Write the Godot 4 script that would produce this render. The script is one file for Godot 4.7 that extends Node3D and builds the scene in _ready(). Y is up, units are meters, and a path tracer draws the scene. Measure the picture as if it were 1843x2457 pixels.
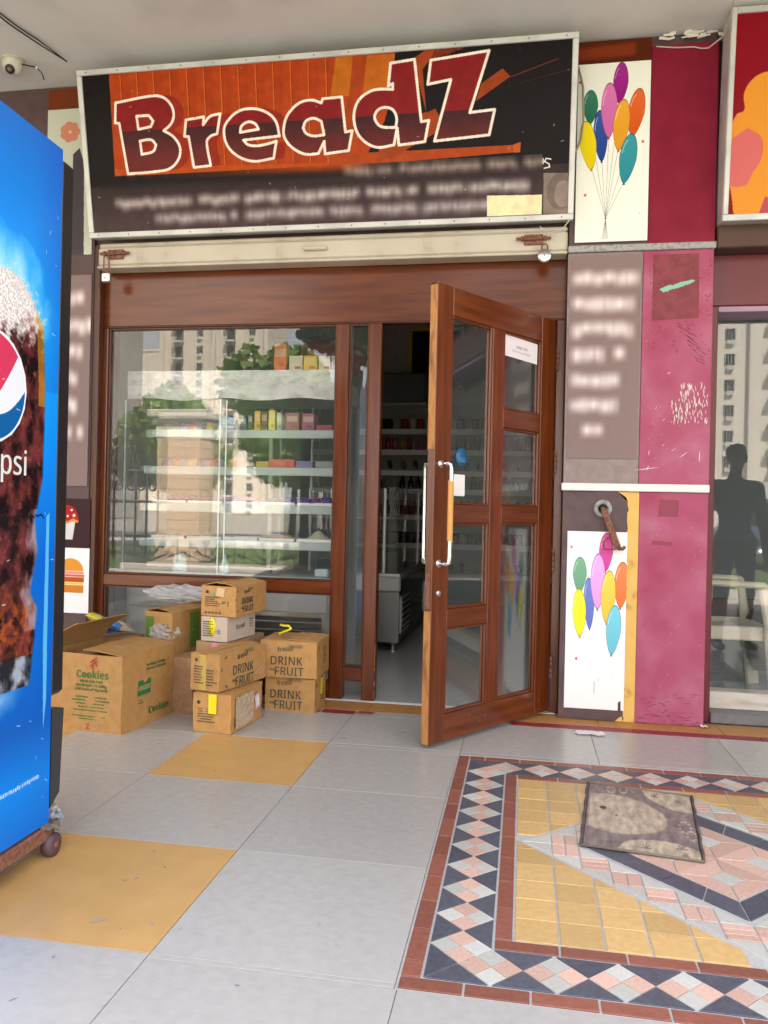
extends Node3D
# A bakery shopfront under an arcade. Units are metres; the shopfront stands in the plane z = 0 and the street lies towards +z.

var M := {}
var used := {}
var meshes := {}
var rng := RandomNumberGenerator.new()
var nz := FastNoiseLite.new()

func _ready():
	rng.seed = 7
	nz.seed = 3
	nz.frequency = 1.0
	# ---- camera, sky, sun, exposure
	var cam := Camera3D.new()
	cam.name = "camera"
	cam.fov = 64.93
	cam.near = 0.05
	cam.far = 600.0
	cam.position = Vector3(0, 1.0657, 4.4272)
	var yaw := deg_to_rad(9.844)
	var pitch := deg_to_rad(-0.051)
	var roll := deg_to_rad(1.2715)
	cam.basis = Basis(Vector3.UP, yaw) * Basis(Vector3.RIGHT, pitch) * Basis(Vector3.BACK, roll)
	add_child(cam)
	cam.current = true
	var sky_mat := ProceduralSkyMaterial.new()
	sky_mat.sky_top_color = Color(0.69, 0.71, 0.75)
	sky_mat.sky_horizon_color = Color(0.94, 0.93, 0.91)
	sky_mat.sky_curve = 0.18
	sky_mat.ground_bottom_color = Color(0.42, 0.4, 0.37)
	sky_mat.ground_horizon_color = Color(0.75, 0.75, 0.74)
	sky_mat.sky_energy_multiplier = 1.0
	var cover := NoiseTexture2D.new()
	cover.width = 1024
	cover.height = 512
	cover.seamless = true
	var cn := FastNoiseLite.new()
	cn.seed = 11
	cn.frequency = 0.006
	cn.fractal_octaves = 5
	cover.noise = cn
	var cr := Gradient.new()
	cr.set_color(0, Color(0, 0, 0))
	cr.set_color(1, Color(0.55, 0.54, 0.52))
	cr.set_offset(0, 0.5)
	cr.set_offset(1, 0.85)
	cover.color_ramp = cr
	sky_mat.sky_cover = cover
	var env := Environment.new()
	env.background_mode = Environment.BG_SKY
	env.sky = Sky.new()
	env.sky.sky_material = sky_mat
	env.background_energy_multiplier = 1.0
	env.tonemap_mode = Environment.TONE_MAPPER_LINEAR
	env.tonemap_exposure = EXPO
	env.sdfgi_enabled = true
	env.ssao_enabled = true
	env.ssil_enabled = true
	var we := WorldEnvironment.new()
	we.name = "world_environment"
	we.environment = env
	add_child(we)
	var sun := DirectionalLight3D.new()
	sun.name = "sun"
	sun.light_energy = 1.6
	sun.light_color = Color(1.0, 0.95, 0.87)
	sun.light_angular_distance = 0.5
	sun.shadow_enabled = true
	add_child(sun)
	sun.look_at_from_position(Vector3.ZERO, Vector3(-0.28, -0.78, 0.56))
	# ---- materials, then the large structure, then things, small details last
	make_materials()
	build_ground()
	build_floor()
	build_mosaic()
	build_arcade()
	build_interior()
	build_street()
	build_pillars()
	build_shopfront()
	build_door()
	build_sign()
	build_neighbour()
	build_shutter()
	build_showcase()
	build_back_shelves()
	build_counter()
	build_fridge()
	build_cartons()
	build_small_things()
	build_person()

const EXPO := 5.7

# ------------------------------------------------------------------ helpers
func numbered(n: String) -> String:
	if not used.has(n):
		used[n] = 0
		return n
	used[n] += 1
	return "%s_%03d" % [n, used[n]]

func thing(called: String, label: String, category: String, at := Vector3.ZERO, turn := 0.0, group := "") -> Node3D:
	var o := Node3D.new()
	o.name = numbered(called)
	o.position = at
	o.rotation.y = turn
	add_child(o)
	tag(o, label, category, group)
	return o

func tag(o: Node, label: String, category: String, group := "") -> void:
	o.set_meta("label", label)
	o.set_meta("category", category)
	if group != "":
		o.set_meta("group", group)

func part(called: String, mesh: Mesh, mat: Material, parent: Node3D, at := Vector3.ZERO, rot := Vector3.ZERO) -> MeshInstance3D:
	var o := MeshInstance3D.new()
	o.name = called
	o.mesh = mesh
	o.material_override = mat
	o.position = at
	o.rotation = rot
	parent.add_child(o, true)
	return o

func single(called: String, mesh: Mesh, mat: Material, label: String, category: String, at := Vector3.ZERO, rot := Vector3.ZERO, group := "") -> MeshInstance3D:
	var o := MeshInstance3D.new()
	o.name = numbered(called)
	o.mesh = mesh
	o.material_override = mat
	o.position = at
	o.rotation = rot
	add_child(o)
	tag(o, label, category, group)
	return o

func struct(called: String, mesh: Mesh, mat: Material, at := Vector3.ZERO) -> MeshInstance3D:
	var o := MeshInstance3D.new()
	o.name = numbered(called)
	o.mesh = mesh
	o.material_override = mat
	o.position = at
	add_child(o)
	o.set_meta("kind", "structure")
	return o

func copy(src: Node3D, called: String, label: String, at: Vector3, turn := 0.0, group := "") -> Node3D:
	var c: Node3D = src.duplicate()
	c.name = numbered(called)
	add_child(c)
	c.position = at
	c.rotation.y = turn
	c.set_meta("label", label)
	if group != "":
		c.set_meta("group", group)
	return c

func begin() -> SurfaceTool:
	var st := SurfaceTool.new()
	st.begin(Mesh.PRIMITIVE_TRIANGLES)
	return st

# one flat convex face, turned so that it looks away from the point "inside"
func face(st: SurfaceTool, p: Array, inside: Vector3, uv: Array = []) -> void:
	var n: Vector3 = (p[1] - p[0]).cross(p[2] - p[0])
	if n.length() < 1e-12:
		return
	n = n.normalized()
	var mid := Vector3.ZERO
	for q in p:
		mid += q
	mid /= p.size()
	var flip: bool = n.dot(mid - inside) < 0.0
	if flip:
		n = -n
	for k in range(1, p.size() - 1):
		var idx := [0, k, k + 1] if flip else [0, k + 1, k]
		for i in idx:
			st.set_normal(n)
			if uv.size() > 0:
				st.set_uv(uv[i])
			st.add_vertex(p[i])

# a box with chamfered edges added to a SurfaceTool
func add_box(st: SurfaceTool, c: Vector3, s: Vector3, b := 0.0, xf := Transform3D()) -> void:
	var h := s * 0.5
	b = min(b, min(h.x, min(h.y, h.z)) * 0.6)
	var o := xf * c
	if b <= 0.0:
		for ax in 3:
			for sg in [-1.0, 1.0]:
				var q := []
				for k in [[-1, -1], [1, -1], [1, 1], [-1, 1]]:
					var v := Vector3.ZERO
					v[ax] = sg * h[ax]
					v[(ax + 1) % 3] = k[0] * h[(ax + 1) % 3]
					v[(ax + 2) % 3] = k[1] * h[(ax + 2) % 3]
					q.append(xf * (c + v))
				face(st, q, o)
		return
	for ax in 3:
		var u := (ax + 1) % 3
		var w := (ax + 2) % 3
		for sg in [-1.0, 1.0]:
			var q := []
			for k in [[-1, -1], [1, -1], [1, 1], [-1, 1]]:
				var v := Vector3.ZERO
				v[ax] = sg * h[ax]
				v[u] = k[0] * (h[u] - b)
				v[w] = k[1] * (h[w] - b)
				q.append(xf * (c + v))
			face(st, q, o)
		for su in [-1.0, 1.0]:
			for sw in [-1.0, 1.0]:
				var q := []
				for e in [-1.0, 1.0]:
					var v1 := Vector3.ZERO
					v1[ax] = e * (h[ax] - b)
					v1[u] = su * h[u]
					v1[w] = sw * (h[w] - b)
					var v2 := Vector3.ZERO
					v2[ax] = e * (h[ax] - b)
					v2[u] = su * (h[u] - b)
					v2[w] = sw * h[w]
					if e < 0:
						q.append(xf * (c + v1))
						q.append(xf * (c + v2))
					else:
						q.append(xf * (c + v2))
						q.append(xf * (c + v1))
				face(st, q, o)
	for sx in [-1.0, 1.0]:
		for sy in [-1.0, 1.0]:
			for sz in [-1.0, 1.0]:
				face(st, [xf * (c + Vector3(sx * h.x, sy * (h.y - b), sz * (h.z - b))), xf * (c + Vector3(sx * (h.x - b), sy * h.y, sz * (h.z - b))), xf * (c + Vector3(sx * (h.x - b), sy * (h.y - b), sz * h.z))], o)

func box(x: float, y: float, z: float, b := 0.003) -> Mesh:
	var key := "b%.4f,%.4f,%.4f,%.4f" % [x, y, z, b]
	if not meshes.has(key):
		var st := begin()
		add_box(st, Vector3.ZERO, Vector3(x, y, z), b)
		meshes[key] = st.commit()
	return meshes[key]

# box given by its two corners: returns [mesh, centre]
func span(a: Vector3, c: Vector3, b := 0.003) -> Array:
	var s := (c - a).abs()
	return [box(s.x, s.y, s.z, b), (a + c) * 0.5]

func pspan(called: String, a: Vector3, c: Vector3, mat: Material, parent: Node3D, b := 0.003) -> MeshInstance3D:
	var r := span(a, c, b)
	return part(called, r[0], mat, parent, r[1])

# a thin board whose front (+z) carries the print
func board(w: float, h: float, t := 0.004) -> Mesh:
	var st := begin()
	var x := w * 0.5
	var y := h * 0.5
	var c := Vector3(0, 0, -t * 0.5)
	var uv := [Vector2(0, 1), Vector2(1, 1), Vector2(1, 0), Vector2(0, 0)]
	face(st, [Vector3(-x, -y, 0), Vector3(x, -y, 0), Vector3(x, y, 0), Vector3(-x, y, 0)], c, uv)
	var e := [Vector2(0.01, 0.99), Vector2(0.01, 0.99), Vector2(0.01, 0.99), Vector2(0.01, 0.99)]
	face(st, [Vector3(-x, -y, -t), Vector3(x, -y, -t), Vector3(x, y, -t), Vector3(-x, y, -t)], c, e)
	for s in [-1.0, 1.0]:
		face(st, [Vector3(s * x, -y, 0), Vector3(s * x, y, 0), Vector3(s * x, y, -t), Vector3(s * x, -y, -t)], c, e)
		face(st, [Vector3(-x, s * y, 0), Vector3(x, s * y, 0), Vector3(x, s * y, -t), Vector3(-x, s * y, -t)], c, e)
	return st.commit()

# a flat piece of any convex outline (x, z), its top at y = 0, edges chamfered
func slab_piece(poly: Array, t: float, b: float) -> Mesh:
	var st := begin()
	var m := Vector2.ZERO
	for p in poly:
		m += p
	m /= poly.size()
	var n := poly.size()
	var top := []
	var rim := []
	var low := []
	for i in n:
		var p: Vector2 = poly[i]
		var e1: Vector2 = (p - poly[(i + n - 1) % n]).normalized()
		var e2: Vector2 = (poly[(i + 1) % n] - p).normalized()
		var inw: Vector2 = (e2 - e1)
		var sn: float = absf(e1.cross(e2))
		var q: Vector2 = p + inw / maxf(sn, 0.3) * b if inw.length() > 1e-6 else p
		top.append(Vector3(q.x, 0, q.y))
		rim.append(Vector3(p.x, -b, p.y))
		low.append(Vector3(p.x, -t, p.y))
	var c := Vector3(m.x, -t * 0.5, m.y)
	face(st, top, c)
	for i in n:
		var j := (i + 1) % n
		face(st, [top[i], top[j], rim[j], rim[i]], c)
		face(st, [rim[i], rim[j], low[j], low[i]], c)
	return st.commit()

# profile: Vector2(radius, height) from bottom to top
func lathe(profile: Array, n := 20) -> Mesh:
	var st := begin()
	st.set_smooth_group(0)
	for i in range(profile.size() - 1):
		var a: Vector2 = profile[i]
		var b: Vector2 = profile[i + 1]
		for k in n:
			var t0 := TAU * k / n
			var t1 := TAU * (k + 1) / n
			var p := [Vector3(a.x * cos(t0), a.y, a.x * sin(t0)), Vector3(a.x * cos(t1), a.y, a.x * sin(t1)), Vector3(b.x * cos(t1), b.y, b.x * sin(t1)), Vector3(b.x * cos(t0), b.y, b.x * sin(t0))]
			if a.x < 1e-6:
				tri(st, p[0], p[2], p[3], false)
			elif b.x < 1e-6:
				tri(st, p[0], p[1], p[2], false)
			else:
				tri(st, p[0], p[1], p[2], false)
				tri(st, p[0], p[2], p[3], false)
	st.generate_normals()
	return st.commit()

func tri(st: SurfaceTool, a: Vector3, b: Vector3, c: Vector3, rev: bool) -> void:
	st.add_vertex(a)
	st.add_vertex(c if rev else b)
	st.add_vertex(b if rev else c)

func cap_lathe(profile: Array, n := 20) -> Mesh:
	var p := profile.duplicate()
	p.push_front(Vector2(0, p[0].y))
	p.push_back(Vector2(0, p[p.size() - 1].y))
	return lathe(p, n)

# a round tube along points
func add_tube(st: SurfaceTool, pts: Array, r: float, n := 8, closed := false) -> void:
	var rings := []
	var up := Vector3.UP
	var cnt := pts.size()
	for i in cnt:
		var d: Vector3
		if closed:
			d = pts[(i + 1) % cnt] - pts[(i + cnt - 1) % cnt]
		else:
			d = pts[min(i + 1, cnt - 1)] - pts[max(i - 1, 0)]
		d = d.normalized()
		if absf(d.dot(up)) > 0.95:
			up = Vector3.RIGHT if absf(d.x) < 0.9 else Vector3.BACK
		var sx := d.cross(up).normalized()
		var sy := sx.cross(d).normalized()
		up = sy
		var ring := []
		for k in n:
			var t := TAU * k / n
			ring.append(pts[i] + (sx * cos(t) + sy * sin(t)) * r)
		rings.append(ring)
	st.set_smooth_group(0)
	for i in range(cnt if closed else cnt - 1):
		var a = rings[i]
		var b = rings[(i + 1) % cnt]
		for k in n:
			var j := (k + 1) % n
			tri(st, a[k], b[j], a[j], false)
			tri(st, a[k], b[k], b[j], false)
	if not closed:
		for k in range(1, n - 1):
			tri(st, rings[0][0], rings[0][k], rings[0][k + 1], false)
			tri(st, rings[cnt - 1][0], rings[cnt - 1][k + 1], rings[cnt - 1][k], false)

func tube(pts: Array, r: float, n := 8, closed := false) -> Mesh:
	var st := begin()
	add_tube(st, pts, r, n, closed)
	st.generate_normals()
	return st.commit()

func curve_pts(ctrl: Array, n: int) -> Array:
	var c := Curve3D.new()
	for i in ctrl.size():
		var tg: Vector3 = (ctrl[min(i + 1, ctrl.size() - 1)] - ctrl[max(i - 1, 0)]) / 6.0
		c.add_point(ctrl[i], -tg, tg)
	var out := []
	for i in n + 1:
		out.append(c.sample_baked(c.get_baked_length() * i / n))
	return out

# lettering: flat glyphs with a little thickness, cap height in metres, centred or from the left
func letters(s: String, cap: float, bold := true, left := false, fontname := "Droid Sans") -> Mesh:
	var f := SystemFont.new()
	f.font_names = PackedStringArray([fontname])
	f.font_weight = 700 if bold else 400
	var m := TextMesh.new()
	m.font = f
	m.text = s
	m.font_size = 48
	m.pixel_size = cap / (0.714 * 48.0)
	m.depth = 0.0012
	m.curve_step = 1.0
	m.horizontal_alignment = HORIZONTAL_ALIGNMENT_LEFT if left else HORIZONTAL_ALIGNMENT_CENTER
	m.vertical_alignment = VERTICAL_ALIGNMENT_CENTER
	return m

# a sheet (grid) deformed by a function of (u, v) -> Vector3
func sheet(nu: int, nv: int, f: Callable, smooth := true, two := false) -> Mesh:
	var st := begin()
	if smooth:
		st.set_smooth_group(0)
	else:
		st.set_smooth_group(-1)
	var g := []
	for j in nv + 1:
		var row := []
		for i in nu + 1:
			row.append(f.call(float(i) / nu, float(j) / nv))
		g.append(row)
	for j in nv:
		for i in nu:
			var a: Vector3 = g[j][i]
			var b: Vector3 = g[j][i + 1]
			var c: Vector3 = g[j + 1][i + 1]
			var d: Vector3 = g[j + 1][i]
			var uv := [Vector2(float(i) / nu, float(j) / nv), Vector2(float(i + 1) / nu, float(j) / nv), Vector2(float(i + 1) / nu, float(j + 1) / nv), Vector2(float(i) / nu, float(j + 1) / nv)]
			for q in [[0, 2, 1], [0, 3, 2]]:
				for k in q:
					st.set_uv(uv[k])
					st.add_vertex([a, b, c, d][k])
	st.generate_normals()
	return st.commit()

# ------------------------------------------------------------------ materials
func lin(r: float, g: float, b: float) -> Color:
	return Color(r, g, b).linear_to_srgb()

func plain(col: Color, rough := 0.7, metal := 0.0, spec := 0.5) -> StandardMaterial3D:
	var m := StandardMaterial3D.new()
	m.albedo_color = col.linear_to_srgb()
	m.roughness = rough
	m.metallic = metal
	m.metallic_specular = spec
	return m

func noise_tex(cols: Array, freq: float, sd := 1, octaves := 4, offs: Array = [], size := 256, as_normal := false, bump := 4.0) -> NoiseTexture2D:
	var t := NoiseTexture2D.new()
	t.width = size
	t.height = size
	t.seamless = true
	t.seamless_blend_skirt = 0.3
	var n := FastNoiseLite.new()
	n.seed = sd
	n.frequency = freq
	n.fractal_octaves = octaves
	n.noise_type = FastNoiseLite.TYPE_SIMPLEX_SMOOTH
	t.noise = n
	if as_normal:
		t.as_normal_map = true
		t.bump_strength = bump
	elif cols.size() > 0:
		var g := Gradient.new()
		var o := PackedFloat32Array()
		var c := PackedColorArray()
		for i in cols.size():
			o.append(offs[i] if offs.size() > i else float(i) / (cols.size() - 1))
			c.append(cols[i].linear_to_srgb())
		g.offsets = o
		g.colors = c
		t.color_ramp = g
	return t

# a surface of mottled colour, mapped in the thing's own axes (or the world's)
func mottled(cols: Array, freq: float, scale: Vector3, rough := 0.7, sd := 1, world := false, bump := 0.0, offs: Array = []) -> StandardMaterial3D:
	var m := StandardMaterial3D.new()
	m.albedo_texture = noise_tex(cols, freq, sd, 5, offs)
	m.roughness = rough
	m.uv1_triplanar = true
	m.uv1_world_triplanar = world
	m.uv1_scale = scale
	if bump > 0.0:
		m.normal_enabled = true
		m.normal_texture = noise_tex([], freq * 1.7, sd + 50, 4, [], 256, true, bump)
		m.normal_scale = 0.6
	return m

func printed(img: Image, rough := 0.45) -> StandardMaterial3D:
	var m := StandardMaterial3D.new()
	m.albedo_texture = ImageTexture.create_from_image(img)
	m.roughness = rough
	m.texture_repeat = false
	m.metallic_specular = 0.22
	return m

func glass(alpha := 0.02, tint := Color(0.8, 0.9, 0.88)) -> StandardMaterial3D:
	var m := StandardMaterial3D.new()
	m.transparency = BaseMaterial3D.TRANSPARENCY_ALPHA
	m.albedo_color = Color(tint.r, tint.g, tint.b, alpha)
	m.roughness = 0.0
	m.metallic_specular = 0.5
	return m

func make_materials() -> void:
	M.tile = []
	for i in 4:
		var k := 0.95 + 0.03 * i
		M.tile.append(mottled([Color(0.425, 0.402, 0.378) * k, Color(0.45, 0.427, 0.402) * k, Color(0.472, 0.449, 0.424) * k], 0.06, Vector3(1.3, 1.3, 1.3), 0.26, 20 + i, true, 0.3, [0.1, 0.5, 0.9]))
	M.tile_yellow = mottled([Color(0.57, 0.325, 0.115), Color(0.64, 0.38, 0.14)], 0.03, Vector3(0.9, 0.9, 0.9), 0.38, 27, true)
	M.grout = mottled([Color(0.42, 0.41, 0.40), Color(0.55, 0.54, 0.53)], 0.08, Vector3(3, 3, 3), 0.9, 30, true)
	M.grout_dark = mottled([Color(0.20, 0.18, 0.16), Color(0.33, 0.31, 0.29)], 0.05, Vector3(2, 2, 2), 0.9, 31, true)
	M.terracotta = []
	M.slate = []
	M.cream_tile = []
	M.pink_tile = []
	M.ochre = []
	for i in 3:
		var k := 0.9 + 0.1 * i
		M.terracotta.append(mottled([Color(0.22, 0.075, 0.05) * k, Color(0.32, 0.12, 0.085) * k], 0.04, Vector3(4, 4, 4), 0.4, 40 + i, true))
		M.slate.append(mottled([Color(0.065, 0.07, 0.095) * k, Color(0.115, 0.12, 0.15) * k], 0.04, Vector3(4, 4, 4), 0.42, 44 + i, true))
		M.cream_tile.append(mottled([Color(0.50, 0.49, 0.45) * k, Color(0.60, 0.585, 0.54) * k], 0.05, Vector3(5, 5, 5), 0.35, 48 + i, true))
		M.pink_tile.append(mottled([Color(0.58, 0.36, 0.28) * k, Color(0.72, 0.50, 0.42) * k], 0.06, Vector3(5, 5, 5), 0.35, 52 + i, true))
		M.ochre.append(mottled([Color(0.56, 0.355, 0.14) * k, Color(0.66, 0.44, 0.19) * k], 0.03, Vector3(4, 4, 4), 0.4, 56 + i, true))
	M.ceiling = mottled([Color(0.57, 0.555, 0.545), Color(0.67, 0.655, 0.645), Color(0.71, 0.695, 0.685)], 0.012, Vector3(0.5, 0.5, 0.5), 0.9, 60, true, 0.0, [0.0, 0.45, 1.0])
	var wc := [Color(0.080, 0.017, 0.004), Color(0.125, 0.028, 0.0068), Color(0.175, 0.044, 0.011)]
	M.wood_v = mottled(wc, 0.02, Vector3(3.5, 0.28, 3.5), 0.3, 62)
	M.wood_h = mottled(wc, 0.02, Vector3(0.28, 3.5, 3.5), 0.3, 63)
	for k in ["wood_v", "wood_h"]:
		M[k].metallic_specular = 0.5
		M[k].roughness = 0.2
	M.wood_dark = mottled([Color(0.05, 0.012, 0.004), Color(0.10, 0.028, 0.008)], 0.02, Vector3(3, 0.3, 3), 0.35, 64)
	M.wood_raw = mottled([Color(0.36, 0.13, 0.03), Color(0.50, 0.22, 0.06), Color(0.20, 0.06, 0.015)], 0.02, Vector3(5, 1.0, 5), 0.5, 65)
	M.glass = glass(0.015)
	M.glass_green = glass(0.06, Color(0.62, 0.85, 0.80))
	M.white = plain(Color(0.72, 0.72, 0.70), 0.4)
	M.white_matt = plain(Color(0.76, 0.75, 0.73), 0.8)
	M.shelf = plain(Color(0.36, 0.425, 0.415), 0.35)
	M.black = plain(Color(0.012, 0.012, 0.013), 0.4)
	M.rubber = plain(Color(0.02, 0.02, 0.022), 0.7)
	M.steel = plain(Color(0.62, 0.62, 0.61), 0.28, 1.0)
	M.alu = mottled([Color(0.45, 0.45, 0.45), Color(0.56, 0.56, 0.55), Color(0.62, 0.61, 0.60)], 0.012, Vector3(1.5, 1.5, 1.5), 0.45, 66)
	M.alu.metallic = 0.35
	M.chrome = plain(Color(0.75, 0.75, 0.74), 0.12, 1.0)
	M.brass = plain(Color(0.60, 0.40, 0.07), 0.4)
	M.cream_metal = mottled([Color(0.36, 0.29, 0.21), Color(0.53, 0.47, 0.385), Color(0.58, 0.52, 0.43)], 0.012, Vector3(1.2, 0.9, 0.9), 0.5, 67, false, 0.0, [0.0, 0.35, 1.0])
	M.rust = mottled([Color(0.10, 0.035, 0.02), Color(0.22, 0.09, 0.055), Color(0.30, 0.16, 0.12)], 0.04, Vector3(5, 5, 5), 0.8, 68)
	M.plum_wall = mottled([Color(0.075, 0.04, 0.042), Color(0.115, 0.066, 0.068)], 0.02, Vector3(1, 1, 1), 0.55, 70, true, 2.0)
	M.magenta = mottled([Color(0.34, 0.055, 0.11), Color(0.40, 0.095, 0.165), Color(0.45, 0.16, 0.24)], 0.014, Vector3(0.8, 0.8, 0.8), 0.42, 71, true, 1.5, [0.0, 0.55, 1.0])
	M.magenta.metallic_specular = 0.25
	M.crimson = mottled([Color(0.20, 0.010, 0.030), Color(0.26, 0.016, 0.042)], 0.02, Vector3(1, 1, 1), 0.4, 72, true)
	M.crimson.metallic_specular = 0.25
	M.maroon = mottled([Color(0.11, 0.008, 0.014), Color(0.15, 0.012, 0.02)], 0.02, Vector3(1, 1, 1), 0.4, 73, true)
	M.yellow_paint = mottled([Color(0.50, 0.27, 0.06), Color(0.72, 0.43, 0.10), Color(0.76, 0.48, 0.14)], 0.02, Vector3(1.5, 1.5, 1.5), 0.6, 74, true, 0.0, [0.0, 0.25, 1.0])
	M.band_grey = mottled([Color(0.13, 0.12, 0.11), Color(0.36, 0.35, 0.34), Color(0.44, 0.43, 0.42)], 0.04, Vector3(3, 3, 3), 0.8, 75, true, 3.0)
	M.chip_white = plain(Color(0.70, 0.66, 0.60), 0.85)
	M.chip_dark = plain(Color(0.16, 0.022, 0.03), 0.7)
	M.orange_strip = mottled([Color(0.42, 0.19, 0.055), Color(0.52, 0.26, 0.085)], 0.03, Vector3(2, 2, 2), 0.45, 76, true)
	M.red_strip = mottled([Color(0.24, 0.02, 0.035), Color(0.32, 0.035, 0.055)], 0.03, Vector3(2, 2, 2), 0.45, 77, true)
	M.granite = mottled([Color(0.42, 0.41, 0.40), Color(0.52, 0.505, 0.49)], 0.06, Vector3(2, 2, 2), 0.22, 78, true)
	M.room = mottled([Color(0.48, 0.42, 0.40), Color(0.56, 0.50, 0.48)], 0.02, Vector3(1, 1, 1), 0.7, 79, true)
	M.room_light = plain(Color(0.7, 0.68, 0.65), 0.8)
	M.wall_out = mottled([Color(0.48, 0.43, 0.36), Color(0.55, 0.50, 0.43)], 0.02, Vector3(0.4, 0.4, 0.4), 0.85, 80, true)
	M.card = []
	for i in 3:
		var k := 0.92 + 0.08 * i
		M.card.append(mottled([Color(0.40, 0.205, 0.062) * k, Color(0.50, 0.275, 0.095) * k], 0.03, Vector3(2.2, 2.2, 2.2), 0.75, 84 + i, false, 0.6))
	M.card_dull = mottled([Color(0.36, 0.20, 0.10), Color(0.46, 0.28, 0.16)], 0.03, Vector3(3, 3, 3), 0.75, 88, false, 1.0)
	M.card_pale = mottled([Color(0.50, 0.40, 0.32), Color(0.57, 0.47, 0.385)], 0.03, Vector3(3, 3, 3), 0.7, 89)
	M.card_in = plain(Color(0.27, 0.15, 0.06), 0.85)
	M.ink = plain(Color(0.055, 0.065, 0.05), 0.7)
	M.ink_green = plain(Color(0.05, 0.16, 0.035), 0.7)
	M.green_label = plain(Color(0.02, 0.17, 0.045), 0.6)
	M.ink_red = plain(Color(0.48, 0.045, 0.03), 0.6)
	M.sticker_yellow = plain(Color(0.80, 0.66, 0.01), 0.5)
	M.sticker_pink = plain(Color(0.80, 0.22, 0.50), 0.5)
	M.sticker_lilac = plain(Color(0.66, 0.42, 0.62), 0.5)
	M.tape = glass(0.25, Color(0.85, 0.72, 0.55))
	M.tape.roughness = 0.2
	M.paper = plain(Color(0.76, 0.75, 0.74), 0.7)
	M.wire_black = plain(Color(0.02, 0.018, 0.016), 0.6)
	M.wire_cream = plain(Color(0.50, 0.46, 0.36), 0.6)
	M.plastic_cream = plain(Color(0.52, 0.47, 0.36), 0.4)
	M.leaf = plain(Color(0.022, 0.045, 0.012), 0.6)
	M.leaf.backlight_enabled = true
	M.leaf.backlight = lin(0.03, 0.05, 0.01)
	M.leaf_light = plain(Color(0.10, 0.17, 0.03), 0.6)
	M.leaf_light.backlight_enabled = true
	M.leaf_light.backlight = lin(0.14, 0.2, 0.04)
	M.bark = mottled([Color(0.07, 0.05, 0.035), Color(0.14, 0.105, 0.075)], 0.05, Vector3(2, 0.7, 2), 0.9, 92)
	M.iron = plain(Color(0.012, 0.012, 0.012), 0.45)
	M.stone = mottled([Color(0.52, 0.38, 0.27), Color(0.62, 0.47, 0.35)], 0.03, Vector3(1, 1, 1), 0.8, 93, true)
	M.cement = plain(Color(0.56, 0.53, 0.49), 0.8)
	M.flat_cream = mottled([Color(0.68, 0.62, 0.53), Color(0.74, 0.69, 0.60)], 0.01, Vector3(0.1, 0.1, 0.1), 0.85, 94, true)
	M.flat_grey = mottled([Color(0.40, 0.38, 0.35), Color(0.50, 0.475, 0.44)], 0.01, Vector3(0.1, 0.1, 0.1), 0.85, 95, true)
	M.dark_pane = plain(Color(0.03, 0.035, 0.04), 0.1)
	M.window_white = plain(Color(0.6, 0.6, 0.58), 0.5)
	M.plastic_bag = glass(0.42, Color(0.82, 0.82, 0.82))
	M.plastic_bag.roughness = 0.22
	M.skin = plain(Color(0.28, 0.145, 0.09), 0.55)
	M.skin.subsurf_scatter_enabled = true
	M.skin.subsurf_scatter_strength = 0.2

# ------------------------------------------------------------------ painting flat print
func canvas(w: int, h: int, c: Color) -> Image:
	var im := Image.create(w, h, false, Image.FORMAT_RGBA8)
	im.fill(c)
	return im

# fill a polygon (several outlines: even-odd), colour by row
func fill_poly(im: Image, outlines: Array, col: Callable) -> void:
	var y0 := 1e9
	var y1 := -1e9
	for o in outlines:
		for p in o:
			y0 = min(y0, p.y)
			y1 = max(y1, p.y)
	for y in range(max(0, int(y0)), min(im.get_height() - 1, int(y1) + 1) + 1):
		var xs := []
		var yy := y + 0.5
		for o in outlines:
			for i in o.size():
				var a: Vector2 = o[i]
				var b: Vector2 = o[(i + 1) % o.size()]
				if (a.y <= yy) != (b.y <= yy):
					xs.append(a.x + (yy - a.y) / (b.y - a.y) * (b.x - a.x))
		xs.sort()
		for k in range(0, xs.size() - 1, 2):
			var xa := int(round(xs[k]))
			var xb := int(round(xs[k + 1]))
			if xb > xa:
				im.fill_rect(Rect2i(xa, y, xb - xa, 1), col.call(y))

func poly(im: Image, pts: Array, c: Color) -> void:
	fill_poly(im, [pts], func(_y): return c)

func dot(im: Image, p: Vector2, r: float, c: Color, ry := -1.0) -> void:
	var pts := []
	if ry < 0:
		ry = r
	for k in 20:
		pts.append(p + Vector2(cos(TAU * k / 20) * r, sin(TAU * k / 20) * ry))
	poly(im, pts, c)

func line(im: Image, a: Vector2, b: Vector2, w: float, c: Color) -> void:
	var d := (b - a).normalized().orthogonal() * w * 0.5
	poly(im, [a + d, b + d, b - d, a - d], c)

func stroke(im: Image, pts: Array, w: float, c: Color, closed := true) -> void:
	for i in range(pts.size() if closed else pts.size() - 1):
		var a: Vector2 = pts[i]
		var b: Vector2 = pts[(i + 1) % pts.size()]
		line(im, a, b, w, c)
		dot(im, a, w * 0.5, c)

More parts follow.
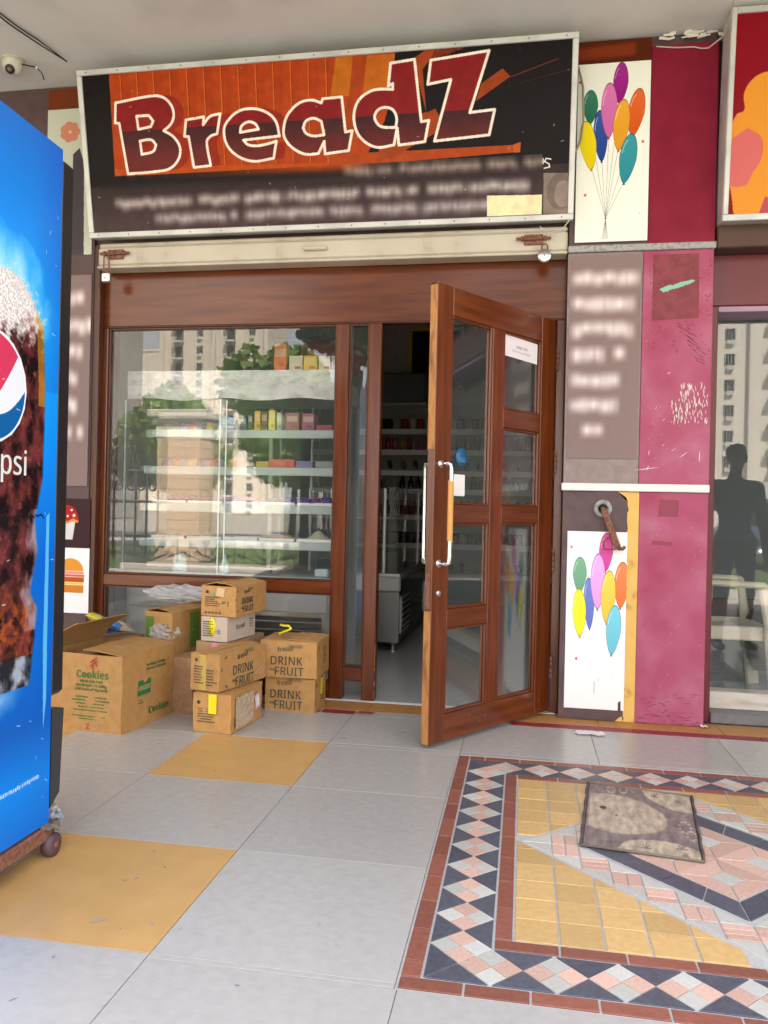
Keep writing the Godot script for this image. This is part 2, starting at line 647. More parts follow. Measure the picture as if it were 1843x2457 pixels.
# round the gentle corners of a traced outline, keep the sharp ones
func smooth_outline(p: Array, limit := 52.0) -> Array:
	var n := p.size()
	var sharp := []
	for i in n:
		var a: Vector2 = p[i] - p[(i + n - 1) % n]
		var b: Vector2 = p[(i + 1) % n] - p[i]
		sharp.append(absf(rad_to_deg(a.angle_to(b))) > limit)
	var out := []
	for i in n:
		var j := (i + 1) % n
		var p1: Vector2 = p[i]
		var p2: Vector2 = p[j]
		var l := (p2 - p1).length() / 3.0
		var t1: Vector2 = (p2 - p1).normalized() if sharp[i] else (p2 - p[(i + n - 1) % n]).normalized()
		var t2: Vector2 = (p2 - p1).normalized() if sharp[j] else (p[(j + 1) % n] - p1).normalized()
		for k in 6:
			var t := k / 6.0
			out.append(p1.bezier_interpolate(p1 + t1 * l, p2 - t2 * l, p2, t))
	return out

func pairs(a: Array, s: float, off := Vector2.ZERO) -> Array:
	var out := []
	for i in range(0, a.size(), 2):
		out.append(Vector2(a[i], a[i + 1]) * s + off)
	return out

# soften a region of the print until the rows of small type in it run together
func smear(im: Image, r: Rect2i, f: int) -> void:
	var sub := im.get_region(r)
	sub.resize(max(2, r.size.x * 2 / f), max(2, r.size.y * 2 / f), Image.INTERPOLATE_LANCZOS)
	var a := sub.duplicate()
	for y in sub.get_height():
		for x in sub.get_width():
			var c := Color(0, 0, 0, 0)
			var n := 0
			for dy in range(-1, 2):
				for dx in range(-1, 2):
					var q := Vector2i(x + dx, y + dy)
					if q.x >= 0 and q.y >= 0 and q.x < sub.get_width() and q.y < sub.get_height():
						c += a.get_pixelv(q)
						n += 1
			sub.set_pixel(x, y, c / n)
	sub.resize(r.size.x, r.size.y, Image.INTERPOLATE_BILINEAR)
	im.blit_rect(sub, Rect2i(Vector2i.ZERO, r.size), r.position)

func dashes(im: Image, x0: float, x1: float, y: float, h: float, c: Color, sd: int, slope := 0.0) -> void:
	var g := RandomNumberGenerator.new()
	g.seed = sd
	var x := x0
	while x < x1:
		var w := g.randf_range(0.35, 0.8) * h
		if g.randf() > 0.14:
			var yy := y + (x - x0) * slope
			im.fill_rect(Rect2i(int(x), int(yy - h * g.randf_range(0.32, 0.5)), int(max(1.0, w * 0.75)), int(h * g.randf_range(0.7, 1.0))), c)
		x += w
	return

# grain, dust and scratches over a finished print
func age(im: Image, amount: float, sd: int, spots := 0) -> void:
	var g := RandomNumberGenerator.new()
	g.seed = sd
	for i in spots:
		var p := Vector2(g.randf() * im.get_width(), g.randf() * im.get_height())
		var c := Color(0.75, 0.72, 0.68) if g.randf() > 0.45 else Color(0.16, 0.13, 0.11)
		var q := p + Vector2.from_angle(g.randf() * TAU) * g.randf_range(1, 9)
		line(im, p, q, g.randf_range(0.8, 2.0), c)
	if amount <= 0.0:
		return
	var n := FastNoiseLite.new()
	n.seed = sd
	n.frequency = 0.02
	n.fractal_octaves = 4
	for y in im.get_height():
		for x in im.get_width():
			var c := im.get_pixel(x, y)
			var k := 1.0 + amount * n.get_noise_2d(x, y)
			im.set_pixel(x, y, Color(c.r * k, c.g * k, c.b * k))

func balloon(im: Image, c: Vector2, rx: float, ry: float, col: Color, lean := 0.0) -> void:
	var out := []
	var inn := []
	for k in 36:
		var t := TAU * k / 36.0
		var q := Vector2(cos(t) * rx, sin(t) * ry)
		if q.y > 0:
			q.x *= 1.0 - 0.28 * q.y / ry
		q = q.rotated(lean)
		out.append(c + q)
		inn.append(c + q * 0.955)
	poly(im, out, col.darkened(0.35))
	var top := col.lightened(0.10)
	fill_poly(im, [inn], func(y): return top.lerp(col.darkened(0.06), clampf((y - c.y + ry) / (2 * ry), 0, 1)))
	var hl := []
	for k in 9:
		var t := PI + 0.25 + 0.9 * k / 8.0
		hl.append(c + Vector2(cos(t) * rx * 0.78, sin(t) * ry * 0.8).rotated(lean))
	stroke(im, hl, max(1.5, rx * 0.07), col.lightened(0.6), false)
	var foot := c + Vector2(0, ry).rotated(lean)
	poly(im, [foot + Vector2(-rx * 0.1, -2), foot + Vector2(rx * 0.1, -2), foot + Vector2(rx * 0.16, rx * 0.18), foot + Vector2(-rx * 0.16, rx * 0.18)], col.darkened(0.3))

func star(im: Image, c: Vector2, r: float, col: Color) -> void:
	var p := []
	for k in 10:
		p.append(c + Vector2.from_angle(TAU * k / 10.0 - PI / 2) * (r if k % 2 == 0 else r * 0.4))
	poly(im, p, col)

# ------------------------------------------------------------------ ground, floor, mosaic
func build_ground() -> void:
	var g := mottled([Color(0.28, 0.26, 0.23), Color(0.38, 0.355, 0.32)], 0.02, Vector3(0.15, 0.15, 0.15), 0.95, 101, true)
	struct("ground", box(500, 0.2, 500, 0), g, Vector3(0, -0.16, 0))
	var lawn := mottled([Color(0.06, 0.11, 0.02), Color(0.11, 0.17, 0.035)], 0.05, Vector3(0.6, 0.6, 0.6), 0.95, 102, true)
	struct("lawn", box(60, 0.06, 8.0, 0), lawn, Vector3(-12, -0.03, 12.3))
	var road := mottled([Color(0.07, 0.07, 0.07), Color(0.11, 0.108, 0.105)], 0.05, Vector3(0.5, 0.5, 0.5), 0.9, 103, true)
	struct("road", box(200, 0.06, 9.0, 0), road, Vector3(0, -0.05, 23.0))
	struct("pavement", box(200, 0.16, 2.2, 0.02), M.cement, Vector3(0, -0.0, 17.4))
	# the paved forecourt beyond the tiles
	struct("forecourt", box(40, 0.06, 3.0, 0), M.cement, Vector3(0, -0.034, 6.75))

func build_floor() -> void:
	var f := struct("floor", box(14.0, 0.08, 5.5, 0), M.grout_dark, Vector3(0, -0.0445, 2.55))
	var x0 := -1.455
	var z0 := 2.6286
	var s := 0.6
	var off := -f.position
	for i in range(-5, 6):
		for j in range(-5, 4):
			var xa := x0 + i * s
			var xb := xa + s
			var zb := z0 - j * s
			var za := zb - s
			if j == 3:
				za = 0.305
			if xa < -4.9 or xb > 4.2:
				continue
			var pieces := [Rect2(xa, za, s, zb - za)]
			# the mosaic panel is let into the tiles
			var hole := Rect2(-0.262, 0.871, 1.758, 1.776)
			if pieces[0].intersects(hole):
				var r: Rect2 = pieces[0]
				pieces = []
				var cx: Array = [r.position.x, clampf(hole.position.x, r.position.x, r.end.x), clampf(hole.end.x, r.position.x, r.end.x), r.end.x]
				var cz: Array = [r.position.y, clampf(hole.position.y, r.position.y, r.end.y), clampf(hole.end.y, r.position.y, r.end.y), r.end.y]
				if cz[1] - cz[0] > 0.01:
					pieces.append(Rect2(cx[0], cz[0], s, cz[1] - cz[0]))
				if cz[3] - cz[2] > 0.01:
					pieces.append(Rect2(cx[0], cz[2], s, cz[3] - cz[2]))
				if cx[1] - cx[0] > 0.01:
					pieces.append(Rect2(cx[0], cz[1], cx[1] - cx[0], cz[2] - cz[1]))
				if cx[3] - cx[2] > 0.01:
					pieces.append(Rect2(cx[2], cz[1], cx[3] - cx[2], cz[2] - cz[1]))
			var yellow: bool = posmod(i, 2) == 0 and posmod(j, 2) == 0 and i < 2
			for r in pieces:
				var m: Material = M.tile_yellow if yellow else M.tile[(i * 7 + j * 5 + 40) % 4]
				var o := part("floor_tile", box(r.size.x - 0.0022, 0.012, r.size.y - 0.0022, 0.0007), m, f)
				o.position = off + Vector3(r.get_center().x, -0.006 + rng.randf_range(-0.0002, 0.0002), r.get_center().y)
	# dirt, scuffs and small stains trodden into the tiles
	for q in 2:
		var sd := begin()
		for k in 170:
			var z := rng.randf_range(0.4, 4.2)
			var c := Vector3(rng.randf_range(-2.4, 1.4), 0.0008 + rng.randf() * 0.0003, z)
			if c.x > -0.3 and z > 0.85 and z < 2.7:
				continue
			var r := rng.randf_range(0.0012, 0.0035) if rng.randf() < 0.92 else rng.randf_range(0.005, 0.009)
			var a := rng.randf() * TAU
			var p := []
			var st := rng.randf_range(1.0, 3.5)
			for e in 6:
				var t := TAU * e / 6.0
				var v := Vector2(cos(t) * st, sin(t)).rotated(a) * r * rng.randf_range(0.6, 1.2)
				p.append(c + Vector3(v.x, 0, v.y))
			face(sd, p, c - Vector3(0, 1, 0))
		part("dirt_mark", sd.commit(), plain([Color(0.22, 0.205, 0.19), Color(0.36, 0.335, 0.31)][q], 0.9), f, off + Vector3(0, 0.0002 * q, 0))
	# strips along the shopfront
	for k in 9:
		var xa := -2.6 + k * 0.6
		if xa > 2.4:
			break
		part("border_strip", box(0.597, 0.012, 0.198, 0.001), M.orange_strip, f, off + Vector3(xa + 0.3, -0.006, 0.122))
	var xr := -1.03
	part("border_strip", box(0.17, 0.012, 0.076, 0.001), M.red_strip, f, off + Vector3(-0.945, -0.006, 0.263))
	part("border_strip", box(0.08, 0.012, 0.03, 0.001), M.red_strip, f, off + Vector3(-0.80, -0.006, 0.24))
	part("border_strip", box(0.70, 0.012, 0.076, 0.001), M.tile[0], f, off + Vector3(-0.4, -0.0065, 0.263))
	for k in 5:
		part("border_strip", box(0.597, 0.012, 0.076, 0.001), M.red_strip, f, off + Vector3(0.26 + k * 0.6, -0.006, 0.263))
	# threshold
	part("threshold_strip", box(1.3, 0.012, 0.028, 0.002), M.white_matt, f, off + Vector3(-0.46, -0.004, 0.004))

func piece(called: String, pts: Array, mats: Array, parent: Node3D, gap := 0.0022) -> void:
	var m := Vector2.ZERO
	for p in pts:
		m += p
	m /= pts.size()
	# shrink each outline towards the joint
	var n := pts.size()
	var q := []
	for i in n:
		var p: Vector2 = pts[i]
		var e1: Vector2 = (p - pts[(i + n - 1) % n]).normalized()
		var e2: Vector2 = (pts[(i + 1) % n] - p).normalized()
		var sn: float = maxf(absf(e1.cross(e2)), 0.25)
		q.append(p + (e2 - e1) / sn * gap - m)
	var o := part(called, slab_piece(q, 0.008, 0.0008), mats[rng.randi() % mats.size()], parent)
	o.position = Vector3(m.x, rng.randf_range(-0.0006, 0.0003), m.y)
	o.rotation = Vector3(rng.randf_range(-0.003, 0.003), 0, rng.randf_range(-0.003, 0.003))

func build_mosaic() -> void:
	var root := Node3D.new()
	root.name = "floor_mosaic"
	add_child(root)
	root.set_meta("kind", "structure")
	var c := Vector2(0.617, 1.759)
	root.position = Vector3(c.x, 0.0, c.y)
	part("grout_bed", box(1.756, 0.02, 1.774, 0), M.grout, root, Vector3(0, -0.0135, 0))
	var H := Vector2(0.875, 0.884)
	# four sides, each seen in its own axes: a runs along, b from the rim inwards
	for side in 4:
		var place := func(a: float, b: float) -> Vector2:
			# a in -1..1 times half length, b = inset in metres
			match side:
				0: return Vector2(-H.x + b, a * H.y)
				1: return Vector2(a * H.x, H.y - b)
				2: return Vector2(H.x - b, -a * H.y)
				_: return Vector2(-a * H.x, -H.y + b)
		var half: float = H.y if side % 2 == 0 else H.x
		# outer bricks: 11 and a half per side
		var n := 11
		var ins := 0.05
		for k in n + 1:
			var a0: float = -1.0 + (2.0 - ins / half) * k / (n + 0.45)
			var a1: float = min(-1.0 + (2.0 - ins / half) * (k + 1) / (n + 0.45), 1.0 - ins / half)
			if a1 - a0 < 0.01:
				continue
			piece("terracotta_tile", [place.call(a0, 0.0), place.call(a1, 0.0), place.call(a1, ins), place.call(a0, ins)], M.terracotta, root, 0.003)
		# inner bricks
		var i0 := 0.208
		var i1 := 0.256
		var e0: float = 1.0 - i0 / half
		var e1: float = 1.0 - i1 / half
		for k in 8:
			var a0: float = -e0 + (e0 + e1) * k / 8.0
			var a1: float = -e0 + (e0 + e1) * (k + 1) / 8.0
			piece("terracotta_tile", [place.call(a0, i0), place.call(a1, i0), place.call(a1, i1), place.call(a0, i1)], M.terracotta, root, 0.003)
		# diamonds between the two rings
		var b0 := 0.052
		var b1 := 0.206
		var bm := (b0 + b1) * 0.5
		var lim: float = (half - b1) / half
		var nd := 9
		var w: float = lim * 2.0 / nd
		for k in nd + 1:
			var am: float = -lim + w * k
			var a0 := am - w * 0.5
			var a1 := am + w * 0.5
			var pt := func(u: float, v: float) -> Vector2:
				return place.call(lerpf(a0, a1, 0.5 + (u - v) * 0.5), lerpf(b0, b1, (u + v) * 0.5))
			for u in 2:
				for v in 2:
					piece("cream_tile" if (u + v) % 2 == 0 else "pink_tile", [pt.call(u * 0.5, v * 0.5), pt.call(u * 0.5 + 0.5, v * 0.5), pt.call(u * 0.5 + 0.5, v * 0.5 + 0.5), pt.call(u * 0.5, v * 0.5 + 0.5)], M.cream_tile if (u + v) % 2 == 0 else M.pink_tile, root, 0.0013)
			if k < nd:
				piece("slate_tile", [place.call(am, b0), place.call(am + w, b0), place.call(a1, bm)], M.slate, root)
				piece("slate_tile", [place.call(a1, bm), place.call(am + w, b1), place.call(am, b1)], M.slate, root)
		# two dark triangles fill each outer corner
		var rim: float = 1.0 - b0 / half
		piece("slate_tile", [place.call(lim, b0), place.call(rim, b0), place.call((lim + rim) * 0.5, bm)], M.slate, root)
		piece("slate_tile", [place.call(-lim, b0), place.call(-rim, b0), place.call(-(lim + rim) * 0.5, bm)], M.slate, root)
	# ochre field around the great diamond
	var f := H - Vector2(0.258, 0.258)
	var R := 0.607
	var nf := 11
	for i in nf:
		for j in nf:
			var r := Rect2(-f.x + 2 * f.x * i / nf, -f.y + 2 * f.y * j / nf, 2 * f.x / nf, 2 * f.y / nf)
			var p: Array = cut_outside([r.position, Vector2(r.end.x, r.position.y), r.end, Vector2(r.position.x, r.end.y)], R, Vector2(-1 if r.get_center().x < 0 else 1, -1 if r.get_center().y < 0 else 1))
			if p.size() >= 3:
				piece("ochre_tile", p, M.ochre, root, 0.003)
	for q in 4:
		var sx := 1.0 if q % 2 == 0 else -1.0
		var sy := 1.0 if q < 2 else -1.0
		# staircase of pink squares with cream triangles, between R and R2
		var R2 := 0.40
		var a := (R - R2) * 0.5
		var mid := (R + R2) * 0.5
		var n := 6
		for k in n:
			var x0 := mid * k / n + 0.0
			var cx := mid * (k + 0.5) / n
			var cy := mid - cx
			var s := mid / n
			var e := Vector2(s, s) * 0.5
			var sq := [Vector2(cx - e.x, cy - e.y), Vector2(cx + e.x, cy - e.y), Vector2(cx + e.x, cy + e.y), Vector2(cx - e.x, cy + e.y)]
			var m0: Vector2
			if k % 2 == 0:
				for h in 3:
					var y0 := lerpf(cy - e.y, cy + e.y, h / 3.0)
					quad_piece("pink_tile", [Vector2(cx - e.x, y0), Vector2(cx + e.x, y0), Vector2(cx + e.x, y0 + e.y * 0.6667), Vector2(cx - e.x, y0 + e.y * 0.6667)], sx, sy, M.pink_tile, root)
			else:
				for h in 2:
					var xx := lerpf(cx - e.x, cx + e.x, h * 0.5)
					quad_piece("pink_tile", [Vector2(xx, cy - e.y), Vector2(xx + e.x, cy - e.y), Vector2(xx + e.x, cy + e.y), Vector2(xx, cy + e.y)], sx, sy, M.pink_tile, root)
			if k < n - 1:
				# outer and inner cream triangles in the steps
				quad_piece("cream_tile", [Vector2(cx + e.x, cy - e.y), Vector2(cx + 3 * e.x, cy - e.y), Vector2(cx + e.x, cy + e.y)], sx, sy, M.cream_tile, root)
				quad_piece("cream_tile", [Vector2(cx + e.x, cy - e.y), Vector2(cx + e.x, cy - 3 * e.y), Vector2(cx - e.x, cy - e.y)], sx, sy, M.cream_tile, root)
		quad_piece("cream_tile", [Vector2(0, mid), Vector2(mid / n, mid), Vector2(0, R - 0.004)], sx, sy, M.cream_tile, root)
		quad_piece("cream_tile", [Vector2(mid, 0), Vector2(R - 0.004, 0), Vector2(mid, mid / n)], sx, sy, M.cream_tile, root)
		# slate band
		var R3 := 0.285
		var ns := 4
		for k in ns:
			var t0 := float(k) / ns
			var t1 := float(k + 1) / ns
			quad_piece("slate_tile", [Vector2(R2 - 0.004, 0).lerp(Vector2(0, R2 - 0.004), t0), Vector2(R2 - 0.004, 0).lerp(Vector2(0, R2 - 0.004), t1), Vector2(R3, 0).lerp(Vector2(0, R3), t1), Vector2(R3, 0).lerp(Vector2(0, R3), t0)], sx, sy, M.slate, root)
	# star of pink pieces round four cream diamonds
	var hh := 0.138
	for cc in [Vector2(hh, 0), Vector2(-hh, 0), Vector2(0, hh), Vector2(0, -hh)]:
		var w := 0.05
		for k in 4:
			var d0 := Vector2.from_angle(k * PI / 2)
			var d1 := Vector2.from_angle((k + 1) * PI / 2)
			piece("pink_tile", [cc + d0 * hh, cc + (d0 + d1) * hh * 0.5, cc + d1 * hh, cc + d1 * w, cc + d0 * w], M.pink_tile, root, 0.002)
		piece("cream_tile", [cc + Vector2(w, 0), cc + Vector2(0, w), cc + Vector2(-w, 0), cc + Vector2(0, -w)], M.cream_tile, root, 0.002)

func quad_piece(called: String, pts: Array, sx: float, sy: float, mats: Array, root: Node3D) -> void:
	var q := []
	for p in pts:
		q.append(Vector2(p.x * sx, p.y * sy))
	# keep one turning sense
	var area := 0.0
	for i in q.size():
		area += q[i].cross(q[(i + 1) % q.size()])
	if area < 0:
		q.reverse()
	piece(called, q, mats, root, 0.002)

# the part of a rectangle that lies outside |x| + |y| = R
func cut_outside(p: Array, R: float, s: Vector2) -> Array:
	var out := []
	for i in p.size():
		var a: Vector2 = p[i]
		var b: Vector2 = p[(i + 1) % p.size()]
		var da := a.x * s.x + a.y * s.y - R
		var db := b.x * s.x + b.y * s.y - R
		if da >= 0:
			out.append(a)
		if (da >= 0) != (db >= 0):
			out.append(a.lerp(b, da / (da - db)))
	if out.size() >= 3:
		var area := 0.0
		for i in out.size():
			area += out[i].cross(out[(i + 1) % out.size()])
		if absf(area) < 0.0008:
			return []
	return out

# ------------------------------------------------------------------ the arcade, the rooms behind it, the street in front
func build_arcade() -> void:
	# ceiling of the arcade walk
	var c := struct("ceiling", box(16.0, 0.2, 2.9, 0.01), M.ceiling, Vector3(-0.5, 3.655, 1.3))
	part("beam", box(16.0, 0.25, 0.2, 0.02), M.ceiling, c, Vector3(0, -0.05, 1.35))
	var b := thing("shop_building", "pale rendered building over the arcade with the shopfronts below", "building")
	pspan("upper_wall", Vector3(-9, 3.76, 2.3), Vector3(9, 4.6, 2.75), M.wall_out, b, 0.02)
	pspan("roof", Vector3(-9, 4.4, -8), Vector3(9, 4.6, 2.29), M.cement, b, 0.02)
	pspan("upper_floor", Vector3(-9, 3.56, -8), Vector3(9, 3.75, -0.16), M.cement, b, 0.0)
	pspan("side_wall", Vector3(-9, 0, -8), Vector3(-8.8, 4.39, 2.29), M.wall_out, b, 0.0)
	pspan("side_wall", Vector3(8.8, 0, -8), Vector3(9, 4.39, 2.29), M.wall_out, b, 0.0)
	pspan("rear_wall", Vector3(-8.79, 0, -8.2), Vector3(8.79, 4.39, -8.0), M.wall_out, b, 0.0)
	# wall over the shop, behind the signs, and the shop walls next door
	pspan("front_wall", Vector3(-8.79, 2.60, -0.15), Vector3(8.79, 3.555, 0.0), M.plum_wall, b, 0.0)
	pspan("front_wall", Vector3(-8.79, 0, -0.15), Vector3(-3.25, 2.595, -0.002), M.plum_wall, b, 0.0)
	pspan("front_wall", Vector3(4.0, 0, -0.15), Vector3(8.79, 2.595, -0.002), M.plum_wall, b, 0.0)
	# arcade piers at the outer edge, outside the picture
	for x in [-5.4, 3.6]:
		pspan("pier", Vector3(x, 0, 2.25), Vector3(x + 0.45, 3.555, 2.7), M.stone, b, 0.02)

func build_interior() -> void:
	struct("shop_floor", box(3.2, 0.05, 5.7, 0), M.granite, Vector3(-1.15, -0.024, -2.87))
	var r := thing("shop_room", "dark plum walls and ceiling of the shop behind the glass", "room")
	pspan("left_wall", Vector3(-2.85, 0.003, -5.75), Vector3(-2.72, 3.55, -0.16), M.room, r, 0)
	pspan("right_wall", Vector3(0.36, 0.003, -5.75), Vector3(0.5, 3.55, -0.31), M.room, r, 0)
	pspan("back_wall", Vector3(-2.715, 0.003, -5.75), Vector3(0.355, 3.55, -5.6), M.room, r, 0)
	pspan("room_ceiling", Vector3(-2.715, 3.40, -5.595), Vector3(0.355, 3.53, -0.16), M.room_light, r, 0)
	# sloping soffit of a stair over the right side of the room
	var st := begin()
	add_box(st, Vector3.ZERO, Vector3(1.5, 0.12, 2.2), 0, Transform3D(Basis(Vector3(0, 0, 1), 0.5), Vector3(-0.1, 2.95, -4.3)))
	part("stair_soffit", st.commit(), plain(Color(0.05, 0.02, 0.025), 0.7), r)
	# the room next door
	struct("shop_floor", box(3.6, 0.05, 3.6, 0), plain(Color(0.20, 0.25, 0.27), 0.25), Vector3(2.5, 0.02, -2.0))
	var q := thing("neighbour_room", "pale blue grey room seen through the glass of the shop next door", "room")
	var wm := plain(Color(0.22, 0.23, 0.25), 0.8)
	pspan("left_wall", Vector3(0.62, 0.05, -3.8), Vector3(0.7, 3.5, -0.31), wm, q, 0)
	pspan("right_wall", Vector3(4.2, 0.05, -3.8), Vector3(4.3, 3.5, -0.31), wm, q, 0)
	pspan("back_wall", Vector3(0.705, 0.05, -3.9), Vector3(4.195, 3.5, -3.81), wm, q, 0)
	pspan("room_ceiling", Vector3(0.705, 3.2, -3.8), Vector3(4.195, 3.3, -0.31), wm, q, 0)
	pspan("skirting", Vector3(0.71, 0.05, -3.80), Vector3(4.19, 0.3, -3.77), M.wood_dark, q, 0.004)

func scroll(c: Vector3, r: float, turns: float, dir: float, a0: float, up: Vector3 = Vector3.UP) -> Array:
	var out := []
	for k in 18:
		var t := k / 17.0
		var a := a0 + dir * t * turns * TAU
		var rr := r * (1.0 - 0.8 * t)
		out.append(c + Vector3(cos(a) * rr, sin(a) * rr, 0))
	return out

func build_street() -> void:
	# stone gate pillar, iron gate and low iron railing: seen as reflections in the shop window
	var p := thing("gate_pillar", "pale stone gate pillar with a moulded cap, mirrored in the window", "pillar", Vector3(-6.54, 0, 10.35))
	for k in 12:
		part("stone_course", box(0.88, 0.196, 0.68, 0.008), M.stone, p, Vector3(0, 0.10 + k * 0.2, 0))
	part("frieze", box(0.92, 0.26, 0.72, 0.01), M.flat_cream, p, Vector3(0, 2.53, 0))
	part("cap", box(1.04, 0.1, 0.84, 0.02), M.cement, p, Vector3(0, 2.71, 0))
	part("cap", box(1.2, 0.16, 1.0, 0.03), M.cement, p, Vector3(0, 2.84, 0))
	var p2: Node3D = copy(p, "gate_pillar", "second pale stone gate pillar on the far side of the iron gate", Vector3(-11.2, 0, 10.35))
	var gt := thing("iron_gate", "black wrought iron gate with scrolls between the stone pillars", "gate", Vector3(-7.0, 0, 10.2))
	for k in 2:
		var st := begin()
		var x0 := -1.9 if k == 0 else -3.8
		var x1 := 0.0 if k == 0 else -1.95
		for y in [0.15, 1.15, 1.75]:
			add_tube(st, [Vector3(x0, y, 0), Vector3(x1, y, 0)], 0.032, 6)
		for i in 9:
			var x: float = lerpf(x0 + 0.03, x1 - 0.03, i / 8.0)
			add_tube(st, [Vector3(x, 0.08, 0), Vector3(x, 1.8 + 0.25 * sin(PI * i / 8.0), 0)], 0.022, 6)
			if i < 8:
				var cx: float = lerpf(x0 + 0.03, x1 - 0.03, (i + 0.5) / 8.0)
				add_tube(st, scroll(Vector3(cx, 1.45, 0), 0.11, 1.4, 1.0 if i % 2 == 0 else -1.0, PI / 2), 0.021, 5)
				add_tube(st, scroll(Vector3(cx, 1.95 + 0.2 * sin(PI * i / 8.0), 0), 0.10, 1.4, -1.0 if i % 2 == 0 else 1.0, -PI / 2), 0.021, 5)
		st.generate_normals()
		part("gate_leaf", st.commit(), M.iron, gt)
	var rl := thing("iron_railing", "low black wrought iron railing with fan scrolls before the lawn", "railing", Vector3(-3.2, 0, 8.2))
	var kb := part("kerb", box(7.0, 0.1, 0.16, 0.01), M.cement, rl, Vector3(0, 0.05, 0))
	for k in 7:
		var st := begin()
		var x := -3.0 + k
		add_tube(st, [Vector3(x - 0.5, 0.12, 0), Vector3(x + 0.5, 0.12, 0)], 0.014, 6)
		add_tube(st, [Vector3(x - 0.5, 0.56, 0), Vector3(x + 0.5, 0.56, 0)], 0.022, 6)
		add_tube(st, [Vector3(x - 0.5, 0.08, 0), Vector3(x - 0.5, 0.62, 0)], 0.016, 6)
		for e in 5:
			var a := PI * (0.14 + 0.18 * e)
			var pts := []
			for t in 8:
				var tt := t / 7.0
				pts.append(Vector3(x + cos(a) * 0.42 * tt, 0.12 + sin(a) * 0.38 * pow(tt, 0.7), 0))
			add_tube(st, pts, 0.02, 5)
			add_tube(st, scroll(Vector3(x + cos(a) * 0.40, 0.12 + sin(a) * 0.36, 0), 0.06, 1.2, 1.0 if e > 2 else -1.0, a), 0.018, 5)
		st.generate_normals()
		part("railing_panel", st.commit(), M.iron, rl)
	# compound wall
	var w := thing("compound_wall", "grey rendered boundary wall beyond the lawn", "wall")
	pspan("wall_face", Vector3(-40, 0, 16.2), Vector3(-12, 1.5, 16.45), M.flat_grey, w, 0.02)
	pspan("coping", Vector3(-40.1, 1.505, 16.15), Vector3(-11.9, 1.6, 16.5), M.cement, w, 0.02)
	apartment_block("apartment_block", "cream apartment block with balconies mirrored in the window", Vector3(-52.3, 0, 125), 19.3, 13, 2.9, M.flat_cream, 0)
	apartment_block("apartment_block", "plain grey apartment tower with small windows at the edge of the reflection", Vector3(-39.2, 0, 52), 11.4, 11, 2.9, M.flat_grey, 1)
	apartment_block("apartment_block", "lower cream block far behind the gap between the towers", Vector3(-79.0, 0, 160), 26.0, 12, 2.9, M.flat_cream, 1)
	apartment_block("apartment_block", "pale apartment block across the road on the right", Vector3(25.0, 0, 92), 34.0, 10, 2.9, plain(Color(0.78, 0.75, 0.70), 0.85), 0)
	# trees
	var spots := [[-9.0, 15.0, 3.9, 1.5, "small bright tree behind the gate pillar"], [-7.2, 19.5, 5.8, 2.0, "leafy tree over the stone pillar in the reflection"], [-6.3, 25.0, 11.5, 2.3, "tall dark tree right of the apartment block in the reflection"], [-4.0, 28.0, 12.5, 3.0, "tallest dark tree across the road"], [0.4, 28.0, 11.0, 3.2, "broad dark tree behind the parked car"], [13.5, 29.0, 8.5, 3.0, "rounded tree on the right across the road"]]
	for i in spots.size():
		var s = spots[i]
		tree(Vector3(s[0], 0, s[1]), s[2], s[3], s[4], 31 + i, i < 2)
	build_car()
	var sg := thing("notice_board", "white roadside notice board on two posts near the parked car", "notice board", Vector3(6.6, 0, 16.5), PI)
	for s in [-1, 1]:
		part("post", box(0.06, 1.5, 0.06, 0.005), M.iron, sg, Vector3(s * 0.6, 0.75, 0))
	part("board", box(1.6, 0.9, 0.04, 0.005), M.white, sg, Vector3(0, 1.55, 0.06))

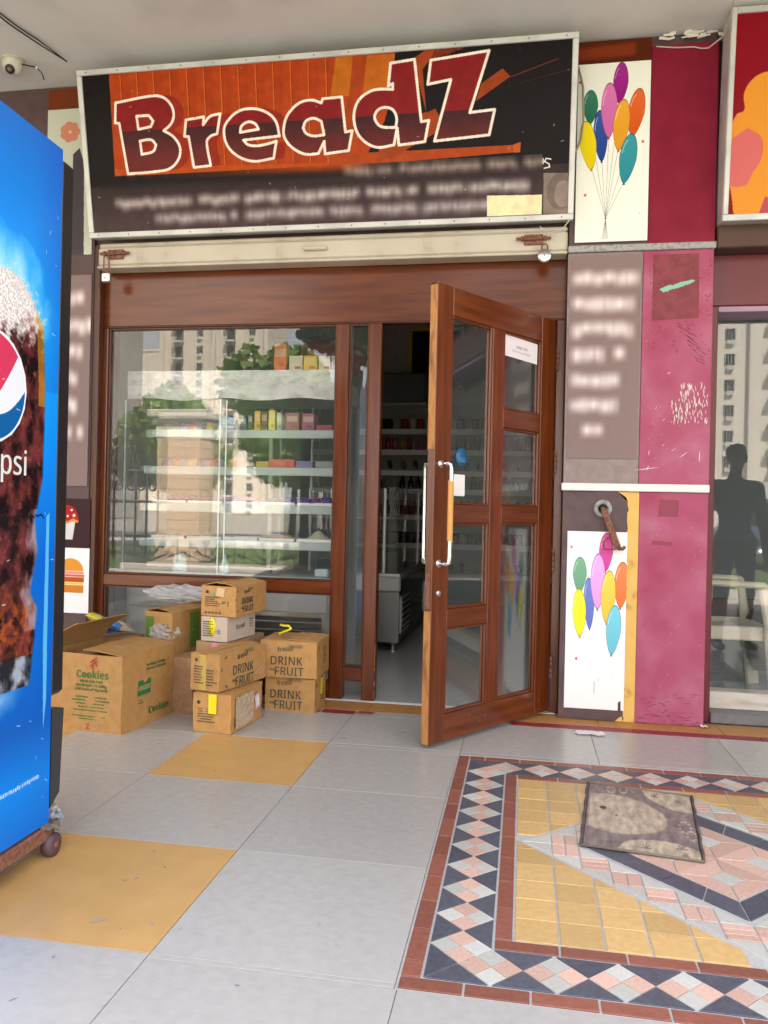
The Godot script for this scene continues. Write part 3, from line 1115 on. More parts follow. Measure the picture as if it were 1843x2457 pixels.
func apartment_block(called: String, label: String, at: Vector3, w: float, floors: int, fh: float, wall: Material, kind: int) -> void:
	var b := thing(called, label, "building", at)
	var dpt := 10.0
	part("wall", box(w, floors * fh, dpt, 0.05), wall, b, Vector3(0, floors * fh * 0.5, dpt * 0.5))
	part("roof_parapet", box(w + 0.3, 0.5, dpt + 0.3, 0.05), wall, b, Vector3(0, floors * fh + 0.25, dpt * 0.5))
	# vertical piers on the front (towards -z)
	var n := int(w / 7.5)
	for k in n + 1:
		part("pier", box(0.7, floors * fh - 0.02, 0.7, 0.04), wall, b, Vector3(lerpf(-w * 0.5 + 0.36, w * 0.5 - 0.36, float(k) / max(1, n)), floors * fh * 0.5, -0.3))
	for f in floors:
		var y := f * fh
		if kind == 0:
			for k in n:
				var x0: float = lerpf(-w * 0.5 + 0.36, w * 0.5 - 0.36, (k + 0.32) / n)
				var bw := 1.8
				part("balcony_slab", box(bw, 0.35, 1.2, 0.03), M.cement, b, Vector3(x0, y + 0.1, -0.6))
				var st := begin()
				for e in 2:
					add_box(st, Vector3(0, 0.35 + e * 0.55, -1.15), Vector3(bw, 0.05, 0.05))
				for e in 10:
					add_box(st, Vector3(lerpf(-bw * 0.5 + 0.05, bw * 0.5 - 0.05, e / 9.0), 0.6, -1.15), Vector3(0.03, 0.6, 0.03))
				part("balcony_railing", st.commit(), M.iron, b, Vector3(x0, y + 0.1, 0))
				var d := part("window", box(1.4, 2.0, 0.1, 0), M.dark_pane, b, Vector3(x0, y + 1.3, -0.03))
				for e in 3:
					part("window_bar", box(0.07, 2.0, 0.06, 0), M.window_white, d, Vector3(-0.5 + e * 0.5, 0, -0.06))
				var x1: float = lerpf(-w * 0.5 + 0.36, w * 0.5 - 0.36, (k + 0.72) / n)
				var d2 := part("window", box(1.1, 1.25, 0.1, 0), M.dark_pane, b, Vector3(x1, y + 1.75, -0.03))
				for e in 4:
					part("window_bar", box(0.06, 1.25, 0.06, 0), M.window_white, d2, Vector3(-0.48 + e * 0.32, 0, -0.06))
				part("air_conditioner", box(0.8, 0.5, 0.35, 0.03), M.window_white, b, Vector3(x1, y + 0.8, -0.2))
		else:
			for k in 3:
				part("window", box(0.6, 0.9, 0.1, 0), M.dark_pane, b, Vector3(lerpf(-w * 0.5, w * 0.5, (k + 0.8) / 3.2), y + 1.7, -0.03))

func tree(at: Vector3, h: float, r: float, label: String, sd: int, light: bool) -> void:
	var g := RandomNumberGenerator.new()
	g.seed = sd
	var t := thing("leafy_tree", label, "tree", at)
	var st := begin()
	var top := Vector3(g.randf_range(-0.3, 0.3), h * 0.55, g.randf_range(-0.3, 0.3))
	for seg in 6:
		var a := top * (seg / 6.0)
		var b := top * ((seg + 1) / 6.0)
		add_tube(st, [a, b], lerpf(0.05 * r, 0.02 * r, seg / 6.0) + 0.02, 8)
	var blobs := []
	for k in 9:
		var a := g.randf() * TAU
		var e := Vector3(cos(a) * r * g.randf_range(0.25, 0.7), h * g.randf_range(0.42, 0.92), sin(a) * r * g.randf_range(0.25, 0.7))
		blobs.append([e, r * g.randf_range(0.32, 0.55)])
		add_tube(st, [top * g.randf_range(0.5, 0.95), e], 0.02 * r, 6)
	blobs.append([Vector3(0, h * 0.88, 0), r * 0.5])
	st.generate_normals()
	part("trunk", st.commit(), M.bark, t)
	var lm := QuadMesh.new()
	lm.size = Vector2(0.24, 0.16)
	var mm := MultiMesh.new()
	mm.transform_format = MultiMesh.TRANSFORM_3D
	mm.mesh = lm
	mm.instance_count = 3600
	for i in mm.instance_count:
		var b = blobs[g.randi() % blobs.size()]
		var d := Vector3(g.randfn(), g.randfn() * 0.8, g.randfn()).normalized() * pow(g.randf(), 0.35)
		var bas := Basis.from_euler(Vector3(g.randf_range(-1, 1), g.randf() * TAU, g.randf_range(-0.6, 0.6))).scaled(Vector3.ONE * g.randf_range(0.7, 1.5) * (0.6 + r * 0.22))
		mm.set_instance_transform(i, Transform3D(bas, b[0] + d * b[1]))
	var o := MultiMeshInstance3D.new()
	o.name = "crown"
	o.multimesh = mm
	o.material_override = M.leaf_light if light else M.leaf
	o.set_meta("kind", "stuff")
	t.add_child(o)

func build_car() -> void:
	var c := thing("parked_car", "slate blue hatchback parked at the kerb, mirrored in the glass next door", "car", Vector3(6.2, 0, 14.2), 0.0)
	# outline of the side, extruded across: body and glasshouse
	var body := [Vector2(-1.95, 0.32), Vector2(1.95, 0.32), Vector2(2.0, 0.55), Vector2(1.85, 0.78), Vector2(1.0, 0.92), Vector2(-1.75, 0.95), Vector2(-1.98, 0.7)]
	var paint := plain(Color(0.07, 0.11, 0.19), 0.25)
	part("body", loft(body, 0.80, 0.72), paint, c)
	part("cabin", loft([Vector2(0.95, 0.92), Vector2(0.25, 1.42), Vector2(-1.2, 1.45), Vector2(-1.75, 0.94)], 0.66, 0.74), M.dark_pane, c)
	part("roof", loft([Vector2(0.28, 1.40), Vector2(0.15, 1.47), Vector2(-1.15, 1.5), Vector2(-1.25, 1.43)], 0.66, 0.66), paint, c)
	for s in [-1, 1]:
		part("pillar_post", box(0.07, 0.55, 0.03, 0.0), paint, c, Vector3(-0.45, 1.18, s * 0.715), Vector3(s * -0.14, 0, 0))
		for x in [-1.25, 1.25]:
			var w := part("wheel", lathe([Vector2(0.0, -0.09), Vector2(0.29, -0.09), Vector2(0.31, 0.0), Vector2(0.29, 0.09), Vector2(0, 0.09)], 20), M.rubber, c, Vector3(x, 0.31, s * 0.74), Vector3(PI / 2, 0, 0))
			part("rim", lathe([Vector2(0, -0.1), Vector2(0.19, -0.1), Vector2(0.19, 0.1), Vector2(0, 0.1)], 16), M.steel, w)
		part("headlight", box(0.1, 0.14, 0.3, 0.03), M.white, c, Vector3(1.93, 0.68, s * 0.55))

func loft(outline: Array, half_low: float, half_high: float) -> Mesh:
	var st := begin()
	var y0 := 1e9
	var y1 := -1e9
	for p in outline:
		y0 = min(y0, p.y)
		y1 = max(y1, p.y)
	var L := []
	var R := []
	var c := Vector3.ZERO
	for p in outline:
		var hw: float = lerpf(half_low, half_high, (p.y - y0) / max(0.01, y1 - y0))
		L.append(Vector3(p.x, p.y, -hw))
		R.append(Vector3(p.x, p.y, hw))
		c += Vector3(p.x, p.y, 0)
	c /= outline.size()
	face(st, L, c)
	face(st, R, c)
	for i in outline.size():
		var j := (i + 1) % outline.size()
		face(st, [L[i], L[j], R[j], R[i]], c)
	return st.commit()

# ------------------------------------------------------------------ pillars on both sides of the shopfront
func balloons_image(faded: bool) -> Image:
	var w := 384
	var h := 900
	var im := canvas(w, h, Color(0.93, 0.93, 0.90) if not faded else Color(0.95, 0.945, 0.935))
	var lists: Array
	if not faded:
		lists = [[0.59, 0.115, 0.105, 0.115, Color(0.60, 0.09, 0.52), 0.05], [0.18, 0.24, 0.105, 0.095, Color(0.16, 0.44, 0.34), 0.0], [0.81, 0.285, 0.115, 0.135, Color(0.86, 0.35, 0.11), 0.15], [0.33, 0.405, 0.10, 0.145, Color(0.15, 0.27, 0.60), -0.06], [0.44, 0.265, 0.115, 0.155, Color(0.84, 0.42, 0.70), 0.0], [0.16, 0.455, 0.115, 0.14, Color(0.93, 0.83, 0.05), -0.15], [0.61, 0.35, 0.115, 0.145, Color(0.91, 0.62, 0.15), 0.10], [0.71, 0.54, 0.12, 0.14, Color(0.17, 0.56, 0.62), 0.15]]
		var knot := Vector2(0.42 * w, 0.87 * h)
		for l in lists:
			line(im, Vector2((l[0] - l[5] * 0.4) * w, (l[1] + l[3]) * h), knot, 1.8, Color(0.5, 0.5, 0.5))
		for k in 5:
			line(im, knot, Vector2((0.38 + 0.02 * k) * w, 0.985 * h), 1.8, Color(0.4, 0.4, 0.4))
		dot(im, knot, 5, Color(0.3, 0.3, 0.32))
		star(im, Vector2(0.03, 0.1) * Vector2(w, h), 11, Color(0.75, 0.16, 0.14))
		star(im, Vector2(0.91, 0.45) * Vector2(w, h), 11, Color(0.75, 0.16, 0.14))
		star(im, Vector2(0.13, 0.735) * Vector2(w, h), 11, Color(0.75, 0.16, 0.14))
	else:
		lists = [[0.65, 0.115, 0.115, 0.11, Color(0.86, 0.30, 0.62), 0.04], [0.22, 0.245, 0.115, 0.10, Color(0.46, 0.68, 0.54), 0.0], [0.92, 0.295, 0.125, 0.13, Color(0.95, 0.50, 0.28), 0.05], [0.385, 0.405, 0.09, 0.145, Color(0.42, 0.49, 0.80), -0.05], [0.525, 0.28, 0.125, 0.158, Color(0.97, 0.66, 0.93), 0.0], [0.225, 0.46, 0.115, 0.135, Color(0.98, 0.97, 0.20), -0.05], [0.70, 0.365, 0.125, 0.15, Color(0.99, 0.81, 0.30), 0.05], [0.80, 0.55, 0.125, 0.14, Color(0.45, 0.80, 0.88), 0.08]]
		line(im, Vector2(0.5 * w, 0.845 * h), Vector2(0.5 * w, 0.91 * h), 4, Color(0.6, 0.6, 0.62))
		star(im, Vector2(0.07, 0.09) * Vector2(w, h), 11, Color(0.86, 0.25, 0.25))
		star(im, Vector2(0.19, 0.72) * Vector2(w, h), 12, Color(0.86, 0.25, 0.3))
		poly(im, [Vector2(0.9 * w, h), Vector2(0.9 * w, 0.955 * h), Vector2(0.945 * w, 0.945 * h), Vector2(0.95 * w, h)], Color(0.35, 0.26, 0.25))
	for l in lists:
		balloon(im, Vector2(l[0] * w, l[1] * h), l[2] * w, l[3] * h, l[4], l[5])
	age(im, 0.0, 5 if faded else 4, 26)
	return im

func menu_image(sd: int) -> Image:
	var im := canvas(256, 800, Color(0.53, 0.45, 0.44))
	for k in 7:
		dashes(im, 16, [225, 240, 220, 170, 180, 226, 120][k], 92 + k * 100, 56, Color(0.95, 0.90, 0.90), sd + k)
	smear(im, Rect2i(0, 0, 256, 800), 22)
	return im

func build_pillars() -> void:
	var p := thing("painted_pillar", "magenta and brown painted pillar between the two shopfronts", "pillar")
	pspan("core", Vector3(0.203, 0.0, -0.3), Vector3(0.923, 3.553, 0.094), M.plum_wall, p, 0.004)
	pspan("brown_face", Vector3(0.200, 0.001, 0.0945), Vector3(0.529, 1.196, 0.101), M.plum_wall, p, 0.003)
	# torn edge of the brown sheet against the yellow strip
	var edge := [Vector2(0, 0)]
	for k in 26:
		edge.append(Vector2(0.008 + rng.randf_range(-0.004, 0.004) + (0.02 if k > 22 else 0.0) * (k - 22) * -0.35, k / 25.0 * 1.19))
	edge.append(Vector2(0, 1.19))
	pspan("yellow_strip", Vector3(0.5295, 0.001, 0.094), Vector3(0.588, 1.196, 0.0985), M.yellow_paint, p, 0.001)
	var st := begin()
	for k in 9:
		var y := 0.02 + k * 0.135 + rng.randf_range(-0.03, 0.03)
		var hh := rng.randf_range(0.02, 0.07)
		face(st, [Vector3(0.522, y, 0.1016), Vector3(0.533 + rng.randf() * 0.004, y + hh * 0.4, 0.1016), Vector3(0.529, y + hh, 0.1016), Vector3(0.521, y + hh * 0.8, 0.1016)], Vector3(0.525, y, 0.09))
	part("torn_edge", st.commit(), M.plum_wall, p)
	st = begin()
	face(st, [Vector3(0.478, 1.194, 0.1022), Vector3(0.531, 1.194, 0.1022), Vector3(0.531, 1.14, 0.1022), Vector3(0.522, 1.165, 0.1022), Vector3(0.505, 1.178, 0.1022)], Vector3(0.51, 1.19, 0.09))
	face(st, [Vector3(0.49, 0.003, 0.1022), Vector3(0.527, 0.003, 0.1022), Vector3(0.525, 0.03, 0.1022), Vector3(0.51, 0.022, 0.1022)], Vector3(0.51, 0.0, 0.09))
	part("peeled_patch", st.commit(), M.yellow_paint, p)
	pspan("magenta_face", Vector3(0.5885, 0.001, 0.0945), Vector3(0.926, 1.196, 0.1015), M.magenta, p, 0.003)
	pspan("magenta_face", Vector3(0.582, 1.237, 0.0945), Vector3(0.927, 2.441, 0.1015), M.magenta, p, 0.003)
	pspan("crimson_face", Vector3(0.6005, 2.477, 0.0945), Vector3(0.930, 3.50, 0.1015), M.crimson, p, 0.003)
	pspan("brown_edge", Vector3(0.2005, 1.237, 0.0945), Vector3(0.58, 2.441, 0.1), mottled([Color(0.20, 0.14, 0.13), Color(0.27, 0.20, 0.19)], 0.03, Vector3(2, 2, 2), 0.35, 110, true), p, 0.002)
	pspan("white_band", Vector3(0.192, 1.1965, 0.08), Vector3(0.928, 1.2365, 0.118), M.white, p, 0.003)
	pspan("grey_band", Vector3(0.2, 2.442, 0.08), Vector3(0.935, 2.476, 0.116), M.band_grey, p, 0.003)
	# marks of wear: old sticker shadow, scraped paint, tape
	var mk := begin()
	face(mk, [Vector3(0.63, 2.08, 0.1022), Vector3(0.86, 2.09, 0.1022), Vector3(0.855, 2.42, 0.1022), Vector3(0.63, 2.42, 0.1022)], Vector3(0.7, 2.2, 0.09))
	part("old_sticker_mark", mk.commit(), mottled([Color(0.17, 0.026, 0.036), Color(0.22, 0.038, 0.05), Color(0.27, 0.045, 0.07)], 0.02, Vector3(2, 2, 2), 0.7, 111, true, 2.0), p)
	mk = begin()
	for k in 110:
		var x := 0.735 + rng.randf() * 0.175
		var y := 1.555 + rng.randf() * 0.19
		if x < 0.78 and y > 1.68:
			continue
		scratch(mk, Vector2(x, y), rng.randf_range(0.012, 0.045), PI / 2 + rng.randf_range(-0.25, 0.25), rng.randf_range(0.003, 0.008), 0.1026)
	for s in [[0.62, 1.315, 0.13, 0.12, 0.005], [0.625, 1.32, 0.03, 1.0, 0.007], [0.80, 1.39, 0.055, 0.6, 0.005], [0.878, 1.38, 0.065, 1.5, 0.006], [0.70, 1.44, 0.02, 0.7, 0.003], [0.75, 1.415, 0.03, 0.6, 0.003], [0.63, 1.40, 0.035, 1.4, 0.004], [0.72, 1.81, 0.02, 0.4, 0.006], [0.66, 1.63, 0.025, 1.2, 0.003], [0.70, 1.57, 0.02, 0.9, 0.004]]:
		scratch(mk, Vector2(s[0], s[1]), s[2], s[3], s[4], 0.1026)
	for k in 60:
		scratch(mk, Vector2(rng.randf_range(0.6, 0.91), rng.randf_range(0.1, 2.4)), rng.randf_range(0.003, 0.010), rng.randf() * PI, rng.randf_range(0.001, 0.0028), 0.1024)
	part("scraped_paint", mk.commit(), M.chip_white, p)
	mk = begin()
	for k in 90:
		scratch(mk, Vector2(rng.randf_range(0.6, 0.92), rng.randf_range(1.9, 2.43)), rng.randf_range(0.006, 0.03), rng.randf() * PI, rng.randf_range(0.002, 0.007), 0.1024)
	for k in 26:
		var t := k / 25.0
		scratch(mk, Vector2(0.78 + 0.11 * t + rng.randf_range(-0.03, 0.03), 2.06 - 0.2 * t), rng.randf_range(0.02, 0.05), -0.7, 0.006, 0.1024)
	part("scraped_paint", mk.commit(), M.chip_dark, p)
	mk = begin()
	for k in 90:
		var gy := 0.004 + 0.16 * pow(rng.randf(), 2.2)
		scratch(mk, Vector2(rng.randf_range(0.6, 0.915), gy), rng.randf_range(0.01, 0.05), rng.randf_range(-0.3, 0.3), rng.randf_range(0.002, 0.008), 0.1023)
	part("foot_grime", mk.commit(), plain(Color(0.22, 0.05, 0.075), 0.8), p)
	mk = begin()
	for k in 12:
		scratch(mk, Vector2(0.69 + 0.012 * k, 2.245 + 0.003 * k), 0.055 - 0.002 * k, 0.3 + rng.randf_range(-0.5, 0.5), 0.042 - 0.002 * k, 0.1029)
	part("paper_remnant", mk.commit(), plain(Color(0.25, 0.52, 0.42), 0.8), p)
	mk = begin()
	face(mk, [Vector3(0.655, 0.925, 0.1022), Vector3(0.755, 0.92, 0.1022), Vector3(0.757, 0.94, 0.1022), Vector3(0.655, 0.947, 0.1022)], Vector3(0.7, 0.93, 0.09))
	face(mk, [Vector3(0.68, 1.07, 0.1022), Vector3(0.78, 1.07, 0.1022), Vector3(0.785, 1.155, 0.1022), Vector3(0.69, 1.16, 0.1022)], Vector3(0.7, 1.1, 0.09))
	part("tape_mark", mk.commit(), plain(Color(0.25, 0.035, 0.065), 0.6), p)
	# iron tube stub with a crank bracket
	var br := thing("crank_bracket", "rusty iron crank handle hanging from a ring on the brown pillar", "crank", Vector3(0.405, 1.105, 0.102))
	part("ring", lathe([Vector2(0.02, 0.0), Vector2(0.045, 0.0), Vector2(0.047, 0.012), Vector2(0.034, 0.02), Vector2(0.024, 0.012), Vector2(0.02, 0.0)], 20), M.band_grey, br, Vector3.ZERO, Vector3(PI / 2, 0, 0))
	part("socket", cap_lathe([Vector2(0.022, 0.0), Vector2(0.022, 0.02)], 14), M.black, br, Vector3.ZERO, Vector3(PI / 2, 0, 0))
	var arm := part("arm", box(0.034, 0.22, 0.016, 0.004), M.rust, br, Vector3(0.04, -0.105, 0.035), Vector3(0.06, 0, 0.36))
	part("rod", tube([Vector3(0.0, 0, 0), Vector3(0.0, -0.005, 0.03), Vector3(0.012, -0.03, 0.04)], 0.012, 8), M.rust, br)
	part("handle_knob", tube([Vector3(0.075, -0.205, 0.045), Vector3(0.10, -0.205, 0.05), Vector3(0.108, -0.195, 0.06)], 0.009, 8), M.rust, br)
	part("hook_wire", tube(curve_pts([Vector3(0.03, -0.15, 0.02), Vector3(0.005, -0.17, 0.03), Vector3(0.01, -0.21, 0.03), Vector3(0.06, -0.21, 0.03)], 10), 0.004, 6), M.rust, br)
	# posters
	single("balloon_poster", board(0.365, 0.93), printed(balloons_image(false)), "white balloon poster high on the pillar beside the shop sign", "poster", Vector3(0.4145, 2.959, 0.1085))
	single("balloon_poster", board(0.303, 0.925), printed(balloons_image(true)), "faded balloon poster low on the pillar under the crank handle", "poster", Vector3(0.381, 0.522, 0.106))
	var tp := canvas(128, 48, Color(0.33, 0.14, 0.06))
	fill_poly(tp, [[Vector2(0, 14), Vector2(100, 8), Vector2(100, 36), Vector2(0, 40)]], func(_y): return Color(0.50, 0.20, 0.09))
	smear(tp, Rect2i(0, 0, 128, 48), 6)
	single("brown_poster", board(0.365, 0.115), printed(tp), "narrow brown and orange print above the upper balloon poster", "poster", Vector3(0.4145, 3.484, 0.108))
	single("menu_board", board(0.355, 1.06), printed(menu_image(3), 0.3), "brown menu sheet with seven rows of pale lettering on the pillar", "menu board", Vector3(0.392, 1.895, 0.106))
	# pillar on the far left, half hidden by the refrigerator
	var q := thing("brown_pillar", "dark brown pillar half hidden behind the blue refrigerator", "pillar")
	pspan("core", Vector3(-3.24, 0.0, -0.3), Vector3(-2.535, 3.553, 0.034), M.plum_wall, q, 0.004)
	pspan("edge_batten", Vector3(-2.533, 0.0, -0.1), Vector3(-2.512, 2.6, 0.03), M.wood_dark, q, 0.003)
	var lp := canvas(160, 480, Color(0.78, 0.79, 0.73))
	for k in 7:
		dot(lp, Vector2(78, 76) + Vector2.from_angle(k * 0.9) * 20, 15, Color(0.80, 0.52, 0.42))
	poly(lp, [Vector2(90, 480), Vector2(90, 150), Vector2(112, 130), Vector2(128, 180), Vector2(134, 480)], Color(0.30, 0.27, 0.30))
	single("flower_poster", board(0.30, 0.87), printed(lp), "pale poster with a pink flower high behind the refrigerator", "poster", Vector3(-2.70, 2.98, 0.042))
	var tp2 := canvas(128, 64, Color(0.45, 0.22, 0.12))
	single("brown_poster", board(0.30, 0.12), printed(tp2), "small brown print above the flower poster by the ceiling", "poster", Vector3(-2.70, 3.478, 0.041))
	single("menu_board", board(0.30, 1.25), printed(menu_image(23), 0.3), "brown menu sheet in the gap behind the blue refrigerator", "menu board", Vector3(-2.695, 1.80, 0.042))
	var cc := canvas(256, 256, Color(0.25, 0.16, 0.17))
	poly(cc, [Vector2(82, 120), Vector2(172, 120), Vector2(158, 214), Vector2(98, 214)], Color(0.85, 0.84, 0.84))
	for k in 6:
		line(cc, Vector2(92 + k * 14, 122), Vector2(103 + k * 10, 212), 2, Color(0.72, 0.7, 0.72))
	var dome := []
	for k in 21:
		var t := PI * k / 20.0
		dome.append(Vector2(127 - cos(t) * 64, 118 - sin(t) * 84))
	poly(cc, dome, Color(0.66, 0.15, 0.14))
	stroke(cc, [Vector2(66, 122), Vector2(96, 112), Vector2(127, 126), Vector2(160, 110), Vector2(188, 122)], 12, Color(0.86, 0.55, 0.30), false)
	for s in [[110, 62, 7], [150, 60, 6], [128, 92, 6], [90, 92, 6]]:
		dot(cc, Vector2(s[0], s[1]), s[2], Color(0.93, 0.9, 0.88))
	star(cc, Vector2(164, 88), 13, Color(0.95, 0.92, 0.9))
	single("cupcake_poster", board(0.29, 0.29), printed(cc), "brown poster with a red capped cupcake beside the refrigerator", "poster", Vector3(-2.665, 0.955, 0.043))
	var bg := canvas(256, 340, Color(0.93, 0.93, 0.93))
	var bun := []
	for k in 21:
		var t := PI * k / 20.0
		bun.append(Vector2(150 - cos(t) * 74, 120 - sin(t) * 66))
	poly(bg, bun, Color(0.87, 0.58, 0.22))
	bg.fill_rect(Rect2i(76, 122, 150, 14), Color(0.88, 0.55, 0.52))
	bg.fill_rect(Rect2i(72, 138, 158, 12), Color(0.80, 0.42, 0.33))
	bg.fill_rect(Rect2i(74, 152, 154, 26), Color(0.72, 0.33, 0.12))
	bg.fill_rect(Rect2i(80, 180, 144, 12), Color(0.93, 0.75, 0.25))
	bg.fill_rect(Rect2i(78, 194, 148, 40), Color(0.80, 0.50, 0.20))
	single("burger_poster", board(0.29, 0.385), printed(bg), "white poster with a burger below the cupcake poster", "poster", Vector3(-2.665, 0.615, 0.043))

func scratch(st: SurfaceTool, c: Vector2, l: float, a: float, w: float, z: float) -> void:
	z += rng.randf() * 0.0009
	var d := Vector2.from_angle(a) * l * 0.5
	var n := d.normalized().orthogonal() * w * 0.5
	var k := rng.randf_range(0.3, 0.9)
	face(st, [Vector3(c.x - d.x, c.y - d.y, z), Vector3(c.x - d.x * 0.3 + n.x, c.y - d.y * 0.3 + n.y, z), Vector3(c.x + d.x, c.y + d.y, z), Vector3(c.x + d.x * 0.4 - n.x * k, c.y + d.y * 0.4 - n.y * k, z)], Vector3(c.x, c.y, z - 1.0))

# ------------------------------------------------------------------ the wooden shopfront and its open door
func build_shopfront() -> void:
	var s := thing("wooden_shopfront", "brown varnished wood shopfront with a large display window and glazed door", "shopfront")
	M.front = s
	var zf := 0.0
	var zb := -0.075
	pspan("lintel", Vector3(-2.51, 2.128, zb), Vector3(0.202, 2.47, zf - 0.012), M.wood_h, s, 0.003)
	pspan("lintel_bead", Vector3(-2.51, 2.118, zb), Vector3(0.202, 2.1275, zf - 0.006), M.wood_dark, s, 0.003)
	pspan("post", Vector3(-2.51, 0, zb), Vector3(-2.455, 2.1175, zf), M.wood_v, s, 0.004)
	pspan("post", Vector3(-1.062, 0, zb), Vector3(-0.988, 2.1175, zf), M.wood_v, s, 0.004)
	pspan("post", Vector3(-0.876, 0, zb), Vector3(-0.802, 2.1175, zf), M.wood_v, s, 0.004)
	pspan("post", Vector3(0.155, 0, zb), Vector3(0.202, 2.1175, zf), M.wood_v, s, 0.004)
	pspan("rail", Vector3(-2.4545, 0.592, zb), Vector3(-1.0625, 0.66, zf - 0.002), M.wood_h, s, 0.004)
	pspan("rail", Vector3(-2.4545, 0.0, zb), Vector3(-1.0625, 0.09, zf - 0.004), M.wood_h, s, 0.004)
	pspan("rail", Vector3(-0.9875, 0.108, zb), Vector3(-0.8765, 0.183, zf - 0.003), M.wood_h, s, 0.004)
	# dark glazing beads round the panes
	for r in [[-2.4545, 0.6605, -1.0625, 2.1175], [-2.4545, 0.0905, -1.0625, 0.5915], [-0.9875, 0.1835, -0.8765, 2.1175]]:
		var t := 0.010
		pspan("glazing_bead", Vector3(r[0], r[1], -0.055), Vector3(r[0] + t, r[3], -0.014), M.wood_dark, s, 0.002)
		pspan("glazing_bead", Vector3(r[2] - t, r[1], -0.055), Vector3(r[2], r[3], -0.014), M.wood_dark, s, 0.002)
		pspan("glazing_bead", Vector3(r[0] + t, r[1], -0.055), Vector3(r[2] - t, r[1] + t, -0.014), M.wood_dark, s, 0.002)
		pspan("glazing_bead", Vector3(r[0] + t, r[3] - t, -0.055), Vector3(r[2] - t, r[3], -0.014), M.wood_dark, s, 0.002)
	pspan("window_pane", Vector3(-2.450, 0.665, -0.038), Vector3(-1.067, 2.113, -0.032), M.glass, s, 0)
	pspan("window_pane", Vector3(-2.450, 0.095, -0.038), Vector3(-1.067, 0.587, -0.032), M.glass, s, 0)
	pspan("window_pane", Vector3(-0.983, 0.188, -0.038), Vector3(-0.881, 2.113, -0.032), M.glass, s, 0)
	# knots and chipped edges by the floor
	var st := begin()
	for k in 14:
		var y := rng.randf() * 0.35
		add_box(st, Vector3(-0.803, y, -0.001), Vector3(0.004, rng.randf_range(0.01, 0.05), 0.004), 0.001)
	part("chipped_edge", st.commit(), M.wood_raw, s)

func door_local() -> Transform3D:
	return Transform3D(Basis(Vector3.UP, deg_to_rad(55.7)), Vector3(0.153, 0.0, 0.03))

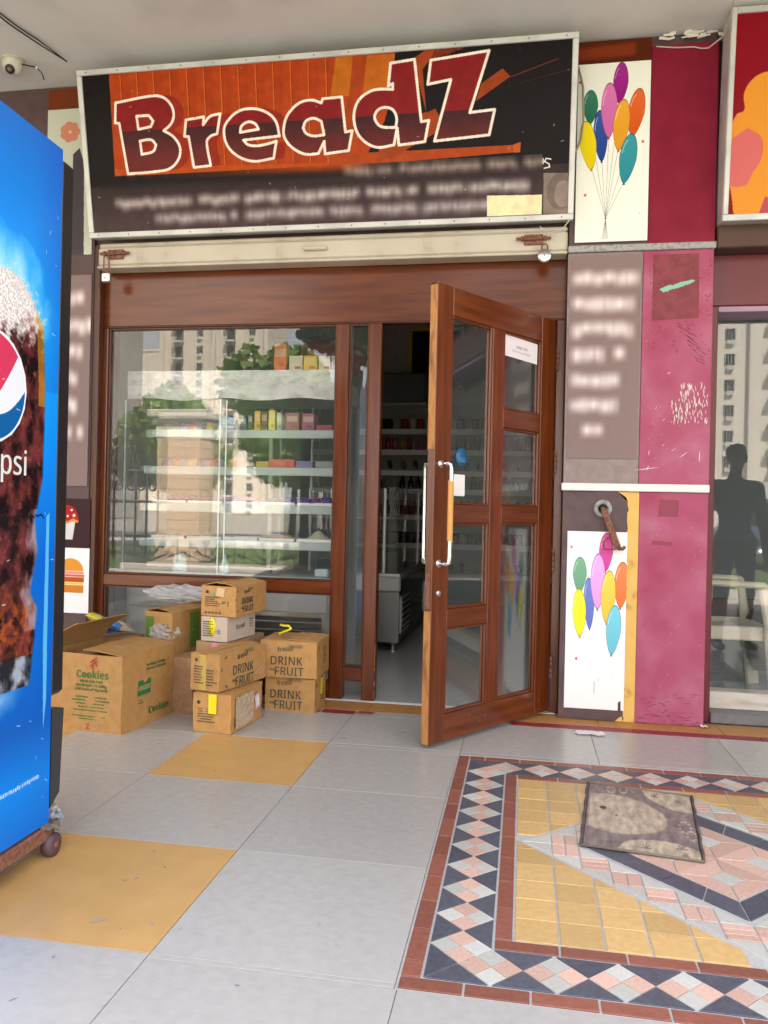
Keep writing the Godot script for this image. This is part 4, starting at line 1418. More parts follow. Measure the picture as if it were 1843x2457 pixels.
func build_door() -> void:
	var s: Node3D = M.front
	var d := Node3D.new()
	d.name = "door"
	d.set_meta("label", "glazed wooden door standing open towards the walk")
	s.add_child(d, true)
	d.transform = door_local()
	var T := 0.042
	var board_ := func(called: String, x0: float, x1: float, y0: float, y1: float, m: Material, inset := 0.0):
		pspan(called, Vector3(x0, y0, -T + inset), Vector3(x1, y1, -inset), m, d, 0.003)
	board_.call("stile", -0.98, -0.867, 0.019, 2.103, M.wood_v)
	board_.call("stile", -0.135, -0.002, 0.019, 2.103, M.wood_v)
	board_.call("top_rail", -0.8665, -0.1355, 1.970, 2.1015, M.wood_h, 0.0008)
	board_.call("bottom_rail", -0.8665, -0.1355, 0.0195, 0.142, M.wood_h, 0.0008)
	board_.call("muntin", -0.558, -0.462, 0.1425, 1.9695, M.wood_v, 0.0012)
	board_.call("cross_rail", -0.8665, -0.5585, 1.02, 1.104, M.wood_h, 0.0016)
	board_.call("cross_rail", -0.8665, -0.5585, 0.537, 0.622, M.wood_h, 0.0016)
	board_.call("cross_rail", -0.4615, -0.1355, 1.022, 1.106, M.wood_h, 0.0016)
	board_.call("cross_rail", -0.4615, -0.1355, 1.495, 1.585, M.wood_h, 0.0016)
	for r in [[-0.8665, -0.5585, 1.1045, 1.9695], [-0.8665, -0.5585, 0.6225, 1.0195], [-0.8665, -0.5585, 0.1425, 0.5365], [-0.4615, -0.1355, 1.5855, 1.9695], [-0.4615, -0.1355, 1.1065, 1.4945], [-0.4615, -0.1355, 0.1425, 1.0215]]:
		pspan("pane", Vector3(r[0] + 0.001, r[2] + 0.001, -0.024), Vector3(r[1] - 0.001, r[3] - 0.001, -0.019), M.glass, d, 0)
		var t := 0.011
		for z in [[-0.037, -0.0245], [-0.0185, -0.006]]:
			pspan("glazing_bead", Vector3(r[0], r[2], z[0]), Vector3(r[0] + t, r[3], z[1]), M.wood_v, d, 0.003)
			pspan("glazing_bead", Vector3(r[1] - t, r[2], z[0]), Vector3(r[1], r[3], z[1]), M.wood_v, d, 0.003)
			pspan("glazing_bead", Vector3(r[0] + t, r[2], z[0]), Vector3(r[1] - t, r[2] + t, z[1]), M.wood_h, d, 0.003)
			pspan("glazing_bead", Vector3(r[0] + t, r[3] - t, z[0]), Vector3(r[1] - t, r[3], z[1]), M.wood_h, d, 0.003)
	# the worn raw edge of the free stile
	pspan("worn_edge", Vector3(-0.9825, 1.35, -0.0405), Vector3(-0.9803, 2.09, -0.0015), M.wood_raw, d, 0.001)
	pspan("worn_edge", Vector3(-0.9825, 0.022, -0.0405), Vector3(-0.9803, 0.62, -0.0015), M.wood_raw, d, 0.001)
	pspan("lock_plate", Vector3(-0.9835, 0.63, -0.034), Vector3(-0.9803, 0.79, -0.008), M.rust, d, 0.001)
	# pull handles on both faces
	for f in [1.0, -1.0]:
		var zz := 0.0 if f > 0 else -T
		var pts := [Vector3(-0.935, 0.835, zz), Vector3(-0.935, 0.835, zz + f * 0.045), Vector3(-0.928, 0.838, zz + f * 0.052), Vector3(-0.925, 0.86, zz + f * 0.055), Vector3(-0.925, 1.26, zz + f * 0.055), Vector3(-0.928, 1.282, zz + f * 0.052), Vector3(-0.935, 1.285, zz + f * 0.045), Vector3(-0.935, 1.285, zz)]
		part("pull_handle", tube(pts, 0.0105, 12), M.chrome, d)
		for y in [0.835, 1.285]:
			part("handle_rose", cap_lathe([Vector2(0.019, 0.0), Vector2(0.019, 0.004), Vector2(0.015, 0.007)], 16), M.chrome, d, Vector3(-0.935, y, zz), Vector3(f * PI / 2, 0, 0))
	part("handle_wrap", sheet(8, 14, func(u, v): return Vector3(-0.925, 0.93, 0.055) + Vector3(cos(u * 4.4 + 0.8) * (0.0122 + 0.006 * u), v * 0.27 + 0.01 * sin(u * 3.0), sin(u * 4.4 + 0.8) * 0.0122)), plain(Color(0.62, 0.30, 0.08), 0.5), d)
	part("key_cylinder", cap_lathe([Vector2(0.015, 0), Vector2(0.015, 0.006), Vector2(0.012, 0.009)], 16), M.steel, d, Vector3(-0.935, 0.70, 0.0), Vector3(PI / 2, 0, 0))
	for y in [1.90, 1.35, 0.82, 0.25]:
		var st := begin()
		for k in 4:
			add_tube(st, [Vector3(0, y - 0.06 + k * 0.0305, 0), Vector3(0, y - 0.06 + k * 0.0305 + 0.028, 0)], 0.008, 8)
		st.generate_normals()
		var h := part("hinge", st.commit(), M.rust, d, Vector3(0.006, 0, 0.006))
	# shallow plugs and nail heads
	var st2 := begin()
	for k in 6:
		add_box(st2, Vector3(-0.94 + rng.randf() * 0.9, rng.randf_range(0.04, 0.13), 0.0003), Vector3(0.006, 0.004, 0.001), 0.0004)
	part("nail_head", st2.commit(), plain(Color(0.24, 0.09, 0.03), 0.6), d)
	# stuck to the glass
	var pl := thing("pull_sticker", "round blue pull sticker on the open door above the white card", "sticker")
	pl.transform = door_local() * Transform3D(Basis(), Vector3(-0.765, 1.325, -0.0165))
	part("disc", cap_lathe([Vector2(0.045, 0.0), Vector2(0.045, 0.0012)], 28), plain(Color(0.01, 0.10, 0.22), 0.4), pl, Vector3.ZERO, Vector3(PI / 2, 0, 0))
	part("lettering", letters("PULL", 0.018), plain(Color(0.10, 0.28, 0.45), 0.5), pl, Vector3(0, -0.012, 0.002))
	var pc := single("white_card", board(0.105, 0.10, 0.001), M.paper, "small white card on the door glass beside the handle", "card")
	pc.transform = door_local() * Transform3D(Basis(), Vector3(-0.79, 1.195, -0.0165))
	var nt := canvas(256, 88, Color(0.90, 0.87, 0.88))
	dashes(nt, 90, 180, 40, 12, Color(0.6, 0.57, 0.6), 4)
	dashes(nt, 60, 200, 60, 9, Color(0.68, 0.65, 0.68), 5)
	smear(nt, Rect2i(0, 0, 256, 88), 6)
	var pn := single("paper_notice", board(0.29, 0.105, 0.001), printed(nt, 0.6), "white paper notice at the top of the open door", "notice")
	pn.transform = door_local() * Transform3D(Basis(Vector3(0, 0, 1), -0.02), Vector3(-0.30, 1.905, -0.0165))

# ------------------------------------------------------------------ the shop sign
func sign_image() -> Image:
	var s := 1.536
	var im := canvas(1536, 507, Color(0.10, 0.082, 0.09))
	# corrugated orange wall
	var reg := pairs([61, 0, 662, 0, 656, 73, 640, 130, 600, 200, 560, 222, 58, 210], s)
	poly(im, reg, Color(0.66, 0.25, 0.09))
	for k in 13:
		var x := (85.0 + k * 36.5) * s
		poly(im, [Vector2(x, 0), Vector2(x + 20 * s, 0), Vector2(x + 18 * s, 216 * s), Vector2(x, 212 * s)], Color(0.64, 0.235, 0.085))
		line(im, Vector2(x, 0), Vector2(x, 212 * s), 3.0, Color(0.80, 0.40, 0.13))
		line(im, Vector2(x + 3, 0), Vector2(x + 3, 214 * s), 2.0, Color(0.42, 0.15, 0.07))
	fill_poly(im, [pairs([58, 196, 560, 206, 560, 222, 58, 210], s)], func(_y): return Color(0.70, 0.29, 0.09))
	poly(im, pairs([544, 0, 578, 0, 569, 77, 531, 75], s), Color(0.71, 0.39, 0.10))
	poly(im, pairs([606, 2, 662, 3, 650, 67, 597, 73], s), Color(0.71, 0.37, 0.10))
	poly(im, pairs([578, 0, 606, 0, 590, 80, 560, 190, 530, 190, 569, 77], s), Color(0.62, 0.24, 0.09))
	poly(im, pairs([698, 14, 722, 0, 746, 0, 716, 36, 723, 119, 711, 71], s), Color(0.60, 0.25, 0.11))
	poly(im, pairs([740, 0, 800, 0, 770, 10, 730, 18], s), Color(0.45, 0.17, 0.09))
	poly(im, pairs([524, 190, 905, 191, 902, 205, 619, 214, 524, 222], s), Color(0.64, 0.26, 0.10))
	poly(im, pairs([893, 190, 907, 186, 906, 206, 893, 206], s), Color(0.70, 0.34, 0.12))
	poly(im, pairs([640, 150, 740, 110, 760, 150, 660, 200, 620, 210], s), Color(0.60, 0.25, 0.10))
	poly(im, pairs([723, 78, 768, 60, 750, 109, 723, 119], s), Color(0.105, 0.085, 0.09))
	poly(im, pairs([870, 45, 885, 61, 820, 103, 830, 70], s), Color(0.58, 0.24, 0.10))
	line(im, Vector2(885, 62) * s, Vector2(975, 34) * s, 3.5, Color(0.36, 0.16, 0.11))
	line(im, Vector2(900, 75) * s, Vector2(998, 55) * s, 2.0, Color(0.22, 0.14, 0.13))
	# pale ground under the small print
	fill_poly(im, [pairs([0, 232, 1000, 232, 1000, 330, 0, 330], s)], func(y): return Color(0.20, 0.155, 0.165).lerp(Color(0.30, 0.235, 0.245), clampf((y - 232 * s) / (98 * s), 0, 1)))
	poly(im, pairs([952, 248, 998, 250, 999, 330, 953, 327], s), Color(0.52, 0.46, 0.43))
	dot(im, Vector2(985, 285) * s, 26 * s, Color(0.45, 0.39, 0.37), 36 * s)
	dot(im, Vector2(990, 290) * s, 17 * s, Color(0.55, 0.49, 0.46), 26 * s)
	# rows of small type, too soft in the photograph to read
	dashes(im, 545 * s, 950 * s, 226 * s, 26, Color(0.80, 0.72, 0.68), 9)
	dashes(im, 57 * s, 925 * s, 270 * s, 34, Color(0.84, 0.80, 0.80), 10)
	dashes(im, 145 * s, 842 * s, 305 * s, 32, Color(0.80, 0.76, 0.78), 11)
	smear(im, Rect2i(int(20 * s), int(212 * s), int(930 * s), int(116 * s)), 17)
	poly(im, pairs([843, 287, 950, 290, 950, 328, 844, 328], s), Color(0.94, 0.87, 0.70))
	var sm := [Vector2(965, 222), Vector2(956, 220), Vector2(953, 226), Vector2(962, 231), Vector2(963, 237), Vector2(952, 239)]
	var sp := []
	for q in sm:
		sp.append(q * s)
	stroke(im, sp, 3.6, Color(0.90, 0.88, 0.86), false)
	# the name
	var L := {
		"B": [[71, 59, 154, 50, 178, 55, 194, 72, 198, 92, 191, 109, 174, 122, 194, 135, 207, 156, 205, 178, 189, 197, 168, 204, 88, 207, 76, 101, 67, 100], [116, 89, 143, 89, 152, 101, 146, 112, 118, 116], [120, 140, 145, 139, 155, 150, 148, 163, 122, 168]],
		"r": [[224, 103, 263, 99, 261, 115, 277, 99, 299, 95, 290, 135, 276, 139, 267, 150, 273, 199, 236, 201, 228, 137, 219, 136]],
		"e": [[305, 130, 313, 112, 337, 93, 367, 89, 397, 98, 416, 117, 423, 147, 346, 151, 356, 161, 376, 164, 399, 161, 416, 157, 409, 191, 366, 195, 333, 183, 311, 160], [340, 135, 343, 123, 358, 115, 373, 120, 379, 131]],
		"a": [[432, 134, 441, 107, 465, 85, 491, 80, 512, 87, 515, 79, 554, 78, 560, 147, 574, 145, 566, 184, 517, 188, 516, 163, 503, 187, 474, 186, 448, 171, 434, 152], [473, 134, 479, 121, 495, 116, 511, 123, 516, 150, 494, 151, 479, 145]],
		"d": [[578, 114, 588, 87, 609, 72, 628, 68, 657, 70, 657, 59, 648, 63, 653, 20, 700, 16, 713, 136, 728, 134, 720, 175, 668, 179, 665, 145, 658, 178, 625, 181, 600, 169, 583, 147], [620, 119, 628, 107, 642, 104, 656, 109, 664, 125, 662, 144, 634, 141, 623, 131]],
		"Z": [[732, 20, 844, 10, 808, 124, 856, 121, 846, 169, 739, 175, 771, 59, 726, 65]],
	}
	# red ghosts behind the letters
	for k in ["B", "r", "e"]:
		poly(im, smooth_outline(pairs(L[k][0], s, Vector2(22 * s, 0))), Color(0.56, 0.16, 0.10))
	for k in L:
		var outs := []
		for o in L[k]:
			outs.append(smooth_outline(pairs(o, s)))
		fill_poly(im, outs, func(y):
			var v: float = y / s
			if v < 118:
				return Color(0.50, 0.11, 0.125)
			return Color(0.255, 0.135, 0.15).lerp(Color(0.42, 0.16, 0.165), clampf((v - 122) / 60.0, 0, 1)))
		for o in outs:
			stroke(im, o, 8.5, Color(0.93, 0.88, 0.83))
	age(im, 0.10, 21, 60)
	return im

func build_sign() -> void:
	var s := thing("shop_sign", "long dark and orange bakery sign with big maroon letters over the shopfront", "sign", Vector3(-1.138, 2.597, 0.16))
	s.rotation.x = deg_to_rad(11.4)
	var W := 2.715
	var Hh := 0.888
	pspan("back_box", Vector3(-W * 0.5 + 0.003, 0.003, -0.10), Vector3(W * 0.5 - 0.003, Hh - 0.003, -0.012), M.alu, s, 0.003)
	part("print", board(W - 0.058, Hh - 0.058, 0.004), printed(sign_image(), 0.32), s, Vector3(0, Hh * 0.5, -0.006))
	var t := 0.03
	pspan("frame", Vector3(-W * 0.5, Hh - t, -0.105), Vector3(W * 0.5, Hh, 0.004), M.alu, s, 0.003)
	pspan("frame", Vector3(-W * 0.5, 0, -0.105), Vector3(W * 0.5, t, 0.004), M.alu, s, 0.003)
	pspan("frame", Vector3(-W * 0.5, t + 0.0005, -0.105), Vector3(-W * 0.5 + t, Hh - t - 0.0005, 0.003), M.alu, s, 0.003)
	pspan("frame", Vector3(W * 0.5 - t, t + 0.0005, -0.105), Vector3(W * 0.5, Hh - t - 0.0005, 0.003), M.alu, s, 0.003)
	var st := begin()
	for k in 15:
		for y in [0.015, Hh - 0.015]:
			add_box(st, Vector3(-W * 0.5 + 0.06 + k * (W - 0.12) / 14.0, y, 0.0045), Vector3(0.007, 0.007, 0.003), 0.001)
	part("screw_head", st.commit(), M.rust, s)

# ------------------------------------------------------------------ the shop next door
func build_neighbour() -> void:
	var n := thing("neighbour_shopfront", "maroon framed glass shopfront to the right of the magenta pillar", "shopfront")
	pspan("fascia", Vector3(0.935, 2.175, -0.12), Vector3(3.9, 2.44, 0.0), M.maroon, n, 0.004)
	pspan("frame_post", Vector3(0.93, 0.0, -0.25), Vector3(0.978, 2.174, -0.002), M.maroon, n, 0.004)
	pspan("frame_head", Vector3(0.9785, 2.145, -0.2), Vector3(3.9, 2.1745, -0.01), plain(Color(0.36, 0.22, 0.33), 0.4), n, 0.003)
	pspan("frame_edge", Vector3(0.9785, 0.145, -0.17), Vector3(0.992, 2.1445, -0.12), M.alu, n, 0.002)
	pspan("shop_pane", Vector3(0.9925, 0.145, -0.153), Vector3(2.4, 2.1445, -0.145), M.glass, n, 0)
	pspan("shop_pane", Vector3(2.43, 0.145, -0.153), Vector3(3.9, 2.1445, -0.145), M.glass, n, 0)
	pspan("sill", Vector3(0.9785, 0.055, -0.22), Vector3(3.9, 0.1445, -0.10), mottled([Color(0.42, 0.34, 0.25), Color(0.58, 0.53, 0.46), Color(0.62, 0.58, 0.53)], 0.012, Vector3(1, 5, 1), 0.5, 120), n, 0.004)
	pspan("step", Vector3(0.9785, 0.0, -0.22), Vector3(3.9, 0.0545, 0.012), mottled([Color(0.13, 0.125, 0.125), Color(0.20, 0.19, 0.19)], 0.04, Vector3(2, 2, 2), 0.5, 121), n, 0.006)
	pspan("shutter_housing", Vector3(0.94, 2.441, -0.05), Vector3(3.9, 2.56, 0.12), plain(Color(0.09, 0.045, 0.035), 0.7), n, 0.006)
	# its sign: red with an orange and pink blot
	var s := thing("neighbour_sign", "red sign with an orange splash shape above the shop next door", "sign", Vector3(1.93, 2.545, 0.20))
	s.rotation.x = deg_to_rad(6.0)
	var W := 1.98
	var Hh := 1.0
	pspan("back_box", Vector3(-W * 0.5, 0.0, -0.17), Vector3(W * 0.5, Hh, -0.004), M.alu, s, 0.006)
	var im := canvas(800, 404, Color(0.52, 0.055, 0.11))
	poly(im, smooth_outline(pairs([-10, 250, 8, 200, 22, 192, 20, 160, 34, 132, 60, 118, 100, 120, 300, 90, 500, 160, 520, 404, 16, 404, 8, 380], 1.0), 80), Color(0.86, 0.56, 0.19))
	poly(im, smooth_outline(pairs([-4, 260, 30, 228, 58, 250, 60, 290, 44, 320, 30, 345, 0, 340], 1.0), 80), Color(0.80, 0.40, 0.40))
	poly(im, smooth_outline(pairs([60, 404, 70, 370, 120, 380, 200, 404], 1.0), 80), Color(0.70, 0.30, 0.35))
	dot(im, Vector2(82, 300), 8, Color(0.80, 0.45, 0.35), 26)
	part("print", board(W - 0.05, Hh - 0.06, 0.004), printed(im, 0.35), s, Vector3(0, Hh * 0.5, 0.002))
	pspan("frame", Vector3(-W * 0.5, -0.002, -0.002), Vector3(W * 0.5, 0.03, 0.012), M.alu, s, 0.003)
	pspan("frame", Vector3(-W * 0.5, 0.0305, -0.002), Vector3(-W * 0.5 + 0.025, Hh, 0.012), M.alu, s, 0.003)
	pspan("frame", Vector3(-W * 0.5 + 0.0255, Hh - 0.03, -0.002), Vector3(W * 0.5, Hh, 0.012), M.alu, s, 0.003)
	plastic_chair(Vector3(1.135, 0.045, -0.67))
	# dark cloth bundle at the edge of the picture
	var cl := sheet(18, 14, func(u, v):
		var a: float = u * TAU
		var r: float = 0.17 * sin(PI * clampf(v * 0.9 + 0.08, 0, 1)) * (1.0 + 0.18 * nz.get_noise_3d(cos(a) * 2.0, v * 4.0, sin(a) * 2.0))
		return Vector3(cos(a) * r + 0.12 * v, v * 0.56, sin(a) * r))
	single("black_jacket", cl, M.rubber, "black jacket hanging in a bundle inside the glass next door", "jacket", Vector3(1.47, 0.14, -0.85))

func plastic_chair(at: Vector3) -> void:
	var c := thing("plastic_chair", "cream plastic armchair behind the glass of the shop next door", "chair", at)
	var m: Material = M.plastic_cream
	# faces +x; half width in z
	part("seat", sheet(8, 8, func(u, v): return Vector3(lerpf(-0.22, 0.24, u), 0.40 - 0.03 * sin(PI * u) - 0.02 * sin(PI * v) + 0.02 * u, lerpf(-0.23, 0.23, v))), m, c)
	pspan("seat_rail", Vector3(-0.22, 0.33, 0.215), Vector3(0.25, 0.41, 0.24), m, c, 0.01)
	pspan("seat_rail", Vector3(-0.22, 0.33, -0.24), Vector3(0.25, 0.41, -0.215), m, c, 0.01)
	pspan("seat_rail", Vector3(0.235, 0.33, -0.214), Vector3(0.262, 0.41, 0.214), m, c, 0.01)
	for s in [-1.0, 1.0]:
		var st := begin()
		# front leg and arm post in one sweep, then the arm
		var ts := Transform3D(Basis(Vector3(0, 0, 1), 0.11), Vector3(0.27, 0.20, s * 0.25))
		add_box(st, Vector3.ZERO, Vector3(0.075, 0.42, 0.05), 0.012, ts)
		part("leg", st.commit(), m, c)
		st = begin()
		add_box(st, Vector3.ZERO, Vector3(0.055, 0.28, 0.045), 0.012, Transform3D(Basis(Vector3(0, 0, 1), 0.16), Vector3(0.225, 0.52, s * 0.26)))
		part("arm_post", st.commit(), m, c)
		st = begin()
		add_box(st, Vector3.ZERO, Vector3(0.44, 0.035, 0.055), 0.012, Transform3D(Basis(Vector3(0, 0, 1), -0.03), Vector3(0.0, 0.655, s * 0.265)))
		part("armrest", st.commit(), m, c)
		st = begin()
		add_box(st, Vector3.ZERO, Vector3(0.07, 0.40, 0.05), 0.012, Transform3D(Basis(Vector3(0, 0, 1), -0.16), Vector3(-0.22, 0.19, s * 0.22)))
		part("leg", st.commit(), m, c)
	part("backrest", sheet(10, 6, func(u, v):
		var zz := lerpf(-0.25, 0.25, u)
		return Vector3(-0.24 - 0.13 * v + 0.05 * pow(abs(u - 0.5) * 2.0, 2), 0.40 + 0.43 * v - 0.05 * pow(abs(u - 0.5) * 2.0, 3) * v, zz)), m, c)

# ------------------------------------------------------------------ roller shutter, locks
func build_shutter() -> void:
	var s := thing("roller_shutter", "rolled up cream steel shutter bar above the wooden shopfront", "shutter")
	pspan("bottom_bar", Vector3(-2.475, 2.455, 0.0), Vector3(0.197, 2.565, 0.10), M.cream_metal, s, 0.012)
	pspan("lip", Vector3(-2.475, 2.440, 0.0), Vector3(0.197, 2.4545, 0.108), M.cream_metal, s, 0.004)
	pspan("slat", Vector3(-2.475, 2.5655, 0.0), Vector3(0.197, 2.592, 0.085), M.cream_metal, s, 0.008)
	pspan("handle", Vector3(-1.235, 2.500, 0.1005), Vector3(-1.10, 2.523, 0.125), M.cream_metal, s, 0.006)
	for x in [-2.36, 0.02]:
		pspan("hasp", Vector3(x - 0.05, 2.49, 0.1005), Vector3(x + 0.05, 2.545, 0.112), M.rust, s, 0.003)
		part("hasp_bolt", tube([Vector3(x - 0.09, 2.52, 0.12), Vector3(x + 0.09, 2.52, 0.12)], 0.008, 8), M.rust, s)
		for k in 3:
			part("bolt_guide", lathe([Vector2(0.009, -0.006), Vector2(0.014, -0.006), Vector2(0.014, 0.006), Vector2(0.009, 0.006)], 10), M.rust, s, Vector3(x - 0.06 + k * 0.06, 2.52, 0.12), Vector3(0, 0, PI / 2))
	# guide rails
	pspan("guide_rail", Vector3(-2.511, 0.0, 0.002), Vector3(-2.485, 2.6, 0.05), M.wood_dark, s, 0.003)
	var l := thing("padlock", "square steel padlock with a long shackle hanging at the left end of the shutter", "padlock", Vector3(-2.408, 2.352, 0.122))
	part("lock_body", box(0.052, 0.056, 0.024, 0.009), M.steel, l, Vector3(0, 0.028, 0))
	part("shackle", tube(curve_pts([Vector3(-0.016, 0.05, 0), Vector3(-0.016, 0.14, 0), Vector3(-0.010, 0.166, 0), Vector3(0.0, 0.172, 0), Vector3(0.010, 0.166, 0), Vector3(0.016, 0.14, 0), Vector3(0.016, 0.05, 0)], 24), 0.0042, 8), M.rust, l)
	part("keyhole", box(0.006, 0.012, 0.002, 0.0005), M.black, l, Vector3(0, 0.024, 0.0125))
	var r := thing("round_padlock", "round steel disc padlock hanging at the right end of the shutter", "padlock", Vector3(0.078, 2.425, 0.122))
	part("lock_body", cap_lathe([Vector2(0.030, -0.011), Vector2(0.036, -0.006), Vector2(0.036, 0.006), Vector2(0.030, 0.011)], 24), M.steel, r, Vector3.ZERO, Vector3(PI / 2, 0, 0))
	part("shackle", tube(curve_pts([Vector3(-0.016, 0.03, 0), Vector3(-0.014, 0.055, 0), Vector3(0, 0.066, 0), Vector3(0.014, 0.055, 0), Vector3(0.016, 0.03, 0)], 14), 0.0042, 8), M.rust, r)
	part("keyhole", box(0.004, 0.012, 0.002, 0.0005), M.black, r, Vector3(0, 0.0, 0.0118))

# ------------------------------------------------------------------ the glass showcase in the window and what stands in it
func build_showcase() -> void:
	var s := thing("display_showcase", "pale steel and glass bakery showcase behind the large window", "showcase")
	var L := -2.47
	var R := -1.13
	var film := mottled([Color(0.34, 0.35, 0.345), Color(0.52, 0.53, 0.52), Color(0.62, 0.63, 0.62)], 0.02, Vector3(1.5, 3, 3), 0.3, 130, false, 5.0)
	pspan("header", Vector3(L, 1.757, -0.95), Vector3(R, 1.906, -0.30), film, s, 0.012)
	part("plastic_film", sheet(40, 6, func(u, v): return Vector3(lerpf(L - 0.004, R + 0.004, u), lerpf(1.735 + 0.008 * sin(u * 17.0), 1.912, v), -0.292 + 0.006 * nz.get_noise_2d(u * 22.0, v * 5.0) + 0.004 * sin(u * 40.0 + v * 3.0))), film, s)
	for y in [1.522, 1.293, 1.062, 0.840]:
		var xl: float = L + 0.12 - (1.522 - y) * 0.05
		pspan("shelf_front", Vector3(xl, y - 0.025, -0.322), Vector3(R, y + 0.026, -0.30), M.shelf, s, 0.004)
		pspan("shelf_glass", Vector3(xl, y + 0.012, -0.80), Vector3(R, y + 0.02, -0.3225), M.glass_green, s, 0)
	pspan("base_top", Vector3(L, 0.615, -0.95), Vector3(R, 0.655, -0.27), M.shelf, s, 0.006)
	pspan("base_body", Vector3(L, 0.02, -0.95), Vector3(R, 0.614, -0.32), plain(Color(0.34, 0.345, 0.35), 0.4), s, 0.006)
	pspan("base_panel", Vector3(L + 0.03, 0.44, -0.3195), Vector3(R - 0.03, 0.60, -0.308), plain(Color(0.40, 0.405, 0.41), 0.4), s, 0.004)
	pspan("base_panel", Vector3(L + 0.03, 0.06, -0.3195), Vector3(-1.72, 0.42, -0.308), plain(Color(0.40, 0.405, 0.41), 0.4), s, 0.004)
	for y in [0.17, 0.41]:
		pspan("vent_frame", Vector3(-1.66, y, -0.3195), Vector3(-1.19, y + 0.03, -0.300), M.steel, s, 0.004)
	for x in [-1.69, -1.19]:
		pspan("vent_frame", Vector3(x, 0.17, -0.3195), Vector3(x + 0.03, 0.44, -0.301), M.steel, s, 0.004)
	pspan("vent_opening", Vector3(-1.6595, 0.2005, -0.3195), Vector3(-1.1905, 0.4095, -0.316), M.black, s, 0)
	for k in 4:
		pspan("vent_slat", Vector3(-1.658, 0.225 + k * 0.05, -0.3155), Vector3(-1.192, 0.233 + k * 0.05, -0.306), M.steel, s, 0.001)
	pspan("end_panel", Vector3(R + 0.001, 0.02, -0.96), Vector3(R + 0.016, 1.756, -0.33), plain(Color(0.22, 0.23, 0.25), 0.3), s, 0.004)
	for x in [-1.715, -1.42]:
		pspan("rear_post", Vector3(x, 0.656, -0.85), Vector3(x + (0.028 if x < -1.5 else 0.012), 1.755, -0.825), M.white, s, 0.003)
	pspan("rear_post", Vector3(-1.655, 0.656, -0.90), Vector3(-1.64, 1.755, -0.875), M.shelf, s, 0.003)
	# curved glass front with bright edges
	pspan("glass_front", Vector3(L, 0.657, -0.285), Vector3(R, 1.73, -0.279), glass(0.01), s, 0)
	for x in [L - 0.012, -1.855, -1.815]:
		pspan("glass_edge", Vector3(x, 0.657, -0.2785), Vector3(x + 0.009, 1.73, -0.274), plain(Color(0.60, 0.68, 0.66), 0.2), s, 0.001)
	# stock: [category, label, x, shelf y, width, height, depth, colour, z]
	var top := 1.915
	var y1 := 1.543
	var y2 := 1.314
	var y3 := 1.083
	var y4 := 0.862
	var stock := [
		["carton", "orange printed tall snack carton on top of the showcase", -1.515, top, 0.078, 0.18, 0.05, Color(0.72, 0.13, 0.03)],
		["carton", "white juice carton with red fruit on top of the showcase", -1.413, top, 0.086, 0.104, 0.05, Color(0.62, 0.58, 0.48)],
		["carton", "yellow topped juice carton on top of the showcase", -1.32, top, 0.086, 0.104, 0.05, Color(0.75, 0.45, 0.04)],
		["carton", "cream juice carton with an orange on top of the showcase", -1.229, top, 0.074, 0.1, 0.05, Color(0.58, 0.52, 0.36)],
		["carton", "pale plain juice carton at the end of the showcase top", -1.161, top, 0.05, 0.1, 0.05, Color(0.50, 0.48, 0.38)],
		["box", "bright blue box on the top shelf of the showcase", -1.845, y1, 0.105, 0.09, 0.12, Color(0.02, 0.26, 0.48)],
		["box", "dark navy box beside the bright blue box", -1.745, y1, 0.06, 0.095, 0.1, Color(0.02, 0.05, 0.10)],
		["box", "black box beside the yellow box on the top shelf", -1.69, y1, 0.03, 0.115, 0.1, Color(0.04, 0.04, 0.04)],
		["box", "deep yellow box on the top shelf left of the brown box", -1.645, y1, 0.04, 0.13, 0.1, Color(0.62, 0.42, 0.03)],
		["box", "brown box between two yellow boxes on the top shelf", -1.60, y1, 0.04, 0.128, 0.1, Color(0.13, 0.07, 0.012)],
		["box", "lemon yellow box on the top shelf right of the brown box", -1.552, y1, 0.042, 0.135, 0.1, Color(0.72, 0.62, 0.10)],
		["box", "silver box next to the lemon yellow box", -1.503, y1, 0.033, 0.12, 0.1, Color(0.45, 0.43, 0.42)],
		["box", "rose coloured box in clear wrap on the top shelf", -1.42, y1, 0.085, 0.118, 0.1, Color(0.32, 0.07, 0.11)],
		["box", "second rose coloured box near the end of the top shelf", -1.318, y1, 0.078, 0.115, 0.1, Color(0.30, 0.075, 0.12)],
		["packet", "crimson packet lying at the end of the top shelf", -1.215, y1, 0.10, 0.045, 0.1, Color(0.32, 0.02, 0.035)],
		["box", "red and orange stack of wafers on the second shelf", -1.77, y2, 0.075, 0.06, 0.1, Color(0.50, 0.09, 0.03)],
		["box", "dull yellow packets on the second shelf", -1.605, y2, 0.085, 0.045, 0.1, Color(0.40, 0.33, 0.05)],
		["tray", "red tray of sweets on the second shelf", -1.475, y2, 0.16, 0.058, 0.14, Color(0.50, 0.06, 0.05)],
		["box", "violet grey box low on the second shelf", -1.335, y2, 0.11, 0.05, 0.12, Color(0.15, 0.13, 0.28)],
		["box", "grey box at the end of the second shelf", -1.205, y2, 0.12, 0.05, 0.12, Color(0.20, 0.20, 0.22)],
	]
